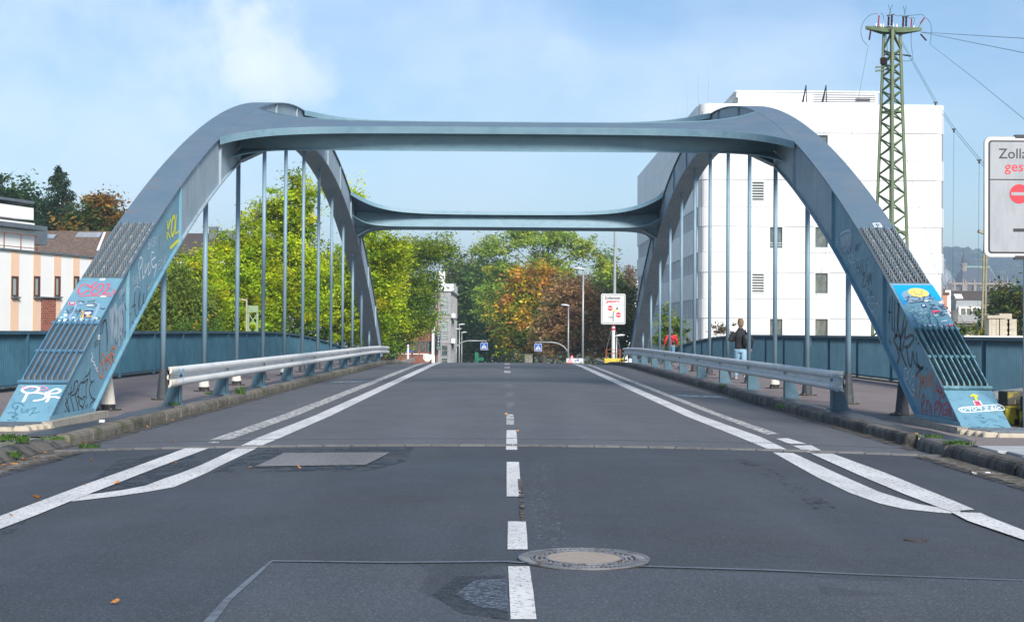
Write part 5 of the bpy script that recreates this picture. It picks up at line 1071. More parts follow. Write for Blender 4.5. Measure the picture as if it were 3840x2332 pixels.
# left flank with fins
for j in range(len(zb) - 1):
    if j % 2 == 1 or j == 0:
        n = 13
        for i in range(n):
            y0, y1 = YB + .85 + (YE - YB - .9) * i / n, YB + .85 + (YE - YB - .9) * (i + 1) / n
            if j == 0: c, d = zb[1] - .0, zb[0]
            else: c, d = zb[j + 1], zb[j]
            # spandrel rows are the odd bands of the flank
            MB().box((XB - .02, (y0 + y1) / 2, (c + d) / 2), (.22, y1 - y0 - .012, d - c - .02)).build('flank_panel', M_whites, ob)
    else:
        c, d = zb[j + 1], zb[j]; mb = MB(); mb.box((XB + .06, (YB + YE) / 2 + .5, (c + d) / 2), (.04, YE - YB - 1.6, d - c)); mb.build('glazing', M_glassl, ob)
        n = 38
        for i in range(n):
            y = YB + 1.3 + (YE - YB - 1.6) * i / n; MB().box((XB - .03, y, (c + d) / 2), (.20, .28, d - c - .02)).build('fin', M_frame, ob)
# plant room, masts and stays on the roof
p0, p1 = at(2762, 386, 112), at(3292, 386, 112); zt_ = zat(2760, 346, 112)
pr = MB().box(((p0.x + p1.x) / 2, 117, (ZT + zt_) / 2), (p1.x - p0.x, 10, zt_ - ZT)).build('plant_room', M_white, ob)
MB().box(((p0.x + p1.x) / 2, 117, zt_ + .07), (p1.x - p0.x + .2, 10.2, .10)).build('roof', M_whites, pr)
for q in range(4): a = at(3050, 356 + q * 8.5, 112); c = at(3284, 356 + q * 8.5, 112); MB().box(((a.x + c.x) / 2, 111.96, a.z), (c.x - a.x, .06, .045)).build('louvre_slat', M_joint, pr)
a, c = at(3208, 371, 112), at(3262, 380, 112); MB().box(((a.x + c.x) / 2, 111.94, (a.z + c.z) / 2), (c.x - a.x, .06, a.z - c.z)).build('vent_opening', M_sblack, pr)
a, c = at(2748, 362, 109), at(2772, 384, 109); MB().box(((a.x + c.x) / 2, 112, (a.z + c.z) / 2), (c.x - a.x, 5, a.z - c.z)).build('ventilation_duct', M_glass, ob)
for px, y0, y1, Y in ((2539, 380, 460, 145), (2580, 318, 450, 132), (2620, 275, 425, 122), (2658, 222, 385, 112), (3215, 318, 346, 115), (3293, 300, 384, 112)):
    a, c = at(px, y1 + 12, Y), at(px, y0, Y); MB().tube([a, c], [.035, .015], 5).build('lightning_rod', M_pole, ob)
for px, y0, y1, lx in ((3018, 320, 384, 8), (3093, 320, 384, 9)):
    a, c = at(px - lx, y1, 108), at(px + 5, y0, 108); MB().tube([a, c], [.09, .04], 6).build('tilted_panel', M_sblack, ob); MB().tube([at(px + 6, y1, 108), c], [.05, .03], 6).build('stay', M_sblack, ob)
# ================================================================== LEFT STRIPED BUILDING
A0 = at(-40, 935, 85.2); A1 = at(420, 968, 97.8); fd = V((A1.x - A0.x, A1.y - A0.y, 0)); FLEN = fd.length; fd.normalize(); fn = V((fd.y, -fd.x, 0))
def fpar(px, py):                             # photo pixel -> (distance along facade, height)
    r = ray(px, py); t = ((A0 - EYE).dot(fn)) / r.dot(fn); p = EYE + r * t; return (p - A0).dot(fd), p.z
A0.z = 0; sb = thing('striped_house', 'white flat roofed house with peach stripes and brown windows behind the left railing', 'building', (A0.x, A0.y, -6.4))
FB = Plane2(A0, fd, (0, 0, 1)); fn = FB.N; ZS = 6.25
mb = MB(); FB.poly(mb, [(0, -6.4), (FLEN, -6.4), (FLEN, ZS), (0, ZS)], -8.0, 8.0); fixnormals(mb.build('wall', M_plaster, sb))
mb = MB(); FB.poly(mb, [(-.1, ZS), (FLEN + .1, ZS), (FLEN + .1, ZS + .09), (-.1, ZS + .09)], -8.1, 8.25); fixnormals(mb.build('parapet_cap', M_zinc, sb))
r1 = lambda x: x / 2.0219
for x0, x1 in ((78, 142), (248, 305), (405, 460), (550, 600), (680, 724)):
    a, c = fpar(r1(x0), 1100)[0], fpar(r1(x1), 1100)[0]; mb = MB(); FB.rect(mb, a, -6.4, c, ZS - .01, .0, .02); fixnormals(mb.build('peach_stripe', M_peach, sb))
for x0, x1 in ((83, 133), (253, 298), (411, 452), (556, 595), (686, 722)):
    a, z0 = fpar(r1(x0), 560 + 1115 / 2.0219); c, z1_ = fpar(r1(x1), 560 + 963 / 2.0219); f_ = MB(); t_ = .10
    for q in ((a, z0, a + t_ * .7, z1_), (c - t_ * 1.8, z0, c, z1_), (a + t_ * .7, z1_ - t_, c - t_ * 1.8, z1_), (a + t_ * .7, z0, c - t_ * 1.8, z0 + t_)): FB.rect(f_, *q, .01, .08)
    fr = fixnormals(f_.build('window', M_brown, sb)); g_ = MB(); FB.rect(g_, a + .05, z0 + .05, c - .1, z1_ - .05, .022, .01); fixnormals(g_.build('pane', M_curtain, fr)); s_ = MB(); FB.rect(s_, a - .05, z0 - .10, c + .08, z0 - .005, .02, .2); fixnormals(s_.build('sill', M_zinc, fr))
a, z1_ = fpar(r1(308), 560 + 1125 / 2.0219); c, z0 = fpar(r1(420), 560 + 1362 / 2.0219); z0 -= .6
mb = MB(); FB.rect(mb, a, z0, c, z1_, .0, .025); fixnormals(mb.build('brick_panel_bed', M_mortar, sb))
nr, nc = 17, 6; bw, bh = (c - a) / nc, (z1_ - z0) / nr
bq = MB(); FB.rect(bq, -bw / 2 + .02, -bh / 2 + .016, bw / 2 - .02, bh / 2 - .016, 0, .03); bme = fixnormals(bpy.data.objects.new('t', bq.mesh('brick', M_brick, FB.O))).data
for j in range(nr):
    for i in range(nc + j % 2):
        u = a + bw * (i + .5 - .5 * (j % 2)); u = max(a + bw * .3, min(c - bw * .3, u)) if 0 else u
        if u - bw / 2 < a - .01 or u + bw / 2 > c + .01: sc = .5; u = a + bw * .25 if u < (a + c) / 2 else c - bw * .25
        else: sc = 1
        o = inst(bme, 'brick', FB.p(u, z0 + bh * (j + .5), .015), sb)
        if sc < 1: o.scale = (.5, .5, 1)
mb = MB(); FB.rect(mb, a, z1_, c, z1_ + .07, .01, .16); fixnormals(mb.build('brick_cap', M_zinc, sb))
# setback storey, canopy, railing
def fbox(px0, py0, px1, py1, back, depth, name, m, par):
    """box on the facade frame, set back from it"""
    sh = A0 - fn * back; r = ray(px0, py0); t = (V((sh.x, sh.y, 0)) - V((EYE.x, EYE.y, 0))).dot(fn) / V((r.x, r.y, 0)).dot(fn); p = EYE + r * t; r2 = ray(px1, py1); t2 = (V((sh.x, sh.y, 0)) - V((EYE.x, EYE.y, 0))).dot(fn) / V((r2.x, r2.y, 0)).dot(fn); q = EYE + r2 * t2
    u0, u1 = (p - A0).dot(fd), (q - A0).dot(fd); mb = MB(); FB.rect(mb, u0, q.z, u1, p.z, -back - depth, depth); return fixnormals(mb.build(name, m, par))
fbox(-60, 845, 128, 945, 1.6, 5, 'setback_storey', M_plaster, sb); fbox(-60, 838, 178, 850, .9, 6.5, 'canopy', M_zinc, sb); fbox(-60, 824, 130, 838, 1.3, 5.5, 'canopy_upstand', M_plaster, sb)
fbox(-60, 755, 126, 826, 1.9, 4, 'roof_house', M_plaster, sb); fbox(-60, 738, 130, 756, 1.8, 4.3, 'roof_cap', M_zinc, sb)
fbox(126, 856, 178, 920, 3.0, 3, 'dark_annex', M_zinc, sb)
rl = MB()
for zz in (0.28, 1.08): FB.line(rl, [(-.2, ZS + zz), (fpar(157, 940)[0], ZS + zz)], .045, -.35, .045)
roo = fixnormals(rl.build('roof_railing', M_rust, sb))
for px in (-20, 35, 98, 156): u = fpar(px, 940)[0]; q = MB(); FB.rect(q, u - .03, ZS + .05, u + .03, ZS + 1.1, -.4, .04); fixnormals(q.build('railing_post', M_rust, roo))
# tiled roofs behind
def tiled_roof(name, label, px0, px1, pyr, pye, Y, m, mw, depth=4.5, rows=16, extra=None):
    a, b2 = at(px0, pyr, Y + depth), at(px1, pyr, Y + depth); e0 = at(px0, pye, Y); x0, x1, zr_, ze = a.x, b2.x, a.z, e0.z
    t = thing(name, label, 'house', ((x0 + x1) / 2, Y, -6.4))
    MB().box(((x0 + x1) / 2, Y + depth, (ze - 6.4) / 2 - .1), (x1 - x0 - .3, 2 * depth - .5, ze + 6.2)).build('wall', mw, t)
    mb = MB(); mb.prism([(x0, Y - .2, ze - .05), (x0, Y + depth, zr_ - .06), (x0, Y + 2 * depth + .2, ze - .05)], (x1 - x0, 0, 0)); fixnormals(mb.build('roof', m, t))
    q = MB(); nx = max(20, int((x1 - x0) / .16)); 
    for r_ in range(rows):
        f0, f1 = r_ / rows, (r_ + 1.12) / rows; rowt, rowb = [], []
        for i in range(nx + 1):
            x = x0 + (x1 - x0) * i / nx; wv = .028 * (i % 2)
            rowb.append((x, Y - .2 + (depth + .2) * f0, ze + (zr_ - ze) * f0 + .06 + wv)); rowt.append((x, Y - .2 + (depth + .2) * f1, ze + (zr_ - ze) * f1 + .015 + wv))
        q.grid([rowb, rowt]); q.grid([[(p[0], p[1], p[2] - .05) for p in rowb], rowb])
    o = q.build('roof_tiles', m, t); o['kind'] = 'stuff'
    MB().tube([(x0, Y + depth, zr_ + .03), (x1, Y + depth, zr_ + .03)], .11, 6).build('ridge', m, t)
    return t, (x0, x1, ze, zr_, Y, depth)
def onroof(R_, px, py):
    x0, x1, ze, zr_, Y, d = R_; r = ray(px, py); n = V((0, -(zr_ - ze), d)).normalized(); t = (V((x0, Y, ze)) - EYE).dot(n) / r.dot(n); return EYE + r * t
def roofbox(R_, px0, py0, px1, py1, h, name, m, par):
    x0, x1, ze, zr_, Y, d = R_; n = V((0, -(zr_ - ze), d)).normalized(); a, c = onroof(R_, px0, py0), onroof(R_, px1, py1); T = V((0, d, zr_ - ze)).normalized()
    l = (a - c).dot(T); cx = (a.x + c.x) / 2; q = V((cx, (a.y + c.y) / 2, (a.z + c.z) / 2)) + n * (h / 2 + .05)
    return MB().box(q, (abs(c.x - a.x), abs(l), h), Matrix((V((1, 0, 0)), T, n)).transposed()).build(name, m, par)
t, R_ = tiled_roof('tiled_roof_house', 'house with brown pantile roof, skylights and a bluish solar panel behind the striped house', 130, 470, 872, 990, 104, M_tile, M_brick, 5.5, 15)
f_ = roofbox(R_, 176, 885, 204, 902, .10, 'roof_window', M_zinc, t); roofbox(R_, 179, 887, 201, 900, .13, 'pane', M_glassl, f_)
f_ = roofbox(R_, 294, 876, 372, 893, .06, 'solar_panel', mat('solar_panel', (.30, .34, .42), rough=.3), t)
for i in range(5): roofbox(R_, 294 + i * 15.6, 877, 296 + i * 15.6, 892, .08, 'panel_frame', M_pole, f_)
MB().bar(onroof(R_, 393, 877) + V((0, 0, .1)), onroof(R_, 366, 945) + V((0, 0, .1)), .16, .06).build('roof_flashing', M_whites, t)
t, R_ = tiled_roof('tiled_roof_house', 'small dark tiled roof peeping between left arch and yellow green trees', 700, 900, 880, 960, 122, M_tiled, M_plaster, 5, 12)
a = at(783, 862, 124); MB().box((a.x, 126, a.z - .6), (.7, .7, 2.0)).build('chimney', M_zinc, t)
a = at(850, 868, 124); MB().box((a.x, 126, a.z - .6), (1.4, .7, 1.6)).build('chimney', M_zinc, t)
# ================================================================== STREET BEYOND THE CREST
def streetlamp(label, px, Y, pytop, side, grp='street lamps beyond the bridge'):
    p = at(px, pytop + 4, Y); zb_ = prof(Y) + .1 if abs(p.x) < 12 else terr(p.x, Y); t = thing('street_lamp', label, 'street lamp', (p.x, Y, zb_), grp)
    MB().tube([(p.x, Y, zb_), (p.x, Y, p.z - .1)], [.085, .055], 10).build('pole', M_pole, t, smooth=True); MB().lathe((p.x, Y, zb_), [(.11, 0), (.11, .9), (.085, .95)], 10).build('base_sleeve', M_pole, t)
    mb = MB(); a = V((p.x - side * .12, Y, p.z - .08)); b2 = V((p.x + side * .66, Y, p.z + .02)); N = 8; rows = []
    for i in range(N + 1):
        f_ = i / N; w_ = .17 * math.sin(math.pi * min(1, f_ * .75 + .22)) ** .7 + .02; h = .10 * math.sin(math.pi * (f_ * .85 + .1)) + .02; c = a.lerp(b2, f_); rows.append([c + V((0, w_ * math.cos(q * math.pi / 4), h * max(-.25, math.sin(q * math.pi / 4)))) for q in range(9)])
    mb.grid(rows); mb.add(rows[0][:-1], [tuple(range(8))]); mb.add(rows[-1][:-1], [tuple(range(8))]); h_ = mb.build('lamp_head', M_lampw, t, smooth=False); MB().box(a.lerp(b2, .55) + V((0, 0, -.035)), (.42, .2, .02)).build('lens', M_glassl, h_)
    return t
streetlamp('tallest street lamp right of the road, in front of the brown tree', 2187, 98, 1003, -1); streetlamp('shorter street lamp left of the tallest one, beside the right crossing arm', 2132, 124, 1140, -1)
streetlamp('front street lamp left of the road beside the hotel corner', 1723, 168, 1212, 1); streetlamp('street lamp half hidden between hotel corner and front left lamp', 1712, 180, 1229, 1); streetlamp('lowest street lamp of the left row, before dark foliage', 1732, 190, 1242, 1); streetlamp('tiny street lamp behind the closed road sign pole', 2312, 112, 1253, 1)
def crossing(label, ppx, Y, spx, spy, size_px, armpy, side):
    s = F / Y; p = at(ppx, 1330, Y); zb_ = prof(Y); t = thing('crossing_sign', label, 'traffic sign', (p.x, Y, zb_), 'zebra crossing signs'); q = at(spx, spy, Y); za = at(spx, armpy, Y).z; R_ = 1.3
    arc = [(p.x, Y, zb_), (p.x, Y, za - R_)] + [(p.x + side * (1 - math.cos(k * .2618)) * R_ * 1.25, Y, za - R_ + math.sin(k * .2618) * R_) for k in range(1, 7)] + [(q.x + side * .3, Y, za)]
    MB().tube(arc, .065, 8).build('mast_arm', M_pole, t, smooth=True); w_ = size_px / s
    for dx in (-.2, .2): MB().box((q.x + dx, Y, (za + q.z + w_ / 2) / 2), (.05, .04, za - q.z - w_ / 2 + .1)).build('hanger_clip', M_pole, t)
    P = Plane2((q.x, Y - .03, q.z), (1, 0, 0), (0, 0, 1)); h = w_ / 2
    mb = MB(); P.poly(mb, rrect(-h, -h, h, h, .06), 0, .03); b_ = mb.build('sign_plate', M_swhite, t); mb = MB(); P.poly(mb, rrect(-h + .03, -h + .03, h - .03, h - .03, .05), .031, .004); mb.build('blue_field', M_sblue, b_)
    mb = MB(); P.poly(mb, [(-.80 * h, -.66 * h), (.80 * h, -.66 * h), (0, .72 * h)], .036, .004); mb.build('triangle', M_swhite, b_)
    mb = MB(); P.disc(mb, .0, .36 * h, .09 * h, .041, .004, 10); P.line(mb, [(-.02 * h, .25 * h), (.02 * h, -.1 * h), (-.16 * h, -.5 * h)], .10 * h, .041, .004); P.line(mb, [(.02 * h, -.1 * h), (.16 * h, -.28 * h), (.2 * h, -.5 * h)], .09 * h, .0412, .004); P.line(mb, [(0, .2 * h), (.2 * h, .0)], .06 * h, .0414, .004); P.line(mb, [(0, .2 * h), (-.18 * h, .0)], .06 * h, .0416, .004)
    for u in (-.52, -.2, .08, .36, .58): P.poly(mb, [(u * h - .05 * h, -.64 * h), (u * h + .05 * h, -.64 * h), (u * .8 * h + .03 * h, -.42 * h), (u * .8 * h - .04 * h, -.42 * h)], .0405, .003)
    mb.build('walker_symbol', M_sblack, b_)
crossing('blue zebra crossing sign hanging from the curved arm left of the road', 1704, 153, 1815.5, 1298.5, 27, 1278, 1)
crossing('blue zebra crossing sign hanging from the curved arm right of the road', 2134, 126, 2018, 1303, 28, 1283, -1)
def zollsign(label, O, W, H, grp, post):       # O: upper left corner, board faces the camera side
    t = thing('road_closed_sign', label, 'traffic sign', (O[0] + W / 2, O[1], .15), grp); P = Plane2(O, (1, 0, 0), (0, 0, 1)); px = lambda u: u * W; py = lambda v: -v * H
    mb = MB(); P.poly(mb, rrect(0, -H, W, 0, .085), -.03, .03); b_ = mb.build('sign_plate', M_pole, t); mb = MB(); P.poly(mb, rrect(.012, -H + .012, W - .012, -.012, .08), .0, .004); mb.build('white_rim', M_swhite, b_)
    mb = MB(); P.poly(mb, rrect(.052, -H + .052, W - .052, -.052, .045), .004, .004); mb.build('black_border', M_sblack, b_); face = M_sgrey if post == 'near' else M_swhite
    mb = MB(); P.poly(mb, rrect(.074, -H + .074, W - .074, -.074, .03), .008, .004); mb.build('sign_face', face, b_)
    textmesh('Zollamtstr.', H * .118, P.p(px(.148), py(.182), .0125), (1, 0, 0), (0, 0, 1), b_, M_sblack, 'lettering', W * .68, bold=.001 if post == 'near' else .006); textmesh('gesperrt', H * .115, P.p(px(.215), py(.287), .0125), (1, 0, 0), (0, 0, 1), b_, M_sred, 'lettering', W * .545, bold=.001 if post == 'near' else .006)
    mb = MB(); P.rect(mb, .074, py(.361), W - .074, py(.353), .0125, .003); mb.build('divider', M_sblack, b_)
    for u, v in ((.373, .475), (.71, .69)):
        mb = MB(); P.disc(mb, px(u), py(v), W * .104, .0125, .003, 30); d_ = mb.build('no_entry_disc', M_sred, b_); mb = MB(); P.rect(mb, px(u) - W * .088, py(v) - W * .017, px(u) + W * .088, py(v) + W * .017, .016, .003); mb.build('white_bar', face, d_)
    mb = MB(); P.line(mb, [(px(.494), py(.912)), (px(.494), py(.63)), (px(.53), py(.585)), (px(.64), py(.50))], W * .033, .0125, .003); P.rect(mb, px(.309), py(.787), px(.478), py(.761), .0129, .003); P.poly(mb, [(px(.70), py(.447)), (px(.60), py(.468)), (px(.692), py(.525))], .0131, .003); mb.build('road_arrow', M_sblack, b_)
    mb = MB(); P.rect(mb, px(.495), py(.58), px(.64), py(.52), .0165, .003); y_ = mb.build('yellow_patch', M_syel, b_); textmesh('L1', H * .04, P.p(px(.53), py(.565), .020), (1, 0, 0), (0, 0, 1), y_, M_sgrey, 'lettering')
    mb = MB(); 
    for q in ([(px(.61), py(.912)), (px(.82), py(.912))], [(px(.61), py(.785)), (px(.82), py(.785))], [(px(.61), py(.912)), (px(.61), py(.785))], [(px(.82), py(.912)), (px(.82), py(.785))]): P.line(mb, q, .008, .0125, .003)
    for cx in (.675, .755): P.line(mb, [(px(cx) + .028 * math.cos(k * .63), py(.83) + .028 * math.sin(k * .63)) for k in range(11)], .006, .0125, .003)
    P.line(mb, [(px(.675), py(.83)), (px(.70), py(.808)), (px(.74), py(.808)), (px(.755), py(.83))], .006, .0132, .003); mb.build('bicycle_box', M_sgrey if post != 'near' else M_sblack, b_)
    return t, P
a = at(2253, 1101, 74.0); W_ = 92 / (F / 74.0)
t, P = zollsign('white Zollamtstr. gesperrt sign on the tall pole by the far right arch foot', (a.x, 73.8, a.z), W_, 115 / (F / 74.0), 'Zollamtstr. closed signs', 'far')
cx = a.x + W_ * .52; zg = prof(74) + .15
MB().tube([(cx, 74, zg + .2), (cx, 74, zat(2300, 1205, 74))], .09, 12).build('post', M_swhite, t); MB().tube([(cx + .05, 74, zat(2300, 1210, 74)), (cx + .06, 74, zat(2303, 858, 74))], [.085, .06], 12).build('mast', M_pole, t)
for py in (1220, 1234): MB().tube([(cx, 74, zat(2298, py + 4, 74)), (cx, 74, zat(2298, py - 3, 74))], .096, 12).build('red_band', M_sred, t)
o = MB().box((cx + .02, 74, zg + .12), (1.02, .9, .24)).build('yellow_foot', mat('foot_yellow', (.62, .47, .06), [((.3, .2, .05), 6, .5, .7, ST, .8)], rough=.8), t); bevel(o, .03)
for dx in (-.36, .36):
    for dy in (-.35, .35): MB().bar((cx + dx, 74 + dy, zg + .2), (cx + dx, 74 + dy, zg + .72), .035, .035).build('frame_post', M_rust, t)
    MB().bar((cx + dx, 73.65, zg + .7), (cx + dx, 74.35, zg + .7), .03, .03).build('frame_bar', M_rust, t); MB().tube([(cx + dx, 74, zg + .72), (cx + dx * .15, 74, zg + 1.9)], .008, 4).build('stay_wire', M_pole, t)
for zz in (.5, .7): MB().bar((cx - .36, 73.65, zg + zz), (cx + .36, 73.65, zg + zz), .03, .03).build('frame_bar', M_rust, t)
a = at(3691, 512, 18.8); c = at(3691, 965, 18.8); H_ = a.z - c.z
t, P = zollsign('big silver closed road sign cut off by the right photo edge', (a.x, 18.8, a.z), H_ * .772, H_, 'Zollamtstr. closed signs', 'near')
for zz in (a.z - .0, c.z + .0): MB().box((a.x + H_ * .386, 18.83, zz), (.42, .07, .05)).build('clamp_bracket', M_sblack, t)
MB().tube([(a.x + H_ * .386, 18.95, .15), (a.x + H_ * .386, 18.95, a.z - .02)], .045, 12).build('post', M_pole, t); MB().lathe((a.x + H_ * .386, 18.95, .15), [(.2, 0), (.2, .03), (.06, .06)], 12).build('foot', M_iron, t)
# small signs at the crest
Y = 93; a = at(2123, 1342, Y); c = at(2188, 1362, Y); w_ = c.x - a.x
t = thing('lorry_parking_sign', 'white board with lorry, blue P and arrow, low behind the crest', 'traffic sign', (a.x + w_ / 2, Y, prof(Y))); P = Plane2((a.x, Y, c.z), (1, 0, 0), (0, 0, 1)); h_ = a.z - c.z
mb = MB(); P.poly(mb, rrect(0, 0, w_, h_, .05), -.03, .03); b_ = mb.build('sign_plate', M_sblack, t); mb = MB(); P.poly(mb, rrect(.02, .02, w_ - .02, h_ - .02, .04), 0, .004); mb.build('white_field', M_swhite, b_)
mb = MB(); P.rect(mb, w_ * .61, h_ * .40, w_ * .73, h_ * .82, .0045, .004); q_ = mb.build('parking_field', M_sblue, b_); textmesh('P', .13, P.p(w_ * .645, h_ * .48, .010), (1, 0, 0), (0, 0, 1), q_, M_swhite)
mb = MB(); P.line(mb, [(w_ * .78, h_ * .25), (w_ * .90, h_ * .25)], .03, .0045, .004); P.poly(mb, [(w_ * .87, h_ * .42), (w_ * .93, h_ * .25), (w_ * .87, h_ * .08), (w_ * .90, h_ * .25)], .005, .004); P.rect(mb, w_ * .49, h_ * .34, w_ * .55, h_ * .56, .0045, .004); P.rect(mb, w_ * .555, h_ * .34, w_ * .58, h_ * .48, .0045, .004); mb.build('symbols', M_sblack, b_)
for dx in (.2, .8): MB().tube([(a.x + w_ * dx, Y + .06, prof(Y)), (a.x + w_ * dx, Y + .06, a.z)], .03, 8).build('post', M_pole, t)
for k, (px, py0, py1, YY, lab) in enumerate([(2145, 1328, 1347, 97, 'upper red rimmed warning triangle over the lorry parking board'), (2137, 1342, 1362, 91, 'red rimmed warning triangle leaning before the lorry parking board')]):
    a = at(px, py0, YY); c = at(px, py1, YY); h_ = a.z - c.z; t = thing('warning_triangle', lab, 'traffic sign', (a.x, YY, prof(YY)), 'warning triangles'); P = Plane2((a.x, YY, c.z), (1, 0, 0), (0, 0, 1))
    mb = MB(); P.poly(mb, [(-h_ * .56, 0), (h_ * .56, 0), (0, h_)], -.02, .02); b_ = mb.build('sign_plate', M_sred, t); mb = MB(); P.poly(mb, [(-h_ * .33, h_ * .13), (h_ * .33, h_ * .13), (0, h_ * .72)], 0, .004); mb.build('white_field', M_swhite, b_)
    mb = MB(); P.rect(mb, -h_ * .14, h_ * .2, h_ * .1, h_ * .3, .0045, .003); P.disc(mb, h_ * .06, h_ * .38, h_ * .05, .0045, .003, 8); mb.build('symbol', M_sblack, b_); MB().tube([(a.x, YY + .05, prof(YY)), (a.x, YY + .05, a.z - .05)], .025, 8).build('post', M_pole, t)
a = at(1530, 1292, 81); t = thing('marker_post', 'plain white post at the far end of the left sidewalk', 'post', (a.x, 81, prof(81))); MB().tube([(a.x, 81, prof(81) - .1), (a.x, 81, a.z - .05), (a.x, 81, a.z)], [.06, .06, .035], 10).build('shaft', M_lampw, t); MB().tube([(a.x, 81, a.z - .16), (a.x, 81, a.z - .11)], .0625, 10).build('ring', M_pole, t)
a = at(1546, 1312, 112); t = thing('street_name_sign', 'small blue street name sign on a thin post before the brick wall', 'street sign', (a.x, 112, prof(112))); MB().tube([(a.x, 112, prof(112) - .2), (a.x, 112, a.z)], .04, 8).build('post', M_dark, t); MB().box((a.x - .22, 111.9, a.z - .12), (.5, .03, .13)).build('name_plate', M_sblue, t)
Y = 108; a = at(1587, 1328, Y); c = at(1619, 1356, Y); w_, h_ = c.x - a.x, a.z - c.z; t = thing('pub_sign', 'white shield shaped advertising board beside the hotel', 'sign', (a.x + w_ / 2, Y, prof(Y))); P = Plane2((a.x, Y, c.z), (1, 0, 0), (0, 0, 1))
mb = MB(); P.poly(mb, [(w_ * .5 + w_ * .36 * math.cos(q), h_ * .34 + h_ * .36 * math.sin(q)) for q in np.linspace(-2.6, -.54, 9)] + [(w_, h_ * .4), (w_ * .97, h_), (w_ * .03, h_), (0, h_ * .4)], 0, .06); b_ = mb.build('board', M_swhite, t)
textmesh('J', .30, P.p(w_ * .10, h_ * .50, .062), (1, 0, 0), (0, 0, 1), b_, M_pole); mb = MB(); P.line(mb, [(w_ * (.35 + .06 * i), h_ * (.55 + .05 * (i % 2))) for i in range(9)], .02, .061, .004); mb.build('faded_lettering', M_pole, b_); mb = MB(); P.disc(mb, w_ * .5, h_ * .16, .06, .061, .004, 12); mb.build('emblem', M_syel, b_); MB().tube([(a.x + w_ / 2, Y + .1, prof(Y)), (a.x + w_ / 2, Y + .1, c.z + .1)], .04, 8).build('post', M_pole, t)
# ---------------------------------------------------------------- hotel
Y = 172.0; s = F / Y; gx = lambda px: at(px, 1240, Y).x; gz = lambda py: at(1660, py, Y).z
x0, x1 = gx(1632), gx(1690); ht = thing('hotel', 'grey clad hotel with tall windows and an upright HOTEL sign left of the road', 'building', (x0, Y, -6.2))
M_clad = mat('grey_cladding', (.33, .325, .335), [((.27, .265, .28), .8, .4, .7, ST, .7)], rough=.6); M_brickw = mat('hotel_brick_wall', (.22, .085, .055), [((.30, .15, .10), 9, .48, .66, (.6, .6, 2.4), .8), ((.17, .05, .035), .8, .45, .7, ST, .7)], rough=.9, bump=.3)
MB().box(((x0 + x1) / 2, Y + 10, (gz(1090) - 6.4) / 2), (x1 - x0, 20, gz(1090) + 6.4)).build('wall', M_clad, ht); MB().box(((x0 + x1) / 2 + .05, Y + 10, gz(1089)), (x1 - x0 + .35, 20.4, .18)).build('cornice', M_whites, ht)
MB().box((gx(1668), Y + 9, gz(1075)), (1.9, 14, .9)).build('penthouse', M_frame, ht)
for i in range(6): MB().box((gx(1676) + .2 * i, Y + .4, gz(1076)), (.04, .04, .9)).build('terrace_post', M_pole, ht)
MB().box((gx(1676) + .5, Y + .4, gz(1064)), (1.2, .05, .05)).build('terrace_rail', M_pole, ht); MB().box((gx(1652), Y + 3, gz(1052)), (.75, 1.2, 2.4)).build('chimney', M_plaster, ht)
for y0, y1 in ((1112, 1148), (1152, 1180), (1203, 1245), (1249, 1272), (1293, 1335), (1341, 1362)):
    a, c = gx(1654), gx(1682); z0, z1_ = gz(y1), gz(y0); fr = MB(); 
    for q in (((a + .06), z0, .12, z1_ - z0), (c - .06, z0, .12, z1_ - z0)): fr.box((q[0], Y - .02, (z0 + z1_) / 2), (.12, .14, z1_ - z0))
    for zz in (z0 + .05, z1_ - .05, (z0 + z1_) / 2): fr.box(((a + c) / 2, Y - .021, zz), (c - a - .24, .12, .07))
    o = fr.build('window', M_pole, ht); MB().box(((a + c) / 2, Y - .005, (z0 + z1_) / 2), (c - a - .2, .03, z1_ - z0 - .06)).build('pane', M_curtain if y0 < 1290 else M_glass, o)
for z_ in (1185, 1280): MB().box((gx(1668), Y - .03, gz(z_ + 3)), (1.45, .10, .30)).build('spandrel', M_clad, ht)
for i in range(9):                             # bay windows of the street flank
    for j, (y0, y1) in enumerate(((1112, 1180), (1203, 1272), (1293, 1362))):
        y = Y + 1.2 + i * 2.1; MB().box((x1 + .03, y, (gz(y0) + gz(y1)) / 2), (.08, 1.5, gz(y0) - gz(y1))).build('flank_window', M_glassl if (i + j) % 3 else M_curtain, ht); MB().box((x1 + .05, y + 1.05, (gz(y0) + gz(y1)) / 2), (.14, .16, gz(y0) - gz(y1) + .3)).build('flank_pier', M_clad, ht)
for py in (1183, 1278): MB().box((x1 + .3, Y + 4, gz(py)), (.5, 7, .55)).build('flank_box', M_frame, ht)
xw = gx(1628); MB().box((xw, Y + 4, (gz(1225) - 6.4) / 2), (.55, 8, gz(1225) + 6.4)).build('white_wall', M_plaster, ht); MB().tube([(gx(1641), Y - .08, gz(1355)), (gx(1641), Y - .08, gz(1085))], .07, 8).build('red_downpipe', mat('red_pipe', (.36, .09, .04), rough=.6), ht)
xb0 = gx(1490); bb = MB().box(((xb0 + xw - .3) / 2, Y + 5, (gz(1180) - 6.4) / 2), (xw - .3 - xb0, 9, gz(1180) + 6.4)).build('brick_wing', M_brickw, ht)
for i, px in enumerate((1503, 1530, 1560, 1585, 1606, 1618)): MB().box((gx(px), Y + .5, gz(1300)), (.55, .06, 1.3)).build('window', M_glass, bb); MB().box((gx(px), Y + .48, gz(1328)), (.7, .12, .1)).build('sill', M_frame, bb)
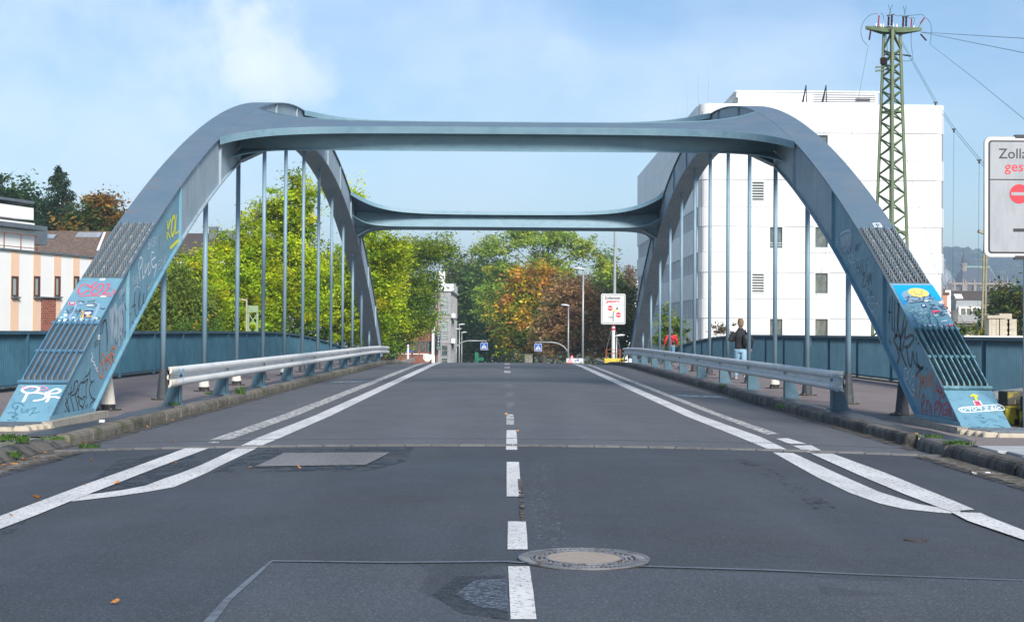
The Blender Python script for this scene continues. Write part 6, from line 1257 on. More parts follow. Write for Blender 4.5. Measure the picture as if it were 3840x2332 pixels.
a = at(1638, 1240, Y - .9); c = at(1651, 1312, Y - .9); w_, h_ = c.x - a.x, a.z - c.z; hs = thing('hotel_sign', 'upright dark sign with white letters HOTEL on the hotel front', 'sign', (a.x + w_ / 2, Y - .9, c.z)); P = Plane2((a.x, Y - .98, c.z), (1, 0, 0), (0, 0, 1))
o = MB().box((a.x + w_ / 2, Y - .9, (a.z + c.z) / 2), (w_, .14, h_)).build('sign_box', mat('sign_dark_teal', (.02, .04, .055), rough=.4), hs)
for i, ch in enumerate('HOTEL'): textmesh(ch, .34, P.p(w_ / 2, h_ * (.85 - .152 * i), .012), (1, 0, 0), (0, 0, 1), o, M_swhite, 'lettering', align='CENTER', bold=.008)
mb = MB(); P.rect(mb, .02, h_ * .105, w_ - .02, h_ * .17, .011, .004); mb.build('green_band', mat('sign_green', (.03, .30, .06), rough=.4), o); textmesh('best', .16, P.p(w_ / 2, h_ * .12, .017), (1, 0, 0), (0, 0, 1), o, M_swhite, 'lettering', w_ * .8, 'CENTER'); textmesh('price', .16, P.p(w_ / 2, h_ * .04, .011), (1, 0, 0), (0, 0, 1), o, M_swhite, 'lettering', w_ * .8, 'CENTER')
for zz in (c.z + .2, a.z - .2): MB().box((a.x + w_ / 2, Y - .45, zz), (.06, .86, .06)).build('bracket', M_pole, hs)
# things at the street end
Y = 190; a = at(1780, 1322, Y); b2 = at(1812, 1362, Y); t = thing('green_machine', 'bright green machine with an upright arm at the end of the street', 'machine', (a.x, Y, prof(Y))); M_gm = mat('machine_green', (.02, .23, .12), [((.01, .14, .08), 4, .5, .7, ST, .7)], rough=.5)
MB().box((a.x + .28, Y, b2.z + .75), (.5, .6, 1.3)).build('body', M_gm, t); mb = MB(); mb.bar((a.x + .12, Y, b2.z + 1.35), (a.x + .25, Y, a.z + .1), .12, .12); mb.bar((a.x + .42, Y, b2.z + 1.35), (a.x + .4, Y, a.z - .1), .1, .1); mb.bar((a.x + .25, Y, a.z + .08), (a.x + .42, Y, a.z - .1), .12, .12); mb.build('arm', M_gm, t); MB().box((a.x + .85, Y + .1, b2.z + .55), (.75, .7, .45)).build('bucket', M_gm, t)
for dx in (.1, .6, .95): MB().lathe((a.x + dx, Y - .4, prof(Y)), [(.001, 0), (.3, .02), (.3, .5), (.001, .52)], 10).build('wheel', M_black, t)
Y = 150; a = at(1968, 1329, Y); b2 = at(1997, 1356, Y); t = thing('switch_cabinet', 'pale weathered cabinet with a mossy lid by the tree trunk', 'cabinet', (a.x + .4, Y, prof(Y))); o = MB().box(((a.x + b2.x) / 2, Y, (a.z + prof(Y)) / 2), (b2.x - a.x, .6, a.z - prof(Y))).build('body', mat('weathered_cabinet', (.36, .34, .27), [((.16, .15, .1), 4, .45, .65, ST, .9)], rough=.8), t); MB().box(((a.x + b2.x) / 2, Y, a.z + .04), (b2.x - a.x + .1, .7, .08)).build('lid', mat('moss_lid', (.12, .14, .04), rough=.9), t); MB().box(((a.x + b2.x) / 2, Y - .305, (a.z + prof(Y)) / 2), (.02, .01, a.z - prof(Y))).build('door_gap', M_sblack, t)
Y = 240; t = thing('pale_building', 'white low buildings glimpsed far off between sign and right arch', 'building', (20, Y, -6)); a = at(2300, 1050, 300); b2 = at(2420, 1110, 300)
for q, (x0_, x1_, y0_, d) in enumerate(((2300, 2345, 1062, 0), (2340, 2420, 1047, 3), (2318, 2330, 1038, 5))): a = at(x0_, y0_, 300 + d); c = at(x1_, 1150, 300 + d); MB().box(((a.x + c.x) / 2, 302 + d, (a.z - 6) / 2), (c.x - a.x, 3, a.z + 6)).build('wing', M_whites, t); MB().box(((a.x + c.x) / 2, 302 + d, a.z + .1), (c.x - a.x + .3, 3.3, .2)).build('roof', M_zinc, t)
# hedge masses closing the street end below the crowns
rng = np.random.default_rng(77); C_ = rng.uniform((-26, 232, -6), (16, 262, 2.5), (5200, 3)); k_ = rng.integers(0, 3, 5200); o = leafmesh('undergrowth', C_, .8, np.array([(.03, .06, .02), (.05, .085, .022), (.10, .10, .03)])[k_] * rng.uniform(.7, 1.3, (5200, 1)), rng, .1, None, .6); o['kind'] = 'stuff'
C_ = np.concatenate([rng.uniform((-60, 62, -6.2), (-12.5, 130, -1.5), (9000, 3)), rng.uniform((12.5, 60, -6.2), (13.9, 150, -3.5), (900, 3))]); k_ = rng.integers(0, 3, len(C_)); o = leafmesh('undergrowth', C_, .5, np.array([(.06, .12, .025), (.09, .16, .03), (.16, .2, .04)])[k_] * rng.uniform(.7, 1.3, (len(C_), 1)), rng, .1, None, .55); o['kind'] = 'stuff'

# ================================================================== RAILWAY PYLON AND WIRES
Y = 70.0; pb = at(3342, 1300, Y); zt_ = zat(3342, 118, Y); py_ = thing('lattice_pylon', 'green lattice railway pylon with brown insulators before the white office block', 'pylon', (pb.x, Y, -6.4)); RZ = Matrix.Rotation(math.radians(33), 3, 'Z'); ctr = V((pb.x, Y, 0))
hw = lambda z: .27 + (zt_ - z) * .0245
lv = [-6.4]; 
while lv[-1] < zt_ - .7: lv.append(lv[-1] + hw(lv[-1]) * 1.05)
lv[-1] = zt_
crn = lambda z, k: ctr + RZ @ V((hw(z) * (-1, 1, 1, -1)[k], hw(z) * (-1, -1, 1, 1)[k], 0)) + V((0, 0, z))
for k in range(4): MB().bar(crn(-6.4, k), crn(zt_, k), .13, .13).build('leg', M_green, py_)
for i in range(len(lv) - 1):
    for k in range(4):
        a, b2 = (k, (k + 1) % 4) if (i + k) % 2 else ((k + 1) % 4, k)
        if lv[i] > -2.5:
            MB().bar(crn(lv[i], a), crn(lv[i + 1], b2), .075, .06).build('brace', M_green, py_)
for z in (zt_, zt_ - 4.0, 6.5):
    for k in range(4): MB().bar(crn(z, k), crn(z, (k + 1) % 4), .07, .10).build('girt', M_green, py_)
AR = V((math.cos(math.radians(-8)), math.sin(math.radians(-8)), -.055)).normalized(); top = ctr + V((0, 0, zt_ + .12)); e0, e1 = top - AR * 1.28, top + AR * 1.42
mb = MB(); nrm_ = V((-AR.y, AR.x, 0)).normalized()
for sg in (-1, 1):
    mb.prism([top + nrm_ * .3 * sg - AR * .5 + V((0, 0, -.22)), e0 + nrm_ * .06 * sg + V((0, 0, -.05)), e0 + nrm_ * .06 * sg + V((0, 0, .09)), e1 + nrm_ * .06 * sg + V((0, 0, .09)), e1 + nrm_ * .06 * sg + V((0, 0, -.05)), top + nrm_ * .3 * sg + AR * .5 + V((0, 0, -.22))], nrm_ * .02)
fixnormals(mb.build('cross_arm', M_green, py_))
def insulator(a, b2, m, parent, r=.07, n=7, name='insulator'):
    r *= .78
    a, b2 = V(a), V(b2); mb = MB(); path = []; rad = []
    for i in range(n * 2 + 1): path.append(a.lerp(b2, (i + .5) / (n * 2 + 1))); rad.append(r if i % 2 else r * .45)
    mb.tube([a] + path + [b2], [r * .35] + rad + [r * .35], 8); return mb.build(name, m, parent)
pix = lambda x, y, Yq=Y: at(3200 + x / 3.7391, y / 3.7391, Yq)
for x0, y0, x1, y1, m, r in ((490, 370, 497, 235, M_insul, .085), (535, 365, 541, 220, M_insul, .085), (695, 385, 702, 240, M_insul, .085), (738, 380, 742, 235, M_insul, .085), (345, 385, 362, 215, M_insred, .06), (808, 405, 817, 262, M_insred, .06), (935, 340, 1000, 250, M_insred, .06), (245, 420, 222, 570, M_insul, .07), (940, 480, 1025, 575, M_insul, .075), (700, 775, 815, 790, M_dark, .07)): insulator(pix(x0, y0), pix(x1, y1), m, py_, r)
MB().bar(pix(890, 420), pix(945, 340), .05, .05).build('arm_strut', M_green, py_)
mb = MB()
for x0, y0, x1, y1 in ((470, 225, 570, 208), (685, 240, 775, 228)): mb = MB().bar(pix(x0, y0), pix(x1, y1), .10, .05); mb.build('terminal_bar', M_dark, py_)
mb = MB().bar(pix(460, 385), pix(550, 385), .14, .06); mb.build('insulator_foot', M_dark, py_); MB().bar(pix(660, 405), pix(750, 405), .14, .06).build('insulator_foot', M_dark, py_)
for q in ([(500, 215), (520, 150), (548, 65)], [(523, 190), (515, 140), (487, 70)], [(710, 225), (725, 165), (746, 85)], [(728, 195), (715, 150), (700, 90)]): MB().tube([pix(*p) for p in q], .014, 4).build('arcing_horn', M_wire, py_)
for q in ([(340, 200), (260, 205), (180, 260), (120, 360), (107, 460), (130, 560), (195, 640)], [(385, 188), (415, 215), (428, 280)], [(570, 212), (620, 228), (690, 220)], [(775, 222), (880, 215), (960, 208), (1000, 240)], [(1010, 245), (1070, 310), (1092, 400), (1085, 560), (1070, 622)], [(765, 258), (850, 255), (855, 300), (825, 400), (808, 560), (830, 780)], [(830, 795), (825, 835), (760, 860), (670, 855)], [(455, 460), (470, 620), (485, 860)]): MB().tube([pix(*p) for p in smooth(q, 4)], .013, 4).build('jumper_cable', M_wire, py_)
MB().tube([pix(425, 905), pix(425, 815)], [.16, .16], 10).build('transformer_coil', M_insul, py_)
for i in range(7): MB().tube([pix(425, 822 + i * 12), pix(425, 826 + i * 12)], .19, 10).build('coil_fin', M_insul, py_)
for y_ in (950, 1000): MB().bar(pix(310, y_), pix(545, y_ - 35), .07, .08).build('platform_beam', M_green, py_)
MB().bar(pix(435, 768), pix(700, 772), .06, .06).build('switch_arm', M_dark, py_)
for x_, y_ in ((320, 365), (385, 370), (420, 372), (610, 378), (845, 400), (560, 372)): MB().lathe(pix(x_, y_ + 18), [(.03, 0), (.045, .06), (.01, .20)], 6).build('bird_spike', M_swhite, py_)
def wire(label, pts, r=.011, grp='overhead wires'):
    o = MB().tube(pts, r, 4).build('overhead_wire', M_wire, None); tag(o, label, 'wire', grp); return o
def ext(a, b2, k): a, b2 = V(a), V(b2); return b2 + (b2 - a) * k
e = pix(945, 455); b2 = at(3840, 145, 46); wire('upper overhead wire leaving the pylon arm to the right', [e, b2, ext(e, b2, 1.0)]); b2 = at(3840, 199, 46); wire('second overhead wire leaving the pylon arm to the right', [e, b2, ext(e, b2, 1.0)])
e = pix(1075, 625); b2 = at(3840, 447, 44); wire('overhead wire sagging from the slanted insulator to the right edge', [e, at(3660, 300, 56), b2, ext(e, b2, .8)])
for k, d in enumerate((0, 1)):
    pts = [pix(680 + 8 * d, 590 + 25 * (1 - d)), at(3506 + 6 * d, 386 - 3 * d, 62), at(3575 + 6 * d, 487 - 4 * d, 58), at(3671 + 6 * d, 604 - 5 * d, 53)]; pts.append(ext(pts[-2], pts[-1], 1.6)); wire(('left' if not d else 'right') + ' wire of the steep pair running from the pylon down behind the big sign', pts)
for px, py, YY in ((3508, 385, 62), (3577, 485, 58), (3672, 601, 53)):
    q = at(px, py, YY); o = MB().box(q, (.16, .05, .05)).add([], []).box(q + V((0, 0, -.06)), (.06, .06, .14)).build('wire_spreader', M_dark, None); tag(o, {3508: 'topmost clamp joining the steep wire pair', 3577: 'middle clamp joining the steep wire pair', 3672: 'lowest clamp joining the steep wire pair'}[px], 'clamp', 'clamps on the wire pair')
    if px != 3508: wire('thin hanging wire below the %s clamp of the steep pair' % ('middle' if px == 3577 else 'lowest'), [q, at(px - 6, 1240, YY)], .007)
wire('thin wire dropping from the left pylon insulator past the office block', [pix(212, 640), at(3175, 600, 69), at(3060, 1110, 66)], .008); wire('thin wire sagging from the pylon to the right arch foot', [at(3387, 540, 69), at(3440, 760, 66), at(3510, 1010, 62), at(3640, 1260, 58)], .009)
# twin rail mast with floodlight, behind the big sign
Y = 50; a, b2 = at(3687, 1300, Y), at(3697, 1300, Y); t = thing('twin_mast', 'rusty twin rail mast with a small floodlight behind the big sign', 'mast', (a.x, Y, -6.4)); M_olive = mat('olive_steel', (.22, .21, .13), [((.13, .09, .05), 6, .5, .7, ST, .7)], rough=.7)
for px0, px1 in ((3681, 3690), (3693, 3699)): p0, p1 = at(px0, 1262, Y), at(px1, 950, Y); MB().bar(p0 + (p0 - p1) * 2.3, p1 + (p1 - p0) * .3, .055, .06).build('rail', M_olive, t)
for py in (972, 1004, 1143, 1178): p0, p1 = at(3674 + (1004 > py) * 2, py, Y), at(3708, py, Y); MB().bar(p0, p1, .03, .03).build('rung', M_olive, t)
q = at(3680, 870, Y); MB().box(q, (.22, .2, .1), Matrix.Rotation(.3, 3, 'Y')).build('floodlight', mat('floodlight', (.3, .27, .2), rough=.5), t); MB().bar(q, at(3692, 874, Y), .03, .03).build('lamp_arm', M_olive, t)
Y = 76.0; a, b2 = at(932, 1150, Y), at(966, 1150, Y); t = thing('signal_gantry', 'pale green lattice gantry leg with a whitish pole behind the left railing', 'gantry', (a.x, Y, -6.4)); M_pgreen = mat('pale_green_steel', (.24, .33, .19), [((.18, .25, .14), 5, .45, .7, ST, .7)], rough=.6)
for x in (a.x, b2.x): MB().bar((x, Y, -6.4), (x, Y, a.z), .10, .10).build('leg', M_pgreen, t)
MB().box(((a.x + b2.x) / 2, Y - .06, a.z - .12), (b2.x - a.x + .1, .03, .36)).build('gusset_plate', M_pgreen, t)
for k in range(7): z = a.z - .35 - k * .75; MB().bar((a.x, Y, z), (b2.x, Y, z - .72), .05, .05).build('brace', M_pgreen, t); MB().bar((b2.x, Y + .02, z), (a.x, Y + .02, z - .72), .05, .05).build('brace', M_pgreen, t)
p = at(925, 1126, Y); MB().tube([(p.x, Y, -6.4), (p.x, Y, p.z)], .045, 8).build('pole', M_beige, t); MB().bar(p, at(906, 1122, Y), .09, .09).build('pole_arm', M_beige, t)
# ================================================================== RIGHT BACKGROUND
Y = 45.0; s = F / Y; a = at(3604, 1244, Y + 3); c = at(3606, 1262, Y); t = thing('site_container', 'flat white roofed cabin behind the right railing carrying beige blocks', 'container', (18, Y + 1.5, -6.4)); MB().box((17.9, Y + 1.6, (1.28 - 6.4) / 2), (6.6, 3.1, 7.68)).build('wall', M_whites, t); MB().box((17.9, Y + 1.6, 1.36), (6.8, 3.3, .15)).build('roof', M_frame, t); MB().box((17.9, Y + .02, 1.30), (6.6, .02, .04)).build('drip_edge', M_sblack, t)
zr_ = 1.437; pz = lambda x, y: at(3480 + x / 3.4, 860 + y / 3.4, Y + .5)
me = MB().box((0, 0, 0), (.36, .42, .175)).box((0, -.212, 0), (.20, .006, .09)).mesh('beige_block', M_beige)
wz = lambda y: pz(900, y).z
labs = ['bottom left', 'bottom right', 'middle left', 'middle right', 'upper left', 'upper right']
for k in range(6):
    p = pz(985 + 82 * (k % 2), 1300); o = bpy.data.objects.new('beige_block', me); COL.objects.link(o); o.location = (p.x * 1.0 + .02 * (k % 2), Y + .75, zr_ + .09 + .178 * (k // 2)); tag(o, labs[k] + ' beige block of the stack on the white roof behind the right railing', 'block', 'stacked beige blocks'); o.scale = (.86, 1, 1)
p = pz(997, 1195); o = bpy.data.objects.new('beige_block', me); COL.objects.link(o); o.location = (p.x, Y + .75, zr_ + .09 + .178 * 3); o.scale = (1.1, 1, 1); tag(o, 'topmost beige block, lying alone on its stack behind the right railing', 'block', 'stacked beige blocks')
for k, x in enumerate((800, 845, 893)):
    p = pz(x, 1280); o = MB().box((p.x, Y + .75, zr_ + .27), (.09 + .05 * (k == 1), .42, .54)).build('beige_slab', M_beige, None); bevel(o, .01, 1); tag(o, ['leftmost', 'middle', 'rightmost'][k] + ' upright beige slab beside the block stack', 'slab', 'upright beige slabs')
p = pz(880, 1225); o = MB().box((p.x - .02, Y + .70, zr_ + .60), (.58, .4, .10)).build('beige_slab', M_beige, None); bevel(o, .01, 1); tag(o, 'beige slab lying flat across the three upright ones', 'slab')
# houses
Y = 140.0; hz = lambda x, y, YY=Y: at(3480 + x / 3.4, 860 + y / 3.4, YY)
a, c = hz(262, 800, Y + 5), hz(690, 1200); t, R_ = tiled_roof('dormer_house', 'cream house with dark tiled roof and a glazed dormer behind the right arch foot', 3480 + 258 / 3.4, 3480 + 1010 / 3.4, 860 + 797 / 3.4, 860 + 1195 / 3.4, Y, M_tiled, mat('cream_wall', (.66, .55, .38), rough=.9), 5.0, 18)
f_ = roofbox(R_, 3480 + 322 / 3.4, 860 + 845 / 3.4, 3480 + 445 / 3.4, 860 + 895 / 3.4, .14, 'roof_window', M_frame, t)
d0, d1 = hz(375, 985), hz(690, 1190); zdt = hz(375, 985).z; dm = MB().box(((d0.x + d1.x) / 2, Y + 1.6, (d1.z + zdt) / 2), (d1.x - d0.x, 4.0, zdt - d1.z)).build('dormer', M_plaster, t)
mb = MB(); mb.box(((d0.x + d1.x) / 2, Y + 1.9, hz(375, 965).z), (d1.x - d0.x + .5, 4.2, .9), None, .9); mb.build('dormer_roof', M_zinc, dm)
for x0, x1 in ((422, 478), (496, 552), (570, 642)): p, q = hz(x0, 1008, Y - .4), hz(x1, 1090, Y - .4); MB().box(((p.x + q.x) / 2, Y - .42, (p.z + q.z) / 2), (q.x - p.x, .06, p.z - q.z)).build('dormer_window', M_glass, dm)
p, q = hz(385, 1092, Y - .9), hz(690, 1175, Y - .9); mb = MB(); n = 44
for i in range(n + 1): mb.box((p.x + (q.x - p.x) * i / n, Y - .9, (p.z + q.z) / 2), (.045, .03, p.z - q.z))
rl = MB().box(((p.x + q.x) / 2, Y - .9, p.z), (q.x - p.x, .06, .06)).build('balcony_rail', M_pole, t); mb.build('balusters', M_pole, rl)['kind'] = 'stuff'; MB().box(((p.x + q.x) / 2, Y - .45, q.z - .1), (q.x - p.x + .3, 1.1, .16)).build('balcony_floor', M_conc, t)
p, q = hz(395, 1232), hz(440, 1275); MB().box(((p.x + q.x) / 2, Y + .2, p.z - .6), (1.2, .1, 1.4)).build('window', M_glass, t)
p, q = hz(148, 820), hz(234, 965); th_ = thing('salmon_house', 'salmon house with a brown hipped roof squeezed beside the office block', 'house', (p.x, Y, -6.4)); MB().box((p.x + .2, Y + 2, (p.z - 6.4) / 2), (2 * (q.x - p.x) - .2, 4, p.z + 6.4)).build('wall', mat('salmon_wall', (.50, .24, .16), rough=.9), th_); tz = hz(150, 740).z; mb = MB(); mb.box((p.x + .2, Y + 2, (p.z + tz) / 2), (2 * (q.x - p.x) + .3, 4.4, tz - p.z), None, .45); mb.build('roof', M_tile, th_); MB().box((q.x + .2, Y + 2, (hz(250, 775).z - 6.4) / 2), (.55, 3.8, hz(250, 775).z + 6.4)).build('party_wall', M_plaster, th_)
# cathedral
Y = 900.0; s = F / Y; cz = lambda y: at(3700, 860 + y / 3.4, Y).z; cxx = lambda x: at(3480 + x / 3.4, 1000, Y).x
ct = thing('cathedral', 'hazy gothic cathedral with ribbed dome, ridge turret and steep choir roof in the distance', 'church', (cxx(600), Y, -6.4))
x0, x1, ze, zr2, zb2 = cxx(470), cxx(830), cz(690), cz(478), -6.4
MB().box(((x0 + x1) / 2, Y + 6, (ze + zb2) / 2), (x1 - x0 + 6, 12, ze - zb2)).build('choir_wall', M_stone, ct)
mb = MB(); mb.prism([(x0, Y - .6, ze), (x0, Y + 6, zr2), (x0, Y + 12.6, ze)], (x1 - x0, 0, 0)); mb.add([(x1, Y - .6, ze), (x1, Y + 12.6, ze), (x1, Y + 6, zr2)] + [(x1 + (cxx(940) - x1) * math.sin(q), Y + 6 - 6.6 * math.cos(q), ze) for q in np.linspace(0, math.pi, 6)], [(2, i, i + 1) for i in range(3, 8)]); mb.add([(x0, Y - .6, ze), (x0, Y + 12.6, ze), (x0, Y + 6, zr2), (cxx(350), Y + 6, ze)], [(0, 3, 2), (3, 1, 2)]); fixnormals(mb.build('choir_roof', M_slate, ct))
for q in np.linspace(0, math.pi / 1.4, 5): MB().tube([(x1, Y + 6, zr2), (x1 + (cxx(940) - x1) * math.sin(q), Y + 5.95 - 6.7 * math.cos(q), ze + .1)], .16, 4).build('roof_rib', M_lead, ct)
MB().box(((x0 + x1) / 2, Y + 6, zr2 + .3), (x1 - x0, .3, .9)).build('ridge_crest', mat('verdigris', (.22, .38, .32), rough=.7), ct)
mb = MB(); mb.lathe((cxx(496), Y + 6, zr2 - 4), [(1.9, 0), (1.9, 5), (2.3, 5.4), (2.3, 6.2), (1.5, 6.4)], 8); mb.build('turret', M_stone, ct); MB().lathe((cxx(496), Y + 6, zr2 + 1.5), [(1.7, 0), (1.5, 3), (.15, cz(285) - zr2 - 1.5), (.05, cz(240) - zr2 - 1.5)], 8).build('spire', M_slate, ct)
for x in (330, 440, 470, 585, 780, 860, 940, 1005):
    X_ = cxx(x); MB().box((X_, Y - 1, (ze - 1 + zb2) / 2), (1.5, 2.4, ze - 1 - zb2)).build('buttress', M_stone, ct); MB().lathe((X_, Y - 1, ze - 1), [(.7, 0), (.6, 2.0), (.1, 6.0 if x in (440, 940, 1005) else 4.0)], 6).build('pinnacle', M_stone, ct)
for xa, xb in ((345, 430), (482, 575), (597, 690), (700, 770), (875, 930)):
    a, b2 = cxx(xa), cxx(xb); w_ = b2 - a; top_ = cz(725); mb = MB(); mb.prism([(a, Y - .12, -6), (b2, Y - .12, -6), (b2, Y - .12, top_ - w_ * .55), ((a + b2) / 2 + w_ * .3, Y - .12, top_ - w_ * .18), ((a + b2) / 2, Y - .12, top_), ((a + b2) / 2 - w_ * .3, Y - .12, top_ - w_ * .18), (a, Y - .12, top_ - w_ * .55)], (0, .1, 0)); fr = fixnormals(mb.build('window', M_slate, ct))
    for q in range(1, 4): MB().box((a + w_ * q / 4, Y - .25, top_ - w_ * .9), (.22, .2, w_ * 1.4)).build('tracery', M_stone, fr)
MB().box(((x0 + x1) / 2 + 2, Y - 1, ze - .2), (x1 - x0 + 24, .5, 1.4)).build('parapet', M_stone, ct)
dx = cxx(205); rd = cxx(345) - dx; zd0, zd1 = cz(720), cz(487); MB().lathe((dx, Y + 4, -6.4), [(rd * .98, 0), (rd * .98, zd0 + 6.4)], 16).build('drum', M_stone, ct)
dpf = [(rd * 1.03, 0), (rd * 1.0, .18), (rd * .92, .42), (rd * .74, .68), (rd * .48, .87), (rd * .22, .98), (rd * .2, 1.0)]; MB().lathe((dx, Y + 4, zd0), [(r, h * (zd1 - zd0)) for r, h in dpf], 16).build('dome', M_lead, ct)
for k in range(16):
    q = k * math.pi / 8; MB().tube([(dx + r * math.cos(q), Y + 4 + r * math.sin(q), zd0 + h * (zd1 - zd0)) for r, h in dpf], .18, 4).build('dome_rib', M_lead, ct)
MB().lathe((dx - .6, Y + 4, zd1), [(2.7, 0), (2.5, 1), (2.4, cz(415) - zd1), (2.9, cz(410) - zd1), (2.7, cz(385) - zd1), (1.2, cz(362) - zd1), (.1, cz(345) - zd1)], 8).build('lantern', M_lead, ct)
mb = MB(); g0, g1 = cxx(205), cxx(300); mb.prism([(g0, Y - 4, -6), (g1, Y - 4, -6), (g1, Y - 4, cz(750)), ((g0 + g1) / 2, Y - 4, cz(650)), (g0, Y - 4, cz(750))], (0, 6, 0)); fixnormals(mb.build('gable', M_stone, ct))
for q in (.35, .65): MB().box((g0 + (g1 - g0) * q, Y - 4.05, cz(745)), (1.0, .2, 5)).build('gable_window', M_slate, ct)
mb = MB(); mb.prism([(cxx(900), Y + 30, cz(740)), (cxx(900), Y + 40, cz(585)), (cxx(900), Y + 50, cz(740))], (cxx(1215) - cxx(900), 0, 0)); tr = fixnormals(mb.build('town_roof', M_slate, None)); tag(tr, 'long dark slate roof right of the cathedral choir', 'roof')
o = MB().box((cxx(1060), Y + 41, -3 + (cz(740) + 0) / 2), (cxx(1215) - cxx(900) - 2, 18, cz(740) + 6)).build('wall', M_stone, tr); o = MB().box((cxx(1115), Y + 40, cz(590)), (4, 2, 6)).build('chimney', M_slate, tr)
o = MB().box((cxx(360), Y + 120, cz(560) - 14), (20, 12, 34)).build('pale_block', M_whites, None); tag(o, 'pale distant block between cathedral dome and spire', 'building'); MB().box((cxx(360), Y + 120, cz(560) + 3.2), (21, 13, .6)).build('roof', M_zinc, o)
# wooded hill
rng = np.random.default_rng(5); hx = lambda px, Yq: at(px, 1000, Yq).x
def hill(x, y): return -6.4 + (at(3700, 905, 2350).z + 6.4) * math.exp(-((y - 2450) / 520) ** 2) * (.86 + .10 * math.sin(x * .004 + .4) + .05 * math.sin(x * .011)) * (1 / (1 + math.exp(-(x - 400) / 90)))
mb = MB(); mb.grid([[(x, y, hill(x, y)) for x in np.linspace(150, 2400, 70)] for y in np.linspace(1400, 3400, 40)]); M_wood = mat('far_wood_floor', (.035, .06, .025), rough=1); struct(mb.build('hills', M_wood))
N_ = 5200; xs_ = rng.uniform(280, 1700, N_); ys_ = rng.uniform(1600, 2500, N_); r_ = rng.uniform(6, 13, N_); C_ = np.array([[x, y, hill(x, y) + q * .5] for x, y, q in zip(xs_, ys_, r_)])
off = rng.normal(size=(N_, 14, 3)); off /= np.linalg.norm(off, axis=2)[:, :, None]; off[:, :, 2] = np.abs(off[:, :, 2]); LC = (C_[:, None] + off * r_[:, None, None] * .8).reshape(-1, 3); cc = np.array([(.045, .085, .028), (.07, .11, .03), (.10, .12, .03), (.03, .06, .025)])[rng.integers(0, 4, N_)] * rng.uniform(.8, 1.2, (N_, 1))
o = leafmesh('far_wood', LC, 9.5, np.repeat(cc, 14, 0), rng, 0, None, .9); o['kind'] = 'stuff'
N_ = 700; C_ = rng.uniform((90, 300, -6), (300, 840, -5.8), (N_, 3)); h_ = rng.uniform(3, 6.5, N_); off = rng.normal(size=(N_, 30, 3)) * np.array([2.2, 2.2, 1.6]); LC = (C_[:, None] + off + np.array([0, 0, 1]) * h_[:, None, None]).reshape(-1, 3); o = leafmesh('town_trees', LC, 1.6, np.repeat(np.array([(.05, .09, .03), (.08, .12, .03)])[rng.integers(0, 2, N_)], 30, 0), rng, 0, None, .7); o['kind'] = 'stuff'

# ================================================================== SMALL THINGS NEAR THE CAMERA
gx0 = at(3775, 1600, 20.6)
def rubber(x, y, z, w_, d_, h_, label, m, rot=0.):
    R_ = Matrix.Rotation(rot, 3, 'Z'); t = thing('rubber_base', label, 'sign base', (x, y, z), 'stacked yellow and black sign bases'); o = MB().box((x, y, z + h_ / 2), (w_, d_, h_), R_).build('block', m, t); bevel(o, .02, 2)
    MB().box(V((x, y, z)) + R_ @ V((-w_ * .28, -d_ / 2 - .003, .055)), (.14, .012, .07), R_).build('grip_hole', M_sblack, t); MB().box(V((x, y, z)) + R_ @ V((w_ * .25, -d_ / 2 - .003, .055)), (.14, .012, .07), R_).build('grip_hole', M_sblack, t); return t
rubber(gx0.x + .52, 20.15, .15, .85, .42, .22, 'bottom yellow sign base of the stack beside the right arch foot', M_yblock, .05); rubber(gx0.x + .53, 20.16, .375, .85, .42, .21, 'upper black and yellow sign base of the stack beside the right arch foot', M_block, .02); rubber(gx0.x + .42, 20.75, .15, .9, .44, .28, 'rear bottom sign base close behind the yellow stack', M_yblock, -.04); rubber(gx0.x + .45, 20.76, .435, .9, .44, .20, 'rear upper sign base with mossy yellow top', M_block, -.03)
p = at(3440 + 1630 / 4.675, 1400 + 530 / 4.675, 21.4); o = MB().box((p.x + .05, 21.4, .55), (.75, .45, .16), Matrix.Rotation(-.12, 3, 'Y')).build('concrete_slab', mat('grey_slab', (.22, .23, .24), [((.15, .155, .16), 6, .45, .7, ST, .8)], rough=.85), None); bevel(o, .02, 1); tag(o, 'grey concrete slab lying on the pile behind the right arch foot', 'slab'); o2 = MB().box((p.x + .1, 21.5, .30), (.6, .4, .32)).build('concrete_slab', M_conc, None); tag(o2, 'rough concrete lump under the grey slab behind the right arch foot', 'slab')
# fallen leaves
lm = MB().add([(0, -.05, .002), (.022, -.02, .014), (.030, .015, .010), (0, .055, .020), (-.028, .012, .016), (-.02, -.022, .006), (0, 0, .004)], [(0, 1, 6), (1, 2, 6), (2, 3, 6), (3, 4, 6), (4, 5, 6), (5, 0, 6)]).mesh('fallen_leaf', M_fleaf); rr = random.Random(8); nl = 0
grp1 = [z1(*q) for q in ((300, 198), (437, 216), (460, 188), (848, 232), (410, 338), (1202, 252), (1437, 253), (50, 486))]; grp2 = [z1(*q) for q in ((70, 240), (20, 246), (45, 238), (100, 214), (110, 220), (170, 212), (215, 183), (185, 190), (-20, 250), (405, 137), (395, 134))]; grp3 = [ong(554, 1605), ong(840, 1534), ong(648, 1580), ong(800, 1540), z2(2350, 268), z2(1955, 145)]
single = [(z1(838, 125), 'orange leaf lying on the bridge asphalt left of the outer lane line', 1.2), (z1(560, 330), 'yellow leaf lying on the dark asphalt between the two merging left lines', 1.3), (z1(180, 401), 'dark brown curled leaf on the asphalt left of the thick white line', 1.5), (z1(555, 905), 'reddish leaf alone on the dark asphalt at lower left', 1.2), (z2(75, 75), 'orange leaf touching the centre dash before the bridge joint', 1.3), (ong(1898, 1556), 'orange leaf on the worn centre dash farther up the bridge', 1.3)]
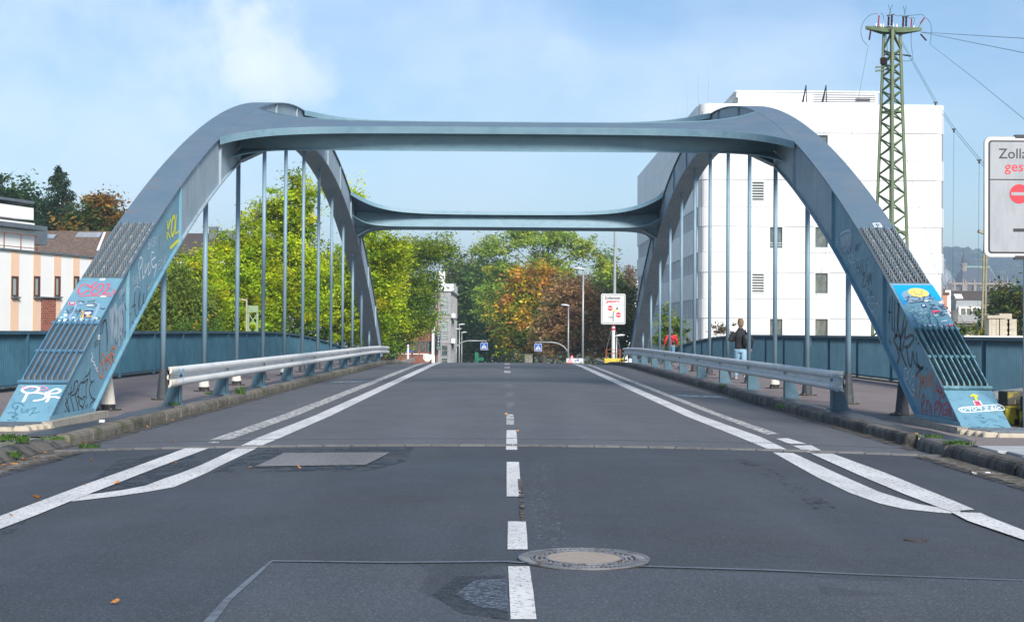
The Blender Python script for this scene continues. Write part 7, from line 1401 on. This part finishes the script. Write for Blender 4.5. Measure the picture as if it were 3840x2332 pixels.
def leaf(p, label, sc, grp=None):
    o = bpy.data.objects.new('fallen_leaf', lm); COL.objects.link(o); o.location = (p.x, p.y, rz(p.x, p.y) + .012 if KL + .0 < p.x < KR else .17); o.rotation_euler = (rr.uniform(-.5, .5), rr.uniform(-.5, .5), rr.uniform(0, 6)); k = sc * rr.uniform(.85, 1.2) * .45; o.scale = (k * rr.uniform(.8, 1.3), k, k * rr.uniform(1, 2)); tag(o, label, 'leaf', grp)
for p in grp1: leaf(p, 'small orange leaf scattered on the dark asphalt around the left lane lines', 1.0, 'leaves on the left asphalt')
for p in grp2: leaf(p, 'orange brown leaf gathered in the gutter at the left photo edge', 1.7, 'leaves in the left gutter')
for p in grp3[:4]: leaf(p, 'yellow leaf lying at the foot of the left bridge kerb', 1.5, 'leaves at the left kerb')
for p in grp3[4:]: leaf(p, 'orange leaf lying at the foot of the right kerb', 1.2, 'leaves at the right kerb')
for p, l_, k in single: leaf(p, l_, k)
o = bpy.data.objects['fallen_leaf']
p = z2(2275, 274); mb = MB(); mb.grid([[(p.x + u, p.y + v, rz(p.x, p.y) + .012 + .02 * math.sin(u * 40) * math.cos(v * 30)) for u in np.linspace(-.13, .13, 8)] for v in np.linspace(-.06, .06, 5)]); tag(mb.build('paper_scrap', M_paper, None), 'crumpled white paper scrap on the asphalt near the right kerb', 'litter')
p = at(768 / 2.1375, 1100 + 1013 / 2.1375, 19.6); mb = MB(); mb.box((p.x, 19.9, .165), (.05, .03, .02)).box((p.x + .06, 19.85, .163), (.03, .02, .015)); mb = MB().box((p.x, 19.9, .168), (.07, .05, .025), Matrix.Rotation(.4, 3, 'X')); tag(mb.build('paper_scrap', M_paper, None), 'tiny white paper ball on the sidewalk beside the left arch plinth', 'litter')
# weeds
def weed(p, n, h, w_, label, grp=None, m=M_grass):
    R_ = random.Random(int(p.x * 100 + n)); mb = MB()
    for i in range(n):
        a = R_.uniform(0, 6.283); r_ = R_.uniform(0, w_); b_ = V((p.x + r_ * math.cos(a), p.y + r_ * math.sin(a) * .5, p.z)); hh = h * R_.uniform(.4, 1.1); d = V((math.cos(a), math.sin(a), 0)) * hh * R_.uniform(.2, .9); sd = V((-math.sin(a), math.cos(a), 0)) * R_.uniform(.005, .012)
        mid = b_ + d * .4 + V((0, 0, hh * .7)); mb.add([b_ - sd, b_ + sd, mid + sd * 1.2, b_ + d + V((0, 0, hh)), mid - sd * 1.2], [(0, 1, 2, 4), (4, 2, 3)])
    o = mb.build('weed_tuft', m, None); tag(o, label, 'weed', grp); return o
def wp(px, py, z=.15):
    r = ray(px, py); t = (z - EYE.z) / r.z; return EYE + r * t
for px, py, n, h, w_, lab in ((3596, 1668, 150, .065, .20, 'bright green grass tuft at the corner of the right paving slabs'), (3490, 1641, 70, .05, .22, 'flat strip of grass on top of the right kerb beside the plinth'), (900, 1476, 60, .16, .12, 'upright green weed on the left kerb behind the second guard rail post'), (652, 1520, 40, .07, .12, 'dry grass tuft at the foot of the first left guard rail post'), (330, 1682, 70, .07, .14, 'green weed in the left gutter where the bridge kerb begins'), (15, 1650, 120, .085, .24, 'bushy green weed on the mossy setts at the left photo edge'), (82, 1658, 40, .10, .10, 'slim upright weed on the mossy setts by the left kerb'), (48, 1712, 70, .07, .12, 'green moss cushion spilling over the sloped left kerb'), (2710, 1452, 40, .08, .12, 'grass tuft on the right kerb below the guard rail middle'), (2926, 1528, 40, .07, .09, 'weed at a joint in the right kerb stones'), (2330, 1356, 40, .14, .3, 'weeds at the far end of the right kerb'), (1490, 1338, 60, .12, .5, 'weeds at the far end of the left kerb'), (205, 1648, 40, .04, .2, 'thin grass between left threshold stones and kerb'), (790, 1478, 50, .05, .15, 'low weed between cone and post on the left sidewalk'), (2680, 1350, 60, .22, .3, 'weeds at the foot of the right railing behind the guard rail')):
    weed(wp(px, py, -.0 if px == 330 else (.06 if px == 48 else .15)), n, h, w_, lab)
# ================================================================== PEOPLE
M_skin = mat('skin', (.42, .24, .17), rough=.6); M_hairb = mat('light_brown_hair', (.19, .11, .06), [((.12, .07, .035), 60, .45, .65, ST, .8)], rough=.7); M_hairk = mat('dark_hair', (.02, .014, .012), rough=.5)
M_swt = mat('black_sweater', (.012, .013, .016), [((.02, .022, .027), 5, .4, .7, ST, .8)], rough=.85); M_jean = mat('light_blue_jeans', (.21, .36, .48), [((.33, .48, .58), 5, .45, .65, (1, 1, .35), .9), ((.13, .25, .36), 9, .55, .75, ST, .7)], rough=.85); M_jeand = mat('mid_blue_jeans', (.10, .20, .32), [((.2, .3, .4), 7, .45, .7, ST, .8)], rough=.85)
M_redj = mat('red_jacket', (.52, .012, .03), [((.36, .008, .02), 7, .45, .7, ST, .8)], rough=.75); M_bag = mat('black_bag', (.010, .011, .015), rough=.5); M_shoe = mat('pale_shoe', (.5, .5, .5), rough=.7)
def fuse(mb, name, mtl, parent, vox=.016, it=4):
    """many overlapping shells fused into one continuous surface"""
    me = mb.mesh(name, mtl); o = bpy.data.objects.new(name, me); COL.objects.link(o); fixnormals(o)
    r = o.modifiers.new('r', 'REMESH'); r.mode = 'VOXEL'; r.voxel_size = vox; r.use_smooth_shade = True
    s_ = o.modifiers.new('s', 'SMOOTH'); s_.factor = .5; s_.iterations = it
    dg = bpy.context.evaluated_depsgraph_get(); dg.update(); m2 = bpy.data.meshes.new_from_object(o.evaluated_get(dg)); o.modifiers.clear(); o.data = m2; m2.materials.clear(); m2.materials.append(mtl); m2.name = name; o.parent = parent; return o
def loft(mb, secs, n=14):                      # (x, y, z, rx, ry) ellipses
    vs = [(x + rx * math.cos(6.28319 * k / n), y + ry * math.sin(6.28319 * k / n), z) for x, y, z, rx, ry in secs for k in range(n)]; m = len(secs)
    mb.add(vs, [(i * n + k, i * n + (k + 1) % n, (i + 1) * n + (k + 1) % n, (i + 1) * n + k) for i in range(m - 1) for k in range(n)] + [tuple(range(n))[::-1], tuple(range((m - 1) * n, m * n))]); return mb
def person(label, x, y, z, sc, top_, leg, hair, long_hair, arms, w_=1.0):
    t = thing('person', label, 'person', (x, y, z)); t.scale = (sc,) * 3
    st = {'l': .17, 'r': -.15}; hip = {k: V((sx * .09, 0, .88)) for k, sx in (('l', -1), ('r', 1))}
    kn = {'l': V((-.095, .12, .50)), 'r': V((.095, -.03, .50))}; an = {'l': V((-.10, .16, .10)), 'r': V((.10, -.24, .15))}; toe = {'l': V((-.11, .30, .04)), 'r': V((.11, -.14, .05))}
    sh = {k: V((sx * .185 * w_, 0, 1.40)) for k, sx in (('l', -1), ('r', 1))}; el = {k: V(arms[k][0]) for k in 'lr'}; wr = {k: V(arms[k][1]) for k in 'lr'}
    b_ = MB(); loft(b_, [(0, 0, .86, .14, .09), (0, 0, .97, .145, .10), (0, 0, 1.12, .125 * w_, .085), (0, 0, 1.28, .15 * w_, .10), (0, 0, 1.40, .15 * w_, .085), (0, .0, 1.46, .07, .06), (0, .01, 1.56, .055, .058)])
    loft(b_, [(0, .03, 1.54, .04, .05), (0, .035, 1.57, .055, .075), (0, .03, 1.62, .070, .092), (0, .025, 1.68, .076, .098), (0, .02, 1.73, .070, .09), (0, .015, 1.77, .045, .06)])
    loft(b_, [(0, .115, 1.622, .016, .016), (0, .122, 1.635, .017, .018), (0, .112, 1.675, .009, .012)], 8)
    for sx in (-1, 1): loft(b_, [(sx * .078, .02, 1.62, .012, .022), (sx * .083, .015, 1.65, .012, .030), (sx * .080, .01, 1.68, .010, .022)], 8)
    for k, sx in (('l', -1), ('r', 1)):
        b_.tube([hip[k], hip[k].lerp(kn[k], .5), kn[k], kn[k].lerp(an[k], .4), an[k]], [.085, .075, .055, .052, .038], 10); b_.tube([an[k] + V((0, -.04, -.03)), an[k].lerp(toe[k], .5), toe[k]], [.04, .038, .03], 8)
        b_.tube([sh[k], sh[k].lerp(el[k], .5), el[k], wr[k]], [.055, .046, .040, .028], 10)
        d = (wr[k] - el[k]).normalized(); side = d.cross(V((sx, 0, .2))).normalized(); pal = d.cross(side); c_ = wr[k] + d * .045
        for q in (-.02, 0, .02): b_.tube([wr[k] + side * q * .5, wr[k] + d * .085 + side * q], [.02, .016], 6)
    body = fuse(b_, 'body', M_skin, t, .012, 2)
    for k, sx in (('l', -1), ('r', 1)):         # four curled fingers and a thumb leaving the side of the palm
        d = (wr[k] - el[k]).normalized(); side = d.cross(V((sx, 0, .2))).normalized(); pal = d.cross(side); c_ = wr[k] + d * .08
        for i, l_ in enumerate((.068, .076, .072, .056)): b0 = c_ + side * (.026 - .017 * i); MB().tube([b0, b0 + d * l_ * .5 + pal * .004, b0 + d * l_ * .85 + pal * .024], [.009, .0085, .006], 6).build('finger', M_skin, None).parent = body
        b0 = wr[k] + d * .03 + side * .022; MB().tube([b0, b0 + d * .03 + side * .028, b0 + d * .058 + side * .026 + pal * .015], [.012, .010, .007], 6).build('thumb', M_skin, None).parent = body
    c = MB(); loft(c, [(0, 0, .90, .165 * w_, .125), (0, 0, .94, .17 * w_, .13), (0, 0, 1.10, .165 * w_, .12), (0, -.01, 1.27, .19 * w_, .135), (0, -.01, 1.38, .185 * w_, .115), (0, 0, 1.45, .125, .09), (0, .01, 1.505, .085, .08), (0, .012, 1.535, .070, .07)])
    for k in 'lr': c.tube([sh[k] + V((0, 0, -.01)), sh[k].lerp(el[k], .5), el[k], el[k].lerp(wr[k], .5), wr[k]], [.083, .070, .063, .055, .046], 10)
    fuse(c, 'jacket' if long_hair else 'sweater', top_, t, .014, 4)
    c = MB(); loft(c, [(0, 0, .80, .155, .11), (0, 0, .90, .162, .12), (0, 0, .98, .155, .115)])
    for k in 'lr': c.tube([hip[k] + V((0, 0, .02)), hip[k].lerp(kn[k], .5), kn[k], kn[k].lerp(an[k], .5), an[k] + V((0, 0, .0))], [.105, .094, .078, .072, .066], 10)
    fuse(c, 'jeans', leg, t, .014, 3)
    for k in 'lr': c = MB(); c.tube([an[k] + V((0, -.05, -.05)), an[k] + V((0, .02, -.04)), an[k].lerp(toe[k], .6), toe[k] + V((0, .02, 0))], [.042, .05, .045, .03], 8); fuse(c, 'shoe', M_shoe, t, .012, 2)
    c = MB(); loft(c, [(0, -.040, 1.56, .066, .045), (0, -.030, 1.61, .084, .072), (0, -.005, 1.67, .096, .098), (0, .005, 1.73, .095, .106), (0, .01, 1.785, .078, .09), (0, .01, 1.82, .035, .045)])
    if long_hair: loft(c, [(0, -.115, 1.44, .10, .05), (0, -.09, 1.50, .14, .08), (0, -.05, 1.60, .14, .10), (0, -.02, 1.70, .12, .11)])
    fuse(c, 'hair', hair, t, .012, 2)
    for sx in (-1, 1): mb = MB(); mb.lathe((sx * .032, .108, 1.662), [(.004, 0), (.011, .006), (.004, .012)], 6); mb.build('eye', M_sblack, None).parent = body
    mb = MB(); mb.box((0, .108, 1.592), (.045, .012, .010)); mb.build('mouth', mat('lips', (.35, .12, .10)), None).parent = body
    return t
mx_ = at(2777, 1300, 40); mn = person('man in black sweater and light jeans walking away along the right sidewalk', mx_.x, 40.0, .15, .955, M_swt, M_jean, M_hairb, False, {'l': ((-.33, -.05, 1.17), (-.20, .17, 1.16)), 'r': ((.32, -.06, 1.15), (.32, .05, .93))})
c = MB(); loft(c, [(.16, -.16, .98, .12, .06), (.16, -.18, 1.06, .13, .085), (.15, -.19, 1.22, .13, .085), (.14, -.16, 1.33, .10, .06)]); o = fuse(c, 'backpack', M_bag, None, .016, 3); o.location = mn.location; o.scale = mn.scale; tag(o, 'black backpack slung over the right shoulder of the walking man', 'backpack'); q = MB().tube([(.15, -.15, 1.36), (.13, -.03, 1.475), (.14, .12, 1.36)], .016, 6).build('strap', M_bag, None); q.parent = o
wx_ = at(2517, 1300, 63); wn = person('woman in red jacket with long dark hair, farther off on the right sidewalk', wx_.x, 63.0, prof(63) + .15, .875, M_redj, M_jeand, M_hairk, True, {'l': ((-.30, -.05, 1.15), (-.35, .02, .92)), 'r': ((.28, -.05, 1.15), (.29, .08, .92))}, .92)
c = MB(); loft(c, [(.10, -.165, .96, .06, .035), (.10, -.17, 1.03, .07, .05), (.09, -.165, 1.11, .06, .035)]); o = fuse(c, 'shoulder_bag', M_bag, None, .016, 3); o.location = wn.location; o.scale = wn.scale; tag(o, 'small black bag carried on the back of the woman in red', 'bag'); q = MB().tube([(.10, -.16, 1.16), (-.05, -.155, 1.33), (-.13, -.06, 1.46)], .012, 6).build('strap', M_bag, None); q.parent = o
# ================================================================== HAZE
hzb = MB().box((600, 1780, 92), (2300, 3720, 200)).build('haze', None, None); hzb['kind'] = 'stuff'
m = bpy.data.materials.new('haze'); m.use_nodes = True; nt = m.node_tree; nt.nodes.remove(nt.nodes['Principled BSDF']); pv = nt.nodes.new('ShaderNodeVolumePrincipled'); pv.inputs['Color'].default_value = (.62, .80, 1, 1); pv.inputs['Density'].default_value = .00038; pv.inputs['Anisotropy'].default_value = .1; nt.links.new(pv.outputs[0], nt.nodes['Material Output'].inputs['Volume']); hzb.data.materials.append(m)
